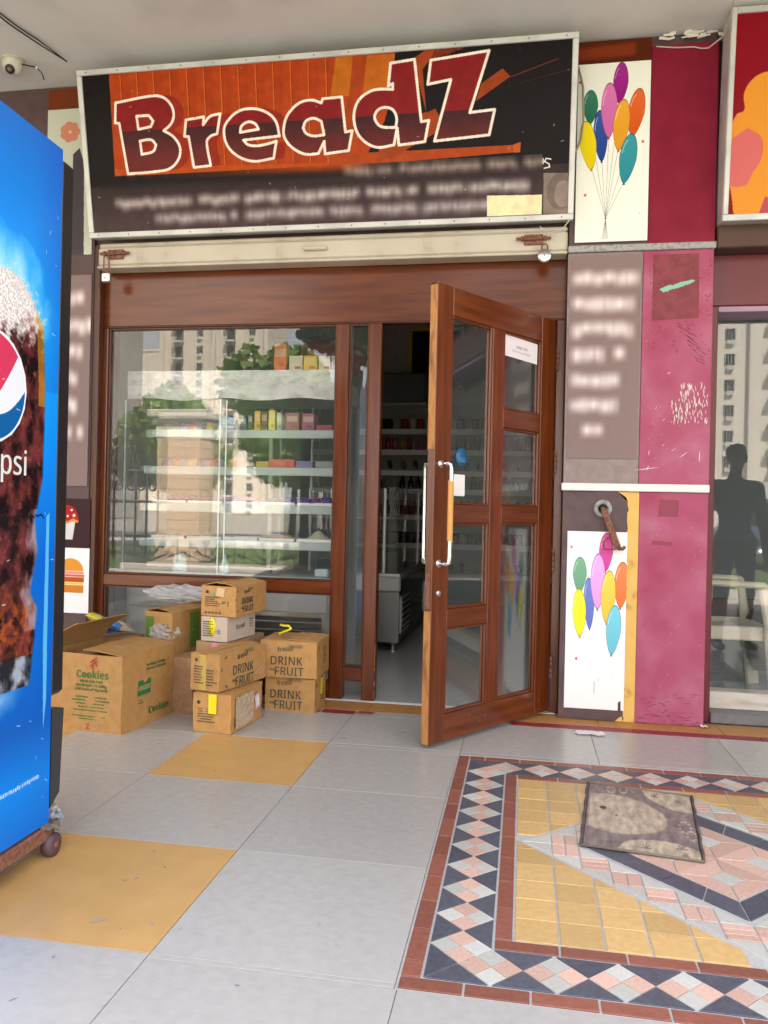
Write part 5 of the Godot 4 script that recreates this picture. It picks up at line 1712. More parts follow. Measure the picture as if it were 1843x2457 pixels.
	for q in stock:
		var o := thing(("juice_carton" if q[0] == "carton" else "snack_box"), q[1], q[0], Vector3(q[2], q[3], -0.42))
		var c: Color = q[7]
		part("carton_body", box(q[4], q[5], q[6], 0.003), plain(c, 0.4), o, Vector3(0, q[5] * 0.5 + 0.0005, 0))
		if q[5] > 0.08:
			part("front_print", box(q[4] * 0.8, q[5] * 0.3, 0.002, 0), plain(c.lerp(Color(0.6, 0.55, 0.4), 0.5), 0.4), o, Vector3(0, q[5] * 0.68, q[6] * 0.5 + 0.0012))
			part("front_print", box(q[4] * 0.45, q[5] * 0.16, 0.002, 0), plain(Color(0.45, 0.06, 0.03) if q[0] == "carton" else c * 0.5, 0.4), o, Vector3(q[4] * 0.15, q[5] * 0.28, q[6] * 0.5 + 0.0012))
	# more small goods fill the second and top shelves
	var goods := packet(0.085, 0.07, 0.03)
	for k in 15:
		var lower := k < 9
		var gx: float = -2.24 + k * 0.052 if lower else -2.20 + (k - 9) * 0.06
		var gi := k % 5
		single("small_packet", goods, plain([Color(0.10, 0.07, 0.20), Color(0.38, 0.05, 0.03), Color(0.05, 0.10, 0.20), Color(0.36, 0.25, 0.04), Color(0.08, 0.05, 0.03)][gi], 0.25), "%s packet, %s from the left on the %s showcase shelf" % [["violet", "red", "navy", "ochre", "dark brown"][gi], ["first", "second", "third", "fourth", "fifth", "sixth", "seventh", "eighth", "ninth"][k if lower else k - 9], "second" if lower else "top"], "packet", Vector3(gx, (y2 if lower else y1) + 0.03, -0.40), Vector3(1.2, rng.randf_range(-0.3, 0.3), 0), "packets at the left of the %s showcase shelf" % ("second" if lower else "top"))
	# trays on the third and fourth shelves
	var tr := thing("white_tray", "white tray of purple packets on the third shelf", "tray", Vector3(-2.2, y3, -0.42), 0.0, "white trays in the showcase")
	part("tray_base", box(0.225, 0.006, 0.2, 0.002), M.white, tr, Vector3(0, 0.004, 0))
	for s2 in [-1, 1]:
		part("tray_rim", box(0.225, 0.016, 0.006, 0.002), M.white, tr, Vector3(0, 0.0155, s2 * 0.097))
		part("tray_rim", box(0.006, 0.016, 0.187, 0.002), M.white, tr, Vector3(s2 * 0.1095, 0.0155, 0))
	var xs := [-1.96, -1.725, -1.49, -1.25]
	for k in 4:
		copy(tr, "white_tray", ["white tray of purple packets behind the bright glass edges", "white tray of purple packets left of the rear post", "white tray of purple packets in the middle right of the third shelf", "white tray with purple and red packets at the end of the third shelf"][k], Vector3(xs[k], y3, -0.42))
	for k in 5:
		copy(tr, "white_tray", ["empty white tray at the left of the fourth shelf", "second white tray on the fourth shelf", "third white tray on the fourth shelf", "white tray under the flat pastries on the fourth shelf", "white tray under the pale heap at the end of the fourth shelf"][k], Vector3(([-2.2] + xs)[k], y4, -0.42))
	var pk := packet(0.09, 0.06, 0.032)
	var nth := ["one", "two", "three", "four", "five", "six", "seven", "eight", "nine", "ten", "eleven", "twelve", "thirteen", "fourteen", "fifteen", "sixteen", "seventeen"]
	for k in 34:
		var col := Color(0.10, 0.02, 0.24)
		if k % 11 == 10:
			col = Color(0.40, 0.02, 0.04)
		var mm := plain(col, 0.22)
		var x := -2.28 + (k % 17) * 0.068 + rng.randf_range(-0.01, 0.01)
		single("purple_packet", pk, mm, "shiny %s packet, number %s of the %s row on the third showcase shelf" % ["purple" if k % 11 != 10 else "red", nth[k % 17], ["front", "rear"][int(k / 17.0)]], "packet", Vector3(x, y3 + 0.028 + 0.014 * int(k / 17.0), -0.345 - 0.07 * int(k / 17.0)), Vector3(rng.randf_range(-0.5, 0.1), rng.randf_range(-0.4, 0.4), rng.randf_range(-0.2, 0.2)), "purple packets on the third shelf" if k % 11 != 10 else "red packets on the third shelf")
	var ps := cap_lathe([Vector2(0.035, 0), Vector2(0.045, 0.008), Vector2(0.03, 0.018), Vector2(0.01, 0.021)], 14)
	for k in 9:
		single("pastry", ps, mottled([Color(0.35, 0.18, 0.06), Color(0.5, 0.33, 0.15)], 0.05, Vector3(6, 6, 6), 0.7, 140), "flat brown pastry, number %s from the left in the %s of the heap" % [nth[k % 5], ["bottom", "top"][int(k / 5.0)]], "pastry", Vector3(-1.58 + (k % 5) * 0.045, y4 + 0.008 + 0.012 * int(k / 5.0), -0.38 - 0.04 * int(k / 5.0)), Vector3.ZERO, "pastries on the fourth shelf")
	single("pale_pastry_heap", cap_lathe([Vector2(0.095, 0.0), Vector2(0.08, 0.012), Vector2(0.05, 0.035), Vector2(0.022, 0.058), Vector2(0.008, 0.066)], 11), plain(Color(0.46, 0.44, 0.33), 0.8), "pale heap of pastry under film on the last tray", "pastry", Vector3(-1.25, y4 + 0.008, -0.42))
	for k in 6:
		single("dark_packet", pk, plain([Color(0.35, 0.12, 0.05), Color(0.12, 0.08, 0.06)][k % 2], 0.3), "%s packet, %s of six from the left on the fourth showcase shelf" % [["brown", "black"][k % 2], ["first", "second", "third", "fourth", "fifth", "last"][k]], "packet", Vector3(-2.26 + k * 0.075, y4 + 0.018, -0.38), Vector3(-0.3, rng.randf_range(-0.5, 0.5), 0), ["brown packets on the fourth shelf", "black packets on the fourth shelf"][k % 2])
	# on the base
	var bagm := sheet(12, 10, func(u, v):
		var a: float = u * TAU
		var w: float = 0.05 * (1.0 - 0.25 * v) * (1 + 0.2 * nz.get_noise_2d(u * 9.0, v * 6.0))
		return Vector3(cos(a) * w, v * 0.105 + 0.012 * sin(a * 2) * v, sin(a) * w * 0.6))
	single("blue_paper_bag", bagm, plain(Color(0.38, 0.56, 0.60), 0.6), "pale blue paper bag standing on the base of the showcase", "bag", Vector3(-2.14, 0.656, -0.38))
	single("paper_cone", cap_lathe([Vector2(0.036, 0), Vector2(0.03, 0.03), Vector2(0.004, 0.125)], 12), plain(Color(0.40, 0.60, 0.63), 0.6), "pale blue paper cone on the base of the showcase", "cone", Vector3(-1.835, 0.656, -0.36))
	single("tissue_box", box(0.085, 0.05, 0.07, 0.008), plain(Color(0.45, 0.56, 0.60), 0.4), "small pale blue box in the lower corner of the window", "box", Vector3(-1.20, 0.682, -0.34))
	single("slice_board", box(0.14, 0.012, 0.1, 0.003), plain(Color(0.20, 0.18, 0.15), 0.6), "dark board leaning on the base of the showcase", "board", Vector3(-1.50, 0.70, -0.5), Vector3(0.5, 0.4, 0.3))
	# things stored on top, in the dark behind the cartons
	for k in 3:
		var sk := sheet(14, 10, func(u, v):
			var a: float = u * TAU
			var b: float = (v - 0.5) * PI
			var r: float = 0.14 * (1 + 0.25 * nz.get_noise_3d(cos(a) * 2 + k * 5, b * 2, sin(a) * 2))
			return Vector3(cos(a) * cos(b) * r * 1.2, sin(b) * r + 0.13, sin(a) * cos(b) * r))
		single("red_bag", sk, plain([Color(0.22, 0.02, 0.03), Color(0.16, 0.015, 0.03), Color(0.02, 0.02, 0.03)][k], 0.35), ["dark red plastic bag behind the cartons", "wine red plastic bag lying against the other red bag", "black plastic bag behind the orange carton"][k], "bag", Vector3([-1.33, -1.2, -1.55][k], 1.93, -0.72))

# a pillow packet with crimped ends
func packet(l: float, w: float, t: float) -> Mesh:
	var key := "pk%.3f%.3f%.3f" % [l, w, t]
	if not meshes.has(key):
		var st := begin()
		st.set_smooth_group(0)
		var N := 10
		var Wn := 6
		for side in [1.0, -1.0]:
			var g := []
			for i in N + 1:
				var row := []
				for j in Wn + 1:
					var u := float(i) / N
					var v := float(j) / Wn
					var hgt: float = t * 0.5 * pow(maxf(0.0, sin(PI * clampf((u - 0.1) / 0.8, 0, 1))), 0.6) * pow(maxf(0.0, sin(PI * v)), 0.5)
					hgt *= 1.0 + 0.35 * nz.get_noise_2d(u * 11.0 + t * 90, v * 9.0)
					row.append(Vector3((u - 0.5) * l, side * hgt, (v - 0.5) * w * (1.0 - 0.06 * sin(PI * u))))
				g.append(row)
			for i in N:
				for j in Wn:
					tri(st, g[i][j], g[i + 1][j], g[i + 1][j + 1], side < 0)
					tri(st, g[i][j], g[i + 1][j + 1], g[i][j + 1], side < 0)
		st.generate_normals()
		meshes[key] = st.commit()
	return meshes[key]

func build_back_shelves() -> void:
	var s := thing("shelving_unit", "tall white shelving full of goods along the back wall of the shop", "shelves")
	var ys := [2.05, 1.80, 1.55, 1.33, 1.02, 0.68, 0.33]
	var names := ["topmost", "second", "third", "fourth", "fifth", "sixth", "lowest"]
	for y in ys:
		pspan("shelf_board", Vector3(-2.6, y - 0.02, -5.55), Vector3(0.34, y, -5.17), M.white_matt, s, 0)
		pspan("price_strip", Vector3(-2.6, y - 0.05, -5.169), Vector3(0.34, y + 0.012, -5.155), M.white, s, 0)
	for k in 5:
		var x := -2.6 + k * 0.73
		pspan("upright", Vector3(x, 0.0, -5.575), Vector3(x + 0.02, 2.4, -5.552), M.steel, s, 0)
	pspan("back_panel", Vector3(-2.6, 0.0, -5.597), Vector3(0.34, 2.4, -5.58), plain(Color(0.42, 0.40, 0.38), 0.7), s, 0)
	pspan("plinth", Vector3(-2.6, 0.0, -5.5), Vector3(0.34, 0.27, -5.2), M.black, s, 0)
	var bottle := lathe([Vector2(0, 0), Vector2(0.032, 0.0), Vector2(0.034, 0.01), Vector2(0.034, 0.10), Vector2(0.014, 0.145), Vector2(0.013, 0.165), Vector2(0.017, 0.167), Vector2(0.017, 0.185), Vector2(0, 0.186)], 10)
	var jar := lathe([Vector2(0, 0), Vector2(0.045, 0), Vector2(0.047, 0.01), Vector2(0.047, 0.10), Vector2(0.04, 0.115), Vector2(0.046, 0.117), Vector2(0.046, 0.14), Vector2(0, 0.141)], 12)
	var tin := lathe([Vector2(0, 0), Vector2(0.035, 0), Vector2(0.035, 0.155), Vector2(0.03, 0.16), Vector2(0.03, 0.165), Vector2(0, 0.165)], 12)
	var cols := [Color(0.05, 0.012, 0.01), Color(0.25, 0.02, 0.02), Color(0.02, 0.02, 0.02), Color(0.35, 0.22, 0.05), Color(0.06, 0.16, 0.03), Color(0.28, 0.10, 0.16), Color(0.40, 0.38, 0.34), Color(0.02, 0.05, 0.14)]
	var mats := []
	for c in cols:
		mats.append(plain(c, 0.25))
	var kinds := [["glass_jar", jar, "jar", [6, 2, 1]], ["tall_tin", tin, "tin", [1, 3, 7, 5]], ["snack_bag", packet(0.16, 0.12, 0.06), "bag", [3, 1, 7, 4]], ["dark_bottle", bottle, "bottle", [0, 2, 6]], ["dark_bottle", bottle, "bottle", [2, 0, 1]], ["glass_jar", jar, "jar", [2, 3, 0]], ["snack_bag", packet(0.16, 0.12, 0.06), "bag", [3, 2, 5]]]
	var said := {"glass_jar": "jar", "tall_tin": "tall tin", "snack_bag": "snack bag", "dark_bottle": "bottle"}
	var words := ["dark brown", "red", "black", "ochre", "green", "rose", "pale grey", "navy"]
	var counts := {}
	var ord := ["first", "second", "third", "fourth", "fifth", "sixth", "seventh", "eighth", "ninth", "tenth", "eleventh", "twelfth", "thirteenth", "fourteenth", "fifteenth", "sixteenth", "seventeenth", "eighteenth", "nineteenth", "twentieth"]
	for r in 7:
		var kd = kinds[r]
		var x := -1.74
		while x < 0.28:
			var ci: int = kd[3][rng.randi() % kd[3].size()]
			var ck := "%d %d" % [r, ci]
			counts[ck] = counts.get(ck, 0) + 1
			var lab := "%s %s, %s of its colour from the left on the %s back wall shelf" % [words[ci], said[kd[0]], ord[counts[ck] - 1], names[r]]
			var rot := Vector3(PI / 2 - 0.15, 0, 0) if kd[0] == "snack_bag" else Vector3.ZERO
			if kd[0] == "snack_bag":
				rot = Vector3(PI / 2 - 0.2, PI / 2, 0)
			single(kd[0], kd[1], mats[ci], lab, kd[2], Vector3(x, ys[r] + (0.085 if kd[0] == "snack_bag" else 0.001), -5.24 + rng.randf_range(-0.02, 0.02)), rot, "%s %ss on the %s shelf" % [words[ci], said[kd[0]], names[r]])
			x += rng.randf_range(0.082, 0.112) if kd[0] != "snack_bag" else rng.randf_range(0.125, 0.17)
	# framed picture and wall unit
	var f := thing("framed_picture", "gold framed dark picture hanging high on the back wall", "picture", Vector3(-1.12, 2.98, -5.56))
	for y in [-0.37, 0.37]:
		part("frame", box(0.70, 0.05, 0.04, 0.008), M.brass, f, Vector3(0, y, 0))
	for x in [-0.325, 0.325]:
		part("frame", box(0.05, 0.689, 0.04, 0.008), M.brass, f, Vector3(x, 0, 0))
	var im := canvas(128, 144, Color(0.20, 0.06, 0.06))
	dot(im, Vector2(64, 76), 26, Color(0.32, 0.24, 0.08), 44)
	dot(im, Vector2(64, 40), 12, Color(0.42, 0.30, 0.14))
	im.fill_rect(Rect2i(44, 92, 22, 24), Color(0.62, 0.56, 0.26))
	smear(im, Rect2i(0, 0, 128, 144), 5)
	part("print", board(0.60, 0.69), printed(im), f, Vector3(0, 0, 0.006))
	var u := thing("wall_unit", "grey wall unit with a pale lower edge above the shelves", "cabinet", Vector3(-1.48, 2.34, -5.30))
	part("cabinet_body", box(0.60, 0.36, 0.32, 0.02), plain(Color(0.12, 0.12, 0.12), 0.4), u, Vector3(0, 0.22, 0))
	part("lower_edge", box(0.60, 0.025, 0.325, 0.006), M.white, u, Vector3(0, 0.026, 0))

func build_counter() -> void:
	var c := thing("chiller_counter", "black and steel chiller counter with a glass top inside the door", "counter", Vector3(-1.27, 0.0, -1.54))
	var w := 0.73
	var l := 3.1
	var side := plain(Color(0.028, 0.028, 0.03), 0.18)
	pspan("counter_body", Vector3(-w * 0.5, 0.085, -l), Vector3(w * 0.5, 0.545, -0.012), side, c, 0.008)
	pspan("end_panel", Vector3(-w * 0.5, 0.08, -0.0115), Vector3(w * 0.5, 0.46, 0.0), plain(Color(0.30, 0.30, 0.30), 0.3, 0.8), c, 0.005)
	pspan("end_bumper", Vector3(-w * 0.5 - 0.005, 0.461, -0.03), Vector3(w * 0.5 + 0.006, 0.575, 0.012), plain(Color(0.45, 0.44, 0.42), 0.4), c, 0.02)
	pspan("counter_top", Vector3(-w * 0.5, 0.5455, -l), Vector3(w * 0.5, 0.60, -0.031), M.steel, c, 0.006)
	# side vents
	for z in [-0.06, -1.55]:
		pspan("vent_frame", Vector3(w * 0.5 + 0.0005, 0.14, z - 0.42), Vector3(w * 0.5 + 0.010, 0.42, z), M.steel, c, 0.003)
		pspan("vent_opening", Vector3(w * 0.5 + 0.0105, 0.165, z - 0.39), Vector3(w * 0.5 + 0.0125, 0.395, z - 0.03), M.black, c, 0)
		for k in 5:
			pspan("vent_slat", Vector3(w * 0.5 + 0.013, 0.185 + k * 0.045, z - 0.39), Vector3(w * 0.5 + 0.018, 0.20 + k * 0.045, z - 0.03), M.steel, c, 0.001)
	for x in [-0.3, 0.31]:
		for z in [-0.08, -l + 0.1]:
			part("foot", cap_lathe([Vector2(0.03, 0.0), Vector2(0.03, 0.012), Vector2(0.012, 0.02), Vector2(0.012, 0.055), Vector2(0.028, 0.06), Vector2(0.028, 0.084)], 12), M.steel, c, Vector3(x, 0.0, z))
	pspan("glass_side", Vector3(w * 0.5 - 0.03, 0.601, -l), Vector3(w * 0.5 - 0.024, 1.24, -0.06), M.glass, c, 0)
	pspan("glass_top", Vector3(-w * 0.5, 1.241, -l), Vector3(w * 0.5 - 0.02, 1.249, -0.06), M.glass_green, c, 0)
	pspan("glass_end", Vector3(-w * 0.5, 0.601, -0.06), Vector3(w * 0.5 - 0.031, 1.24, -0.054), M.glass, c, 0)
	part("corner_post", box(0.02, 0.64, 0.02, 0.003), M.white, c, Vector3(w * 0.5 - 0.13, 0.92, -0.04))
	part("corner_post", box(0.016, 0.64, 0.016, 0.003), M.white, c, Vector3(w * 0.5 - 0.027, 0.92, -1.2))
	for y in [0.82, 1.02]:
		pspan("inner_shelf", Vector3(-w * 0.5, y, -l), Vector3(w * 0.5 - 0.05, y + 0.008, -0.08), M.glass_green, c, 0)

# ------------------------------------------------------------------ refrigerator
func fridge_image() -> Image:
	var W := 544
	var H := 1632
	var im := canvas(W, H, Color(0, 0.5, 0.9))
	var n := FastNoiseLite.new()
	n.seed = 5
	n.frequency = 0.02
	n.fractal_octaves = 4
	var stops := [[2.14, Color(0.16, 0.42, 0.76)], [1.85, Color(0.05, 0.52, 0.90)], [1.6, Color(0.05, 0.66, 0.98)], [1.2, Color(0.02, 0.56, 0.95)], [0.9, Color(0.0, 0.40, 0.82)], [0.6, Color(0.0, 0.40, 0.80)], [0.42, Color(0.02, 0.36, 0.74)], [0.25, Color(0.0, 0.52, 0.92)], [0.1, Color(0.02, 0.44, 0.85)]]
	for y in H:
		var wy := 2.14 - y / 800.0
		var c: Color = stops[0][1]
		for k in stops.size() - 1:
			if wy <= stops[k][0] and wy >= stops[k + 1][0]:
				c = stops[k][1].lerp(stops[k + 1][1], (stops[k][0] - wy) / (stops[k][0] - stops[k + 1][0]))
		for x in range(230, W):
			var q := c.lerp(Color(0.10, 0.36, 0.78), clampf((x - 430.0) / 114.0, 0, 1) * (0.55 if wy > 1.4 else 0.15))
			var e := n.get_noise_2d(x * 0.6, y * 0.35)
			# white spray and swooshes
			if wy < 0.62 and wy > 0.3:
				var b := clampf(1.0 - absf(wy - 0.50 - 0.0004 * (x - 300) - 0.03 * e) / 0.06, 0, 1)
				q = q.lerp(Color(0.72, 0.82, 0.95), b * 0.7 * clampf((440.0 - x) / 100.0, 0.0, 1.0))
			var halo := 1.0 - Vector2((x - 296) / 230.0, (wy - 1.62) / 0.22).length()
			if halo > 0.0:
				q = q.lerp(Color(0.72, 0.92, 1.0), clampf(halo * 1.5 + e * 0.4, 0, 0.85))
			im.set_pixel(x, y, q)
	# the tumbler of cola
	var prof := [[1.70, 0.10], [1.66, 0.17], [1.58, 0.235], [1.40, 0.25], [1.14, 0.245], [1.017, 0.212], [0.93, 0.228], [0.81, 0.195], [0.76, 0.232], [0.61, 0.212], [0.54, 0.20]]
	for k in prof.size() - 1:
		var ya: float = (2.14 - prof[k][0]) * 800
		var yb: float = (2.14 - prof[k + 1][0]) * 800
		for y in range(int(ya), int(yb)):
			var hw: float = lerpf(prof[k][1], prof[k + 1][1], (y - ya) / (yb - ya)) * 800
			var wy := 2.14 - y / 800.0
			for x in range(max(230, int(296 - hw)), min(W, int(296 + hw))):
				var e := n.get_noise_2d(x * 0.75, y * 0.55)
				var e2 := n.get_noise_2d(x * 1.6 + 900, y * 1.6)
				var c := Color(0.17, 0.075, 0.085).lerp(Color(0.43, 0.19, 0.19), clampf(0.45 + e * 1.5, 0, 1))
				c = c.lerp(Color(0.62, 0.34, 0.28), clampf(e2 * 1.8 - 0.5, 0, 0.7))
				c = c.lerp(Color(0.08, 0.04, 0.06), clampf(-e * 2.6 - 0.35, 0, 1))
				if wy < 0.85 and wy > 0.63:
					c = c.lerp(Color(0.74, 0.34, 0.10), clampf(0.35 + e2 * 1.6, 0, 0.8) * (1.0 - absf(wy - 0.72) / 0.13))
				if wy > 1.50:
					c = c.lerp(Color(0.82, 0.78, 0.76), clampf((wy - 1.53) / 0.08 + e2 * 1.0, 0, 1))
				if wy < 0.63:
					c = Color(0.13, 0.14, 0.17).lerp(Color(0.62, 0.66, 0.72), clampf(0.25 + e * 2.0 + (0.62 - wy) * 2.0, 0, 1))
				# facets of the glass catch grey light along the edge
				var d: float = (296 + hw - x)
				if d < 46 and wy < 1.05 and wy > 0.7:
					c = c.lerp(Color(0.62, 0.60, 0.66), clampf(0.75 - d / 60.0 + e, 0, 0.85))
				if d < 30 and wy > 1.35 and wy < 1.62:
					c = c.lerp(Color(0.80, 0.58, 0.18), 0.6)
				# soft outer edge of the printed glass
				im.set_pixel(x, y, im.get_pixel(x, y).lerp(c, clampf(d / 9.0, 0, 1)))
	# froth spilling over the rim
	for y in range(int((2.14 - 1.76) * 800), int((2.14 - 1.47) * 800)):
		for x in range(230, 500):
			var wy := 2.14 - y / 800.0
			var e := n.get_noise_2d(x * 1.8 + 400, y * 1.8)
			var e3 := n.get_noise_2d(x * 6.0, y * 6.0 + 700)
			var b := 1.0 - Vector2((x - 300) / 170.0, (wy - 1.615) / 0.11).length() + e * 0.55
			if b > 0.0:
				im.set_pixel(x, y, im.get_pixel(x, y).lerp(Color(0.93, 0.93, 0.93).lerp(Color(0.62, 0.56, 0.52), clampf(e3 * 1.6 + 0.1, 0, 0.6)), clampf(b * 2.4, 0, 0.92)))
	# round emblem: red above, white wave, blue below
	var cc := Vector2(296, (2.14 - 1.38) * 800)
	var r := 117.0
	dot(im, cc, r + 7, Color(0.90, 0.92, 0.95))
	for y in range(int(cc.y - r), int(cc.y + r)):
		for x in range(int(cc.x - 66), int(cc.x + r)):
			var p := (Vector2(x, y) - cc) / r
			if p.length() > 1.0:
				continue
			var up := 0.55 - 1.05 * p.x - 0.35 * p.x * p.x
			var lo := 0.62 - 0.30 * p.x - 0.25 * p.x * p.x + 0.12 * sin(p.x * 3.0)
			var c := Color(0.88, 0.90, 0.93)
			if p.y < up - 0.18:
				c = Color(0.80, 0.22, 0.36)
			elif p.y > lo - 0.10:
				c = Color(0.02, 0.36, 0.62)
			im.set_pixel(x, y, c)
	# scratches, a row of small type near the foot
	dashes(im, 250, 500, 1512, 11, Color(0.70, 0.82, 0.92), 8, -0.02)
	for k in 30:
		var a := Vector2(rng.randf_range(260, 530), rng.randf_range(100, 1600))
		line(im, a, a + Vector2.from_angle(rng.randf() * TAU) * rng.randf_range(2, 14), 1.6, Color(0.75, 0.85, 0.93))
	for k in 14:
		line(im, Vector2(330 + k * 12, 884 + rng.randf() * 8), Vector2(342 + k * 12, 886 + rng.randf() * 12), 4, Color(0.10, 0.10, 0.12))
	fill_poly(im, [[Vector2(508, 890), Vector2(520, 880), Vector2(522, 1330), Vector2(512, 1400), Vector2(505, 1200)]], func(_y): return Color(0.35, 0.72, 0.92))
	return im

func build_fridge() -> void:
	var f := thing("drinks_refrigerator", "tall blue drinks refrigerator with a cola glass on its side", "refrigerator", Vector3(-1.71, 0.0, 2.54))
	var blue := plain(Color(0.01, 0.17, 0.55), 0.25)
	pspan("cabinet", Vector3(-0.315, 0.10, -0.338), Vector3(0.312, 2.14, 0.34), blue, f, 0.012)
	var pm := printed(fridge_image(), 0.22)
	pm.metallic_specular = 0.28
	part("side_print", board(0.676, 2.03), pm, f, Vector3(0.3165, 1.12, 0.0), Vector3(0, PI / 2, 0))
	part("lettering", letters("pepsi", 0.070, false), M.white, f, Vector3(0.3172, 1.178, -0.077), Vector3(0, PI / 2, 0))
	# door with black frame faces the shop
	pspan("door_frame", Vector3(-0.31, 0.48, -0.415), Vector3(0.312, 2.115, -0.3385), M.black, f, 0.012)
	pspan("door_glass", Vector3(-0.25, 0.56, -0.4195), Vector3(0.25, 2.03, -0.4155), plain(Color(0.03, 0.035, 0.04), 0.03), f, 0)
	pspan("gasket", Vector3(-0.30, 0.50, -0.3384), Vector3(0.305, 2.10, -0.3381), M.rubber, f, 0)
	var st := begin()
	face(st, [Vector3(0.318, 0.145, -0.34), Vector3(0.318, 0.445, -0.34), Vector3(0.318, 0.435, -0.405), Vector3(0.318, 0.18, -0.39)], Vector3(0, 0.3, -0.36))
	face(st, [Vector3(-0.315, 0.145, -0.34), Vector3(-0.315, 0.445, -0.34), Vector3(-0.315, 0.435, -0.405), Vector3(-0.315, 0.18, -0.39)], Vector3(0, 0.3, -0.36))
	face(st, [Vector3(-0.315, 0.435, -0.405), Vector3(0.318, 0.435, -0.405), Vector3(0.318, 0.18, -0.39), Vector3(-0.315, 0.18, -0.39)], Vector3(0, 0.3, -0.36))
	face(st, [Vector3(-0.315, 0.435, -0.405), Vector3(0.318, 0.435, -0.405), Vector3(0.318, 0.445, -0.34), Vector3(-0.315, 0.445, -0.34)], Vector3(0, 0.3, -0.36))
	face(st, [Vector3(-0.315, 0.18, -0.39), Vector3(0.318, 0.18, -0.39), Vector3(0.318, 0.145, -0.34), Vector3(-0.315, 0.145, -0.34)], Vector3(0, 0.3, -0.36))
	part("kick_grill", st.commit(), plain(Color(0.035, 0.037, 0.045), 0.5), f)
	# angle iron base with casters
	for x in [-0.29, 0.305]:
		pspan("base_bar", Vector3(x - 0.02, 0.055, -0.36), Vector3(x + 0.02, 0.098, 0.36), M.rust, f, 0.004)
	for z in [-0.33, 0.34]:
		pspan("base_bar", Vector3(-0.269, 0.06, z - 0.02), Vector3(0.284, 0.097, z + 0.02), M.rust, f, 0.004)
	for x in [-0.29, 0.322]:
		for z in [-0.345, 0.34]:
			var w := part("caster", cap_lathe([Vector2(0.02, -0.018), Vector2(0.034, -0.014), Vector2(0.036, 0.0), Vector2(0.034, 0.014), Vector2(0.02, 0.018)], 18), plain(Color(0.10, 0.055, 0.065), 0.6), f, Vector3(x, 0.036, z), Vector3(0, 0, PI / 2))
			part("caster_hub", cap_lathe([Vector2(0.012, -0.021), Vector2(0.012, 0.021)], 10), M.rust, w)
			part("caster_fork", box(0.006, 0.05, 0.03, 0.002), M.rust, f, Vector3(x - 0.023, 0.05, z))
	# litter caught under the cabinet by the caster
	for k in 5:
		var sm := sheet(6, 6, func(u, v): return Vector3((u - 0.5) * 0.06, 0.016 * nz.get_noise_2d(u * 7 + k * 9, v * 7) + 0.015 * v, (v - 0.5) * 0.06), false)
		single("litter_scrap", sm, [plain(Color(0.55, 0.52, 0.45), 0.7), M.paper, plain(Color(0.45, 0.06, 0.05), 0.5), plain(Color(0.30, 0.34, 0.42), 0.4), plain(Color(0.16, 0.13, 0.10), 0.8)][k], ["buff paper scrap under the refrigerator", "white paper scrap by the refrigerator caster", "red wrapper scrap above the caster", "grey blue wrapper scrap beside the caster", "brown scrap of rag under the refrigerator"][k], "litter", Vector3(-1.44 + 0.012 * k, 0.105 - 0.012 * (k % 3), 2.135 + 0.022 * ((k * 2) % 5)), Vector3(rng.randf(), rng.randf() * 3, rng.randf_range(-0.4, 0.4)))

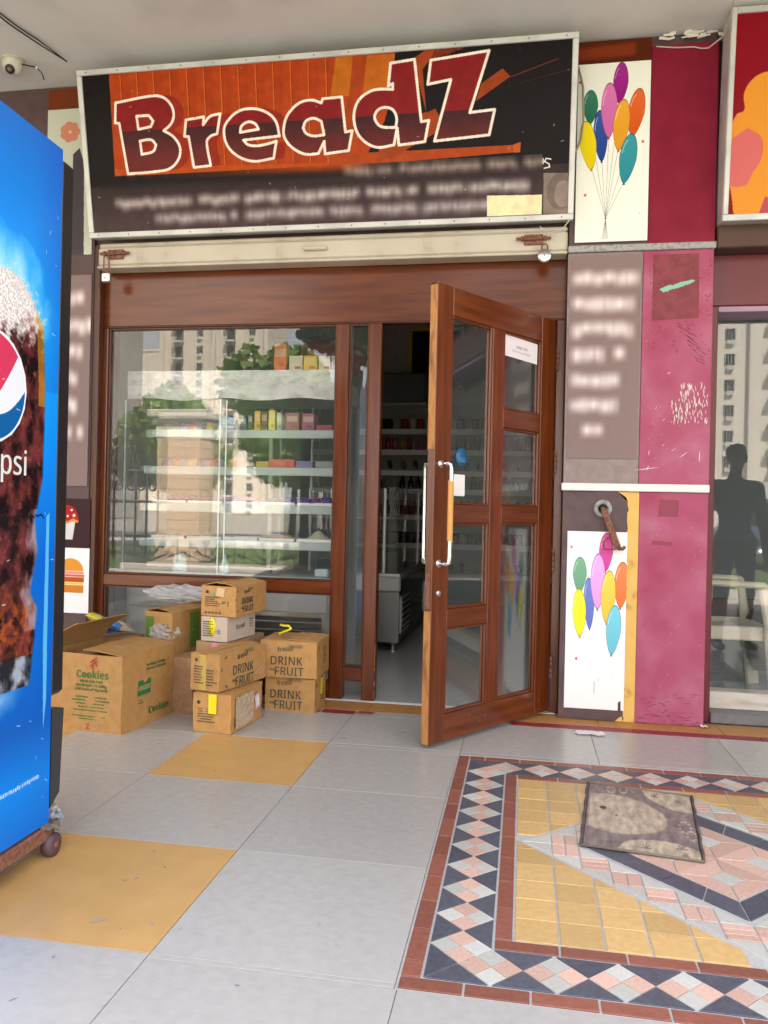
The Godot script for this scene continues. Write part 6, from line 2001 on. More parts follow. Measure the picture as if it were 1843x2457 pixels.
# ------------------------------------------------------------------ cardboard cartons
# near: the bottom end of the upright edge nearest the street; w along the front, d along the right side
func carton(label: String, near: Vector3, w: float, h: float, d: float, yaw: float, mat: Material, group := "", dents := 0.004, lift := [0.0, 0.0], sd := 1) -> Node3D:
	var b := Basis(Vector3.UP, yaw)
	var o := thing("cardboard_carton", label, "carton", near + b * Vector3(-w * 0.5, 0, -d * 0.5), yaw, group)
	var n := FastNoiseLite.new()
	n.seed = sd
	n.frequency = 6.0
	n.fractal_octaves = 3
	var st := begin()
	st.set_smooth_group(0)
	var N := 10
	var sides := [[Vector3(-w * 0.5, 0, d * 0.5), Vector3(w, 0, 0), Vector3(0, 0, 1)], [Vector3(w * 0.5, 0, d * 0.5), Vector3(0, 0, -d), Vector3(1, 0, 0)], [Vector3(w * 0.5, 0, -d * 0.5), Vector3(-w, 0, 0), Vector3(0, 0, -1)], [Vector3(-w * 0.5, 0, -d * 0.5), Vector3(0, 0, d), Vector3(-1, 0, 0)]]
	for q in sides:
		var g := []
		for j in N + 1:
			var row := []
			for i in N + 1:
				var u := float(i) / N
				var v := float(j) / N
				var p: Vector3 = q[0] + q[1] * u + Vector3(0, h * v, 0)
				var ed: float = pow(sin(PI * u), 0.6) * pow(sin(PI * clampf(v, 0.001, 0.999)), 0.6)
				var bulge: float = dents * (0.5 + 1.6 * n.get_noise_3d(p.x + sd, p.y, p.z)) * ed
				# slightly slumped corners and rim
				var sl := Vector3(n.get_noise_3d(p.x, p.y * 0.7, 7.0), 0.6 * n.get_noise_3d(p.x * 0.8, 3.0, p.z * 0.8) * v, n.get_noise_3d(9.0, p.y * 0.7, p.z)) * dents * 1.2
				row.append(p + q[2] * bulge + sl)
			g.append(row)
		for j in N:
			for i in N:
				st.set_smooth_group(0)
				var a: Vector3 = g[j][i]
				var nn: Vector3 = (g[j][i + 1] - a).cross(g[j + 1][i] - a).normalized()
				for t in [[g[j][i], g[j + 1][i + 1], g[j][i + 1]], [g[j][i], g[j + 1][i], g[j + 1][i + 1]]]:
					for vtx in t:
						st.set_normal(((q[2] as Vector3) + nn).normalized())
						st.add_vertex(vtx)
	part("carton_walls", st.commit(), mat, o)
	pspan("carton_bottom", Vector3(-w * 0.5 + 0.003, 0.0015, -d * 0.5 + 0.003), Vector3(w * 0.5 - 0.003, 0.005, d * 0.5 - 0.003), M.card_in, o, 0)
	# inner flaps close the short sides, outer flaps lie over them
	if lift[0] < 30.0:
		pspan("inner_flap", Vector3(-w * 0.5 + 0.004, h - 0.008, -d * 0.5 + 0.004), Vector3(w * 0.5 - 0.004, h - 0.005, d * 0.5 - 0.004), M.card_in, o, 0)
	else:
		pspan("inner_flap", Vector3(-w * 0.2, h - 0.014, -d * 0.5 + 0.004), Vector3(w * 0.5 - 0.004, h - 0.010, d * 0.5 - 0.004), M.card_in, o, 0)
	for s in [-1.0, 1.0]:
		var ang: float = lift[0] if s < 0 else lift[1]
		var fw := w * 0.5 + 0.004
		var bend: float = 0.0 if ang == 0.0 else 0.35
		var fl := slab_sheet(10, 6, func(u, v):
			# u from the hinge inwards, v along the hinge
			var a: float = deg_to_rad(ang) * (1.0 - bend * u)
			var wob: float = 0.006 * n.get_noise_2d(u * 0.3 + s, v * 0.4) * (1.0 if ang > 0 else 0.25)
			return Vector3(s * (w * 0.5 - u * fw * cos(a)), h + 0.0015 + u * fw * sin(a) + wob * u, (v - 0.5) * (d + 0.002)), 0.0035)
		part("top_flap", fl, mat, o)
	return o

# a curved sheet with thickness along y
func slab_sheet(nu: int, nv: int, f: Callable, t: float) -> Mesh:
	var st := begin()
	var g := []
	for j in nv + 1:
		var row := []
		for i in nu + 1:
			row.append(f.call(float(i) / nu, float(j) / nv))
		g.append(row)
	var dn := Vector3(0, -t, 0)
	for j in nv:
		for i in nu:
			var a: Vector3 = g[j][i]
			var b: Vector3 = g[j][i + 1]
			var c: Vector3 = g[j + 1][i + 1]
			var d: Vector3 = g[j + 1][i]
			var mid := (a + b + c + d) * 0.25 + dn * 0.5
			face(st, [a, b, c], mid + dn)
			face(st, [a, c, d], mid + dn)
			face(st, [a + dn, b + dn, c + dn], mid - dn)
			face(st, [a + dn, c + dn, d + dn], mid - dn)
	for j in nv:
		for e in [0, nu]:
			var a: Vector3 = g[j][e]
			var d: Vector3 = g[j + 1][e]
			face(st, [a, d, d + dn, a + dn], (g[j][nu / 2] + g[j + 1][nu / 2]) * 0.5)
	for i in nu:
		for e in [0, nv]:
			var a: Vector3 = g[e][i]
			var b: Vector3 = g[e][i + 1]
			face(st, [a, b, b + dn, a + dn], (g[nv / 2][i] + g[nv / 2][i + 1]) * 0.5)
	return st.commit()

# print on a carton: side 0 = front, 1 = right; x from the middle, y above the bottom
func on_side(o: Node3D, called: String, mesh: Mesh, mat: Material, side: int, half: float, x: float, y: float, out := 0.0035, tilt := 0.0) -> MeshInstance3D:
	if side == 0:
		return part(called, mesh, mat, o, Vector3(x, y, half + out), Vector3(0, 0, tilt))
	var p := part(called, mesh, mat, o, Vector3(half + out, y, -x))
	p.basis = Basis(Vector3.UP, PI / 2) * Basis(Vector3.BACK, tilt)
	return p

func small_print(o: Node3D, side: int, half: float, x0: float, y0: float, w: float, rows: int, pitch: float, mat: Material, sd: int, centred := true) -> void:
	var g := RandomNumberGenerator.new()
	g.seed = sd
	var st := begin()
	for r in rows:
		var len_: float = w * g.randf_range(0.55, 1.0)
		var x: float = x0 - len_ * 0.5 if centred else x0 - w * 0.5
		var xe: float = x + len_
		while x < xe:
			var l := g.randf_range(0.25, 0.9) * pitch
			add_box(st, Vector3(x + l * 0.5, y0 - r * pitch, 0), Vector3(l, pitch * 0.42, 0.0006))
			x += l + pitch * 0.22
	on_side(o, "small_print", st.commit(), mat, side, half, 0, 0)

func fruit_print(o: Node3D, side: int, half: float, x: float, y: float, s: float, ink: Material) -> void:
	on_side(o, "lettering", letters("DRINK", 0.036 * s, false, true), ink, side, half, x, y + 0.024 * s, 0.0055)
	on_side(o, "lettering", letters("FRUIT", 0.036 * s, false, true), ink, side, half, x + 0.020 * s, y - 0.022 * s, 0.0055)
	on_side(o, "lettering", letters("THE", 0.010 * s, false, true), ink, side, half, x, y - 0.016 * s, 0.0055)
	on_side(o, "lettering", letters("fresul", 0.020 * s, false, true), ink, side, half, x + 0.034 * s, y + 0.072 * s, 0.0055, 0.12)
	var st := begin()
	for k in 3:
		add_box(st, Vector3(0.02 * s, 0.082 * s, 0), Vector3(0.016 * s, 0.006 * s, 0.0008), 0, Transform3D(Basis(Vector3(0, 0, 1), 0.5 + k * 0.9), Vector3(0, 0, 0)).translated(Vector3(0.03 * s * k - 0.02 * s, 0.005 * k * s, 0)))
	on_side(o, "leaf_mark", st.commit(), ink, side, half, x, y)
	on_side(o, "print_strip", box(0.062 * s, 0.014 * s, 0.001, 0), plain(Color(0.24, 0.16, 0.08), 0.7), side, half, x + 0.115 * s, y + 0.088 * s, 0.003)

func build_cartons() -> void:
	# the big carton with green print
	var c := carton("largest brown carton with green print, its left flap raised, beside the refrigerator", Vector3(-1.818, 0.0, 0.953), 0.43, 0.362, 0.44, deg_to_rad(-7.0), M.card[1], "", 0.005, [60.0, 9.0], 3)
	var hz := 0.22
	var hx := 0.215
	on_side(c, "lettering", letters("Cookies", 0.034), M.ink_green, 0, hz, 0.055, 0.268, 0.005)
	on_side(c, "lettering", letters("Whole Sale Pack", 0.0115), M.ink_green, 0, hz, 0.05, 0.236, 0.005)
	on_side(c, "lettering", letters("Net Weight : 11.220Kg", 0.0115), M.ink_green, 0, hz, 0.05, 0.217, 0.005)
	on_side(c, "lettering", letters("(198 Packs of 56g Each)", 0.0115), M.ink_green, 0, hz, 0.05, 0.198, 0.005)
	small_print(c, 0, hz + 0.0015, 0.045, 0.162, 0.20, 5, 0.0155, M.ink_green, 5)
	small_print(c, 0, hz + 0.0015, 0.04, 0.072, 0.19, 2, 0.013, M.ink_green, 6)
	on_side(c, "lettering", letters("Z", 0.026), M.ink_red, 0, hz, 0.035, 0.024, 0.005)
	var st := begin()
	for q in [[0, 0.012, 0.045, 0.6], [0.0, -0.006, 0.05, 0.6], [0.008, 0.0, 0.04, -0.9], [-0.004, -0.018, 0.03, 1.5]]:
		add_box(st, Vector3.ZERO, Vector3(q[2], 0.006, 0.0008), 0, Transform3D(Basis(Vector3(0, 0, 1), q[3]), Vector3(q[0], q[1], 0)))
	on_side(c, "handling_mark", st.commit(), M.ink_red, 0, hz, 0.06, 0.325, 0.005)
	on_side(c, "green_label", box(0.105, 0.072, 0.001, 0), M.green_label, 1, hx, -0.045, 0.19, 0.006)
	on_side(c, "lettering", letters("UNIBIC", 0.022), plain(Color(0.42, 0.30, 0.13), 0.7), 1, hx, -0.045, 0.188, 0.0075)
	on_side(c, "lettering", letters("Cookies", 0.034), M.ink_green, 1, hx, 0.085, 0.066, 0.006)
	on_side(c, "lettering", letters("Net Weight : 11.220Kg", 0.011), M.ink_green, 1, hx, 0.05, 0.292, 0.006)
	on_side(c, "lettering", letters("(198 Packs of 56g Each)", 0.011), M.ink_green, 1, hx, 0.05, 0.272, 0.006)
	small_print(c, 1, hx + 0.002, -0.075, 0.13, 0.04, 2, 0.012, M.ink_green, 8)
	# crumpled carton with a taller one on it, behind
	carton("dull crumpled carton on the floor under the green sided carton", Vector3(-1.654, 0.0, 0.52), 0.30, 0.284, 0.36, deg_to_rad(-6.0), M.card_dull, "", 0.010, [0.0, 0.0], 5)
	var t := carton("brown carton with green panels and raised flaps behind the largest carton", Vector3(-1.80, 0.287, 0.46), 0.175, 0.222, 0.36, deg_to_rad(-12.0), M.card[0], "", 0.004, [20.0, 16.0], 6)
	on_side(t, "green_panel", box(0.05, 0.11, 0.001, 0), plain(Color(0.10, 0.19, 0.02), 0.7), 0, 0.18, -0.055, 0.14)
	on_side(t, "green_panel", box(0.085, 0.19, 0.001, 0), plain(Color(0.09, 0.22, 0.02), 0.7), 1, 0.0875, 0.015, 0.115)
	small_print(t, 0, 0.1815, 0.035, 0.155, 0.06, 3, 0.013, M.ink, 9)
	on_side(t, "ink_mark", box(0.012, 0.03, 0.001, 0), M.ink, 0, 0.18, 0.005, 0.105)
	# front stack of two
	var a1 := carton("small carton on the floor with a crumpled clear wrap and a lilac sticker", Vector3(-1.327, 0.0, 0.836), 0.20, 0.185, 0.345, deg_to_rad(-6.0), M.card[2], "", 0.006, [0, 0], 11)
	on_side(a1, "yellow_sticker", box(0.042, 0.092, 0.001, 0), M.sticker_yellow, 0, 0.1725, 0.005, 0.14, 0.007)
	on_side(a1, "round_mark", cap_lathe([Vector2(0.009, 0), Vector2(0.009, 0.001)], 14), M.ink, 0, 0.1725, -0.068, 0.145, 0.004).rotation.x = PI / 2
	small_print(a1, 0, 0.1745, -0.03, 0.115, 0.09, 6, 0.012, M.ink, 12)
	on_side(a1, "lilac_sticker", box(0.05, 0.075, 0.001, 0), M.sticker_lilac, 1, 0.1, 0.10, 0.105, 0.007, 0.2)
	on_side(a1, "sticker_print", box(0.034, 0.05, 0.0008, 0), M.paper, 1, 0.1, 0.10, 0.105, 0.0085, 0.2)
	var wrap := sheet(18, 16, func(u, v): return Vector3(0.1 + 0.006 + 0.010 * absf(nz.get_noise_2d(u * 16.0, v * 16.0)), 0.02 + v * 0.15, 0.14 - u * 0.20), false)
	part("clear_wrap", wrap, plain(Color(0.46, 0.35, 0.24), 0.25), a1)
	var a2 := carton("wide carton with fruit drink print and torn clear wrap, upper of the front stack", Vector3(-1.398, 0.192, 0.815), 0.165, 0.175, 0.40, deg_to_rad(-14.0), M.card[1], "", 0.0035, [5.0, 3.0], 13)
	fruit_print(a2, 1, 0.0825, -0.10, 0.056, 1.25, M.ink)
	small_print(a2, 0, 0.202, -0.035, 0.115, 0.05, 7, 0.013, M.ink, 14, false)
	small_print(a2, 0, 0.202, 0.035, 0.10, 0.05, 6, 0.014, M.ink, 15, false)
	on_side(a2, "packing_tape", box(0.04, 0.17, 0.0006, 0), plain(Color(0.50, 0.33, 0.07), 0.25), 0, 0.2, -0.01, 0.087, 0.0035)
	on_side(a2, "ink_mark", box(0.012, 0.016, 0.001, 0), M.ink, 0, 0.2, -0.05, 0.145)
	var gl := sheet(10, 8, func(u, v): return Vector3(0.0825 + 0.006 + 0.006 * absf(nz.get_noise_2d(u * 10.0, v * 10.0 + 5)), 0.015 + v * (0.02 + 0.05 * u), -0.05 - u * 0.14), false)
	part("clear_wrap", gl, M.tape, a2)
	# rear stack of three
	var a3 := carton("plain carton with a pink sticker at the bottom of the rear stack", Vector3(-1.478, 0.0, 0.50), 0.185, 0.370, 0.40, deg_to_rad(-9.0), M.card_dull, "", 0.004, [0, 0], 17)
	on_side(a3, "pink_sticker", box(0.036, 0.04, 0.001, 0), M.sticker_pink, 0, 0.2, 0.02, 0.345)
	var a4 := carton("pale low carton with a yellow sticker under the topmost carton", Vector3(-1.484, 0.376, 0.50), 0.150, 0.125, 0.30, deg_to_rad(-9.0), M.card_pale, "", 0.002, [0, 0], 19)
	on_side(a4, "yellow_sticker", cap_lathe([Vector2(0.024, 0), Vector2(0.024, 0.001)], 18), M.sticker_yellow, 0, 0.15, -0.012, 0.075, 0.003).basis = Basis(Vector3.RIGHT, PI / 2) * Basis.from_scale(Vector3(1, 1, 1.9))
	small_print(a4, 0, 0.151, -0.035, 0.10, 0.06, 7, 0.012, M.ink, 20, false)
	on_side(a4, "bar_code", box(0.02, 0.022, 0.0008, 0), plain(Color(0.25, 0.26, 0.22), 0.7), 0, 0.15, 0.028, 0.05)
	on_side(a4, "lettering", letters("fresul", 0.026, false, true), M.ink, 1, 0.075, -0.06, 0.065, 0.003, 0.08)
	small_print(a4, 1, 0.0755, 0.10, 0.095, 0.04, 4, 0.013, M.ink, 21)
	var a5 := carton("topmost carton of the rear stack with a tented lid and fruit drink print", Vector3(-1.440, 0.506, 0.50), 0.197, 0.155, 0.36, deg_to_rad(-7.0), M.card[2], "", 0.004, [17.0, 15.0], 23)
	fruit_print(a5, 1, 0.0985, -0.125, 0.055, 0.92, M.ink)
	small_print(a5, 0, 0.1815, -0.03, 0.098, 0.09, 5, 0.011, M.ink, 24, false)
	on_side(a5, "round_mark", cap_lathe([Vector2(0.008, 0), Vector2(0.008, 0.001)], 14), plain(Color(0.07, 0.02, 0.10), 0.6), 0, 0.18, -0.064, 0.125, 0.004).rotation.x = PI / 2
	on_side(a5, "green_dot", box(0.012, 0.02, 0.001, 0), plain(Color(0.08, 0.42, 0.12), 0.6), 0, 0.18, -0.03, 0.105)
	on_side(a5, "bar_code", box(0.022, 0.02, 0.001, 0), plain(Color(0.13, 0.16, 0.06), 0.7), 0, 0.18, 0.032, 0.068)
	on_side(a5, "bar_code", box(0.005, 0.035, 0.001, 0), M.ink, 0, 0.18, 0.056, 0.06)
	on_side(a5, "packing_tape", box(0.046, 0.045, 0.0006, 0), plain(Color(0.62, 0.42, 0.24), 0.2), 0, 0.18, 0.012, 0.125, 0.004, -0.15)
	for k in 5:
		on_side(a5, "round_mark", lathe([Vector2(0.004, 0), Vector2(0.0065, 0), Vector2(0.0065, 0.001), Vector2(0.004, 0.001)], 12), M.ink, 0, 0.18, -0.07 + k * 0.02, 0.018, 0.004).rotation.x = PI / 2
	# right stack of two
	for k in 2:
		var b := carton(["lower fruit drink carton of the pair by the door post, yellow sticker on its side", "upper fruit drink carton of the pair by the door post, top flap lifted"][k], [Vector3(-1.057, 0.0, 0.335), Vector3(-1.047, 0.181, 0.345)][k], [0.275, 0.305][k], [0.174, 0.192][k], [0.19, 0.285][k], deg_to_rad([-3.0, 1.0][k]), M.card[k + 1], "", 0.003, [[0, 0], [0.0, 4.0]][k], 29 + k)
		var hf: float = [0.095, 0.1425][k]
		var hw: float = [0.1375, 0.1525][k]
		fruit_print(b, 0, hf, [-0.112, -0.10][k], 0.060, 1.2, M.ink)
		small_print(b, 1, hw, 0.03, [0.13, 0.14][k], 0.06, 6, 0.015, M.ink, 40 + k, false)
		on_side(b, "ink_mark", box(0.01, 0.022, 0.001, 0), M.ink, 1, hw, -hf * 0.7, [0.14, 0.155][k])
		if k == 0:
			on_side(b, "yellow_sticker", box(0.034, 0.085, 0.001, 0), M.sticker_yellow, 1, hw, 0.01, 0.125, 0.005)
		else:
			var tp := part("top_print", box(0.14, 0.0006, 0.05, 0), plain(Color(0.26, 0.17, 0.09), 0.8), b, Vector3(0.0, 0.1955, 0.05))
	# a twist of yellow plastic on the upper carton
	single("yellow_ribbon", tube(curve_pts([Vector3(-0.05, 0.0, 0.0), Vector3(-0.01, 0.018, 0.01), Vector3(0.02, 0.03, 0.0), Vector3(0.0, 0.045, -0.01), Vector3(-0.02, 0.045, 0.0), Vector3(-0.045, 0.05, 0.0)], 16), 0.007, 6), M.sticker_yellow, "twist of bright yellow plastic on the upper carton by the door post", "ribbon", Vector3(-1.25, 0.385, 0.20))
	# bags
	single("clear_plastic_bag", crumple(0.16, 0.10, 0.12, 3), M.plastic_bag, "crumpled clear plastic bag wedged behind the largest carton", "bag", Vector3(-1.86, 0.40, 0.42))
	single("white_plastic_bag", crumple(0.42, 0.09, 0.16, 8), M.plastic_bag, "white plastic bag lying on the carton with green panels", "bag", Vector3(-1.90, 0.575, 0.12))
	# snack packets heaped on a low carton behind the refrigerator
	carton("low carton under the heap of snack packets behind the refrigerator", Vector3(-2.10, 0.0, 0.44), 0.30, 0.34, 0.28, 0.0, M.card_dull, "", 0.004, [0, 0], 51)
	var pk := packet(0.17, 0.12, 0.05)
	var pc := [Color(0.70, 0.55, 0.02), Color(0.02, 0.13, 0.42), Color(0.72, 0.60, 0.05), Color(0.03, 0.20, 0.50), Color(0.55, 0.40, 0.30)]
	for k in 5:
		var o := single("snack_packet", pk, plain(pc[k], 0.2), ["yellow snack packet lowest in the heap by the refrigerator", "deep blue snack packet in the heap by the refrigerator", "yellow snack packet on top of the heap", "bright blue snack packet leaning on the raised flap", "buff snack packet at the back of the heap"][k], "packet", Vector3([-2.33, -2.25, -2.30, -2.18, -2.22][k], [0.385, 0.40, 0.44, 0.43, 0.39][k], [0.40, 0.36, 0.33, 0.40, 0.25][k]), Vector3(rng.randf_range(0.1, 0.6), rng.randf() * 3.0, rng.randf_range(-0.3, 0.3)))
		if k < 4:
			part("packet_print", packet(0.08, 0.07, 0.052), plain(pc[(k + 1) % 4].lerp(Color(0.6, 0.6, 0.6), 0.2), 0.2), o, Vector3(0, 0.001, 0))

func crumple(w: float, h: float, d: float, sd: int) -> Mesh:
	var n := FastNoiseLite.new()
	n.seed = sd
	n.frequency = 1.0
	n.fractal_octaves = 3
	return sheet(22, 14, func(u, v):
		var a: float = u * TAU
		var b: float = (v - 0.5) * PI
		var dir := Vector3(cos(a) * cos(b), sin(b), sin(a) * cos(b))
		var r: float = 1.0 + 0.45 * n.get_noise_3dv(dir * 2.6)
		return Vector3(dir.x * w * 0.5, dir.y * h * 0.5, dir.z * d * 0.5) * r, false)

# ------------------------------------------------------------------ small things
func mat_image() -> Image:
	var w := 512
	var h := 300
	var brown := Color(0.54, 0.475, 0.47)
	var im := canvas(w, h, brown)
	var tan_ := Color(0.72, 0.66, 0.58)
	var out := [Vector2(18, 50), Vector2(150, 44), Vector2(280, 70), Vector2(360, 112), Vector2(382, 150), Vector2(360, 190), Vector2(270, 222), Vector2(130, 232), Vector2(18, 215)]
	poly(im, smooth_outline(out, 70), Color(0.66, 0.59, 0.52))
	var inn := []
	for p in out:
		inn.append(Vector2(lerpf(180, p.x, 0.965), lerpf(140, p.y, 0.95)))
	poly(im, smooth_outline(inn, 70), Color(0.73, 0.66, 0.59))
	poly(im, smooth_outline([Vector2(270, 0), Vector2(300, 40), Vector2(400, 84), Vector2(512, 96), Vector2(512, 0)], 60), tan_)
	poly(im, smooth_outline([Vector2(150, 300), Vector2(190, 262), Vector2(300, 240), Vector2(430, 244), Vector2(512, 262), Vector2(512, 300)], 60), tan_)
	for c in [[Vector2(330, 28), 22], [Vector2(440, 44), 18], [Vector2(430, 262), 22], [Vector2(280, 276), 22], [Vector2(440, 288), 16]]:
		for k in 5:
			line(im, c[0], c[0] + Vector2.from_angle(PI + k * PI / 4) * c[1], 5, brown)
	for c in [[Vector2(120, 18), 26.0], [Vector2(180, 12), 24.0], [Vector2(455, 165), 34.0], [Vector2(480, 200), 26.0]]:
		for k in 9:
			dot(im, c[0] + Vector2.from_angle(k * 0.7) * c[1] * 0.75, 7, Color(0.70, 0.63, 0.58), 4)
	dot(im, Vector2(85, 120), 16, Color(0.40, 0.33, 0.30), 7)
	dot(im, Vector2(150, 150), 7, Color(0.48, 0.40, 0.36), 4)
	age(im, 0.22, 77, 30)
	im.fill_rect(Rect2i(0, 0, 11, h), Color(0.33, 0.27, 0.28))
	im.fill_rect(Rect2i(w - 11, 0, 11, h), Color(0.33, 0.27, 0.28))
	return im

func build_small_things() -> void:
	# door mat, a quadrilateral of worn cloth
	var P := [Vector3(0.274, 0.004, 1.137), Vector3(0.655, 0.004, 1.203), Vector3(0.573, 0.004, 1.808), Vector3(0.204, 0.004, 1.76)]
	var mm := printed(mat_image(), 0.95)
	var dm := thing("door_mat", "worn brown and beige floral door mat on the mosaic", "mat", Vector3(0.4265, 0.0, 1.477))
	var off := Vector3(0.4265, 0, 1.477)
	part("mat_cloth", sheet(36, 36, func(u, v):
		var p: Vector3 = (P[0].lerp(P[1], u)).lerp(P[3].lerp(P[2], u), v) - off
		p.y = 0.0045 + 0.002 * nz.get_noise_2d(u * 4.0, v * 4.0) + 0.0016 * nz.get_noise_2d(u * 40.0, v * 40.0) + (0.006 if u > 0.97 and v > 0.9 else 0.0)
		return p), mm, dm)
	for e in [0, 1]:
		var a: Vector3 = P[e] - off
		var b: Vector3 = P[3 - e] - off
		var pts := []
		for k in 17:
			pts.append(a.lerp(b, k / 16.0) + Vector3(0.002 * sin(k * 1.9), 0.003, 0))
		part("bound_edge", tube(pts, 0.0045, 6), plain(Color(0.12, 0.09, 0.09), 0.95), dm)
	for e in [0, 1]:
		var a: Vector3 = P[e * 3] - off
		var b: Vector3 = P[e * 3].lerp(P[1 + e], 1.0) - off
		part("hem", tube([a + Vector3(0, 0.002, 0), a.lerp(b, 0.5) + Vector3(0, 0.003, 0), b + Vector3(0, 0.002, 0)], 0.004, 6), plain(Color(0.20, 0.16, 0.12), 0.95), dm)
	# torn paper by the pillar
	single("paper_scrap", sheet(14, 8, func(u, v): return Vector3((u - 0.5) * 0.15 * (1.0 - 0.4 * absf(v - 0.5)) + 0.012 * nz.get_noise_2d(v * 9, u * 9), 0.003 + 0.006 * absf(nz.get_noise_2d(u * 6, v * 6)), (v - 0.5) * 0.07 + 0.015 * nz.get_noise_2d(u * 8.0, 3.0)), false), M.paper, "flattened scrap of white paper on the floor before the pillar", "paper", Vector3(0.345, 0.001, 0.375))
	single("paper_scrap", sheet(6, 5, func(u, v): return Vector3((u - 0.5) * 0.03, 0.012 + 0.012 * nz.get_noise_2d(u * 6, v * 6 + 4), (v - 0.5) * 0.03), false), M.paper, "crumb of white plaster at the foot of the magenta pillar", "paper", Vector3(0.925, 0.0, 0.125))
	# dome camera on the ceiling with its tail of cable
	var cc := thing("security_camera", "cream dome security camera on the ceiling at the left", "camera", Vector3(-2.878, 3.555, 0.342))
	part("base_ring", cap_lathe([Vector2(0.058, -0.012), Vector2(0.062, -0.008), Vector2(0.062, 0.0)], 24), M.plastic_cream, cc)
	part("dome", lathe([Vector2(0.0, -0.088), Vector2(0.022, -0.085), Vector2(0.042, -0.072), Vector2(0.053, -0.05), Vector2(0.056, -0.025), Vector2(0.055, -0.0125), Vector2(0.0, -0.0122)], 24), plain(Color(0.58, 0.56, 0.48), 0.35), cc)
	var dirv := Vector3(0.12, -0.72, 0.68).normalized()
	var eye := part("lens_ring", cap_lathe([Vector2(0.026, -0.008), Vector2(0.026, 0.006), Vector2(0.021, 0.009)], 20), M.black, cc, Vector3(0, -0.038, 0) + dirv * 0.047)
	eye.basis = Basis(Quaternion(Vector3.UP, dirv))
	part("lens", cap_lathe([Vector2(0.012, 0.009), Vector2(0.010, 0.0125)], 16), plain(Color(0.22, 0.12, 0.12), 0.05), eye)
	part("cable_tail", tube(curve_pts([Vector3(0.05, -0.03, 0.0), Vector3(0.10, -0.045, 0.0), Vector3(0.15, -0.06, 0.01), Vector3(0.19, -0.10, 0.01), Vector3(0.20, -0.135, 0.01)], 14), 0.0035, 6), M.wire_black, cc)
	part("cable_plug", cap_lathe([Vector2(0.006, 0), Vector2(0.006, 0.02)], 8), M.white, cc, Vector3(0.155, -0.075, 0.01))
	# cables along the ceiling
	for k in 2:
		single("ceiling_cable", tube(curve_pts([Vector3(-2.55, 3.535, 2.3), Vector3(-2.62, 3.545, 1.6), Vector3(-2.58 + 0.01 * k, 3.548, 1.25), Vector3(-2.70 + 0.02 * k, 3.546, 0.85 - 0.02 * k), Vector3(-2.64 + 0.03 * k, 3.545, 0.5), Vector3(-2.56, 3.53, 0.32)], 40), 0.0035, 6), M.wire_black, ["thin black cable crossing the ceiling to the sign corner", "second black cable looped beside the first on the ceiling"][k], "cable")
	single("ceiling_cable", tube(curve_pts([Vector3(0.79, 3.54, 1.35), Vector3(0.82, 3.535, 0.9), Vector3(0.90, 3.50, 0.55), Vector3(0.93, 3.46, 0.22), Vector3(0.86, 3.44, 0.14), Vector3(0.80, 3.47, 0.12), Vector3(0.72, 3.475, 0.112), Vector3(0.62, 3.49, 0.112)], 40), 0.0035, 6), M.wire_cream, "thin cream cable sagging down beside the red sign", "cable")
	single("hanging_cord", tube(curve_pts([Vector3(0.232, 3.40, 0.125), Vector3(0.256, 3.30, 0.13), Vector3(0.262, 3.12, 0.13), Vector3(0.25, 3.02, 0.13), Vector3(0.225, 2.96, 0.14)], 20), 0.006, 6), plain(Color(0.32, 0.27, 0.17), 0.9), "frayed cord hanging over the edge of the upper balloon poster", "cord")
	single("hanging_cord", tube(curve_pts([Vector3(0.05, 2.57, 0.16), Vector3(0.09, 2.53, 0.15), Vector3(0.16, 2.545, 0.15), Vector3(0.205, 2.60, 0.16)], 14), 0.003, 6), M.wire_cream, "loop of cream wire under the right end of the sign", "cord")
	# flaking plaster above the magenta pillar
	var st := begin()
	for k in 22:
		var x := 0.63 + rng.randf() * 0.32
		add_box(st, Vector3.ZERO, Vector3(rng.randf_range(0.015, 0.06), rng.randf_range(0.006, 0.018), 0.008), 0.002, Transform3D(Basis(Vector3(0, 0, 1), rng.randf_range(-0.3, 0.3)), Vector3(x, 3.54 + rng.randf_range(-0.02, 0.008), 0.105 + rng.randf() * 0.02)))
	single("flaking_plaster", st.commit(), M.chip_white, "ragged flaking plaster along the ceiling over the magenta pillar", "plaster")
	# stain ring and marks on the ceiling
	var pl := single("ceiling_rose", lathe([Vector2(0.055, 0.0), Vector2(0.062, 0.0), Vector2(0.062, -0.002), Vector2(0.055, -0.002)], 24), plain(Color(0.36, 0.33, 0.30), 0.9), "faint ring mark left by an old fitting on the ceiling", "ring mark", Vector3(-0.88, 3.5548, 0.72))

# ------------------------------------------------------------------ the passer-by mirrored in the neighbour's glass
func capsule(p: Vector3, a: Vector3, b: Vector3, ra: float, rb: float) -> float:
	var ab := b - a
	var t := clampf((p - a).dot(ab) / maxf(ab.length_squared(), 1e-9), 0, 1)
	return p.distance_to(a + ab * t) - lerpf(ra, rb, t)

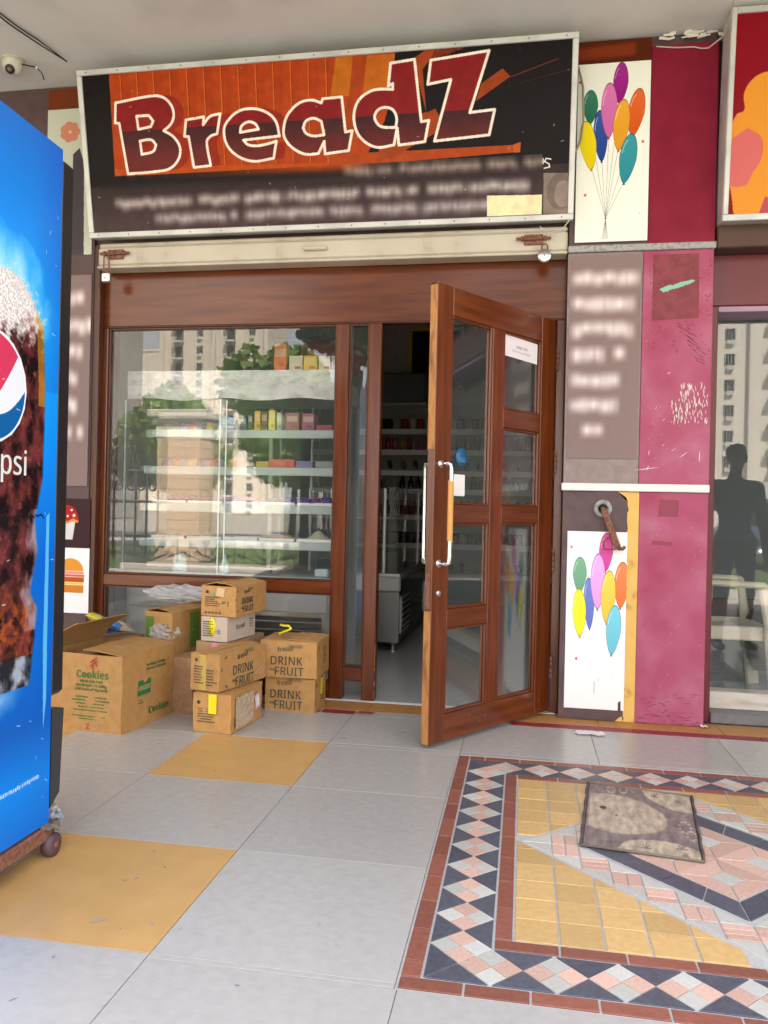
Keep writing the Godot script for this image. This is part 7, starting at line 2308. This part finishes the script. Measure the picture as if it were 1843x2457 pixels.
func net(st: SurfaceTool, bones: Array, lo: Vector3, hi: Vector3, cell: float, k: float, paint: Callable) -> void:
	var n := Vector3i(((hi - lo) / cell).ceil()) + Vector3i.ONE
	var val := PackedFloat32Array()
	val.resize(n.x * n.y * n.z)
	val.fill(1.0)
	for b in bones:
		var r: float = max(b[2], b[3]) + 4 * cell + k
		var mn: Vector3 = b[0].min(b[1]) - Vector3.ONE * r
		var mx: Vector3 = b[0].max(b[1]) + Vector3.ONE * r
		var i0 := Vector3i(((mn - lo) / cell).floor()).clamp(Vector3i.ZERO, n - Vector3i.ONE)
		var i1 := Vector3i(((mx - lo) / cell).ceil()).clamp(Vector3i.ZERO, n - Vector3i.ONE)
		for z in range(i0.z, i1.z + 1):
			for y in range(i0.y, i1.y + 1):
				for x in range(i0.x, i1.x + 1):
					var at := x + n.x * (y + n.y * z)
					var d := capsule(lo + Vector3(x, y, z) * cell, b[0], b[1], b[2], b[3])
					var e := val[at]
					var h := maxf(k - absf(d - e), 0.0) / k
					val[at] = minf(d, e) - h * h * k * 0.25
	var vid := {}
	var pts := []
	for z in n.z - 1:
		for y in n.y - 1:
			for x in n.x - 1:
				var s := Vector3.ZERO
				var c := 0
				for e in [[0, 0, 0, 0], [0, 1, 0, 0], [0, 0, 1, 0], [0, 1, 1, 0], [1, 0, 0, 0], [1, 1, 0, 0], [1, 0, 0, 1], [1, 1, 0, 1], [2, 0, 0, 0], [2, 1, 0, 0], [2, 0, 1, 0], [2, 1, 1, 0]]:
					var p: Vector3i
					var q: Vector3i
					match e[0]:
						0:
							p = Vector3i(0, e[1], e[2])
							q = p + Vector3i(1, 0, 0)
						1:
							p = Vector3i(e[1], 0, e[3])
							q = p + Vector3i(0, 1, 0)
						_:
							p = Vector3i(e[1], e[2], 0)
							q = p + Vector3i(0, 0, 1)
					var va := val[(x + p.x) + n.x * ((y + p.y) + n.y * (z + p.z))]
					var vb := val[(x + q.x) + n.x * ((y + q.y) + n.y * (z + q.z))]
					if (va < 0) != (vb < 0):
						s += Vector3(p).lerp(Vector3(q), va / (va - vb))
						c += 1
				if c > 0:
					vid[x + n.x * (y + n.y * z)] = pts.size()
					pts.append(lo + (Vector3(x, y, z) + s / c) * cell)
	st.set_smooth_group(0)
	for z in range(1, n.z - 1):
		for y in range(1, n.y - 1):
			for x in range(1, n.x - 1):
				var v0 := val[x + n.x * (y + n.y * z)]
				for ax in 3:
					var o := Vector3i.ZERO
					o[ax] = 1
					var v1 := val[(x + o.x) + n.x * ((y + o.y) + n.y * (z + o.z))]
					if (v0 < 0) == (v1 < 0):
						continue
					var u := Vector3i.ZERO
					u[(ax + 1) % 3] = 1
					var w := Vector3i.ZERO
					w[(ax + 2) % 3] = 1
					var q := []
					for t in [Vector3i.ZERO, u, u + w, w]:
						q.append(vid.get((x - t.x) + n.x * ((y - t.y) + n.y * (z - t.z)), -1))
					if q.has(-1):
						continue
					if v0 >= 0:
						q.reverse()
					for idx in [0, 2, 1, 0, 3, 2]:
						st.set_color(paint.call(pts[q[idx]]))
						st.add_vertex(pts[q[idx]])

func build_person() -> void:
	var p := thing("person", "person in blue top and dark trousers mirrored in the glass next door", "person", Vector3(1.70, 0.0, 2.25), PI - 0.15)
	p.scale = Vector3.ONE * 0.95
	# local axes: faces +z
	var B := []
	var hip := Vector3(0, 0.92, 0)
	var chest := Vector3(0, 1.28, 0.0)
	var neck := Vector3(0, 1.46, -0.01)
	B.append([hip + Vector3(-0.07, 0, 0), hip + Vector3(0.07, 0, 0), 0.115, 0.115])
	B.append([Vector3(0, 1.02, 0), Vector3(0, 1.15, 0.0), 0.125, 0.13])
	B.append([chest + Vector3(-0.08, 0, 0), chest + Vector3(0.08, 0, 0), 0.12, 0.12])
	B.append([chest, Vector3(0, 1.40, -0.01), 0.12, 0.08])
	B.append([Vector3(-0.16, 1.40, -0.01), Vector3(0.16, 1.40, -0.01), 0.062, 0.062])
	B.append([neck, Vector3(0, 1.55, 0.01), 0.052, 0.05])
	for s in [-1.0, 1.0]:
		var kn := Vector3(s * 0.11, 0.49, 0.02)
		var an := Vector3(s * 0.12, 0.09, -0.02)
		B.append([hip + Vector3(s * 0.09, -0.04, 0), kn, 0.092, 0.062])
		B.append([kn, Vector3(s * 0.115, 0.33, -0.015), 0.06, 0.062])
		B.append([Vector3(s * 0.115, 0.33, -0.015), an, 0.06, 0.042])
		B.append([an + Vector3(0, -0.045, -0.02), an + Vector3(s * 0.02, -0.05, 0.15), 0.042, 0.036])
		var sh := Vector3(s * 0.20, 1.39, -0.01)
		var el := Vector3(s * 0.25, 1.10, -0.02)
		var wr := Vector3(s * 0.24, 0.87, 0.07)
		B.append([sh, el, 0.055, 0.043])
		B.append([el, wr, 0.043, 0.029])
		B.append([wr, wr + Vector3(0, -0.06, 0.012), 0.028, 0.032])
	var top := Color(0.11, 0.16, 0.26)
	var trou := Color(0.012, 0.012, 0.018)
	var skin := Color(0.28, 0.145, 0.09)
	var st := begin()
	net(st, B, Vector3(-0.42, -0.03, -0.24), Vector3(0.42, 1.62, 0.30), 0.022, 0.035, func(q: Vector3):
		if q.y < 0.075:
			return Color(0.35, 0.35, 0.35)
		if q.y < 0.93 and absf(q.x) < 0.19:
			return trou
		if q.y > 1.47:
			return skin
		if absf(q.x) > 0.185 and q.y < 1.18:
			return skin
		return top)
	# head with brow, nose, lips, chin and ears
	var H := Vector3(0, 1.645, 0.02)
	var hb := [[H + Vector3(0, 0.02, -0.015), H + Vector3(0, 0.03, 0.0), 0.082, 0.08], [H + Vector3(0, -0.02, 0.02), H + Vector3(0, -0.075, 0.045), 0.066, 0.036], [H + Vector3(0, 0.015, 0.085), H + Vector3(0, -0.022, 0.102), 0.009, 0.014], [H + Vector3(-0.018, -0.052, 0.078), H + Vector3(0.018, -0.052, 0.078), 0.008, 0.008], [H + Vector3(-0.03, 0.028, 0.078), H + Vector3(0.03, 0.028, 0.078), 0.009, 0.009], [H + Vector3(0, -0.09, -0.01), H + Vector3(0, -0.14, -0.015), 0.05, 0.052]]
	for s in [-1.0, 1.0]:
		hb.append([H + Vector3(s * 0.083, 0.015, 0.0), H + Vector3(s * 0.08, -0.025, 0.005), 0.012, 0.009])
	net(st, hb, H - Vector3(0.12, 0.16, 0.13), H + Vector3(0.12, 0.14, 0.15), 0.008, 0.018, func(q: Vector3):
		var l := q - H
		for s in [-1.0, 1.0]:
			if Vector2(l.x - s * 0.031, (l.y - 0.006) * 1.8).length() < 0.011 and l.z > 0.05:
				return Color(0.05, 0.035, 0.03)
		if absf(l.x) < 0.024 and absf(l.y + 0.052) < 0.006 and l.z > 0.06:
			return Color(0.20, 0.07, 0.06)
		return skin)
	# hands: palm and five bent fingers each
	for s in [-1.0, 1.0]:
		var wr := Vector3(s * 0.24, 0.80, 0.085)
		var hd := [[wr + Vector3(0, 0.02, 0), wr + Vector3(0, -0.045, 0.006), 0.022, 0.024]]
		for f in 4:
			var o := (f - 1.5) * 0.018
			var l: float = [0.034, 0.038, 0.036, 0.028][f]
			var k0 := wr + Vector3(0, -0.055, o + 0.006)
			var k1 := k0 + Vector3(s * -0.004, -l, 0.004)
			var k2 := k1 + Vector3(s * -0.014, -l * 0.75, 0.006)
			hd.append([k0, k1, 0.009, 0.0085])
			hd.append([k1, k2, 0.0085, 0.007])
		var t0 := wr + Vector3(s * -0.008, -0.012, 0.022)
		var t1 := t0 + Vector3(s * -0.012, -0.028, 0.022)
		hd.append([t0, t1, 0.012, 0.0095])
		hd.append([t1, t1 + Vector3(s * -0.006, -0.028, 0.006), 0.0095, 0.008])
		net(st, hd, wr - Vector3(0.07, 0.16, 0.06), wr + Vector3(0.07, 0.06, 0.09), 0.006, 0.006, func(_q): return skin)
	st.generate_normals()
	var m := plain(Color.WHITE, 0.75)
	m.albedo_color = Color.WHITE
	m.vertex_color_use_as_albedo = true
	part("body", st.commit(), m, p)
	var hs := begin()
	var hairs := [[H + Vector3(0, 0.045, -0.03), H + Vector3(0, 0.052, 0.012), 0.082, 0.074], [H + Vector3(0, 0.01, -0.06), H + Vector3(0, -0.03, -0.055), 0.055, 0.045]]
	net(hs, hairs, H - Vector3(0.12, 0.12, 0.15), H + Vector3(0.12, 0.16, 0.13), 0.01, 0.02, func(_q): return Color(0.02, 0.017, 0.015))
	hs.generate_normals()
	part("hair", hs.commit(), plain(Color(0.16, 0.16, 0.165), 0.7), p)
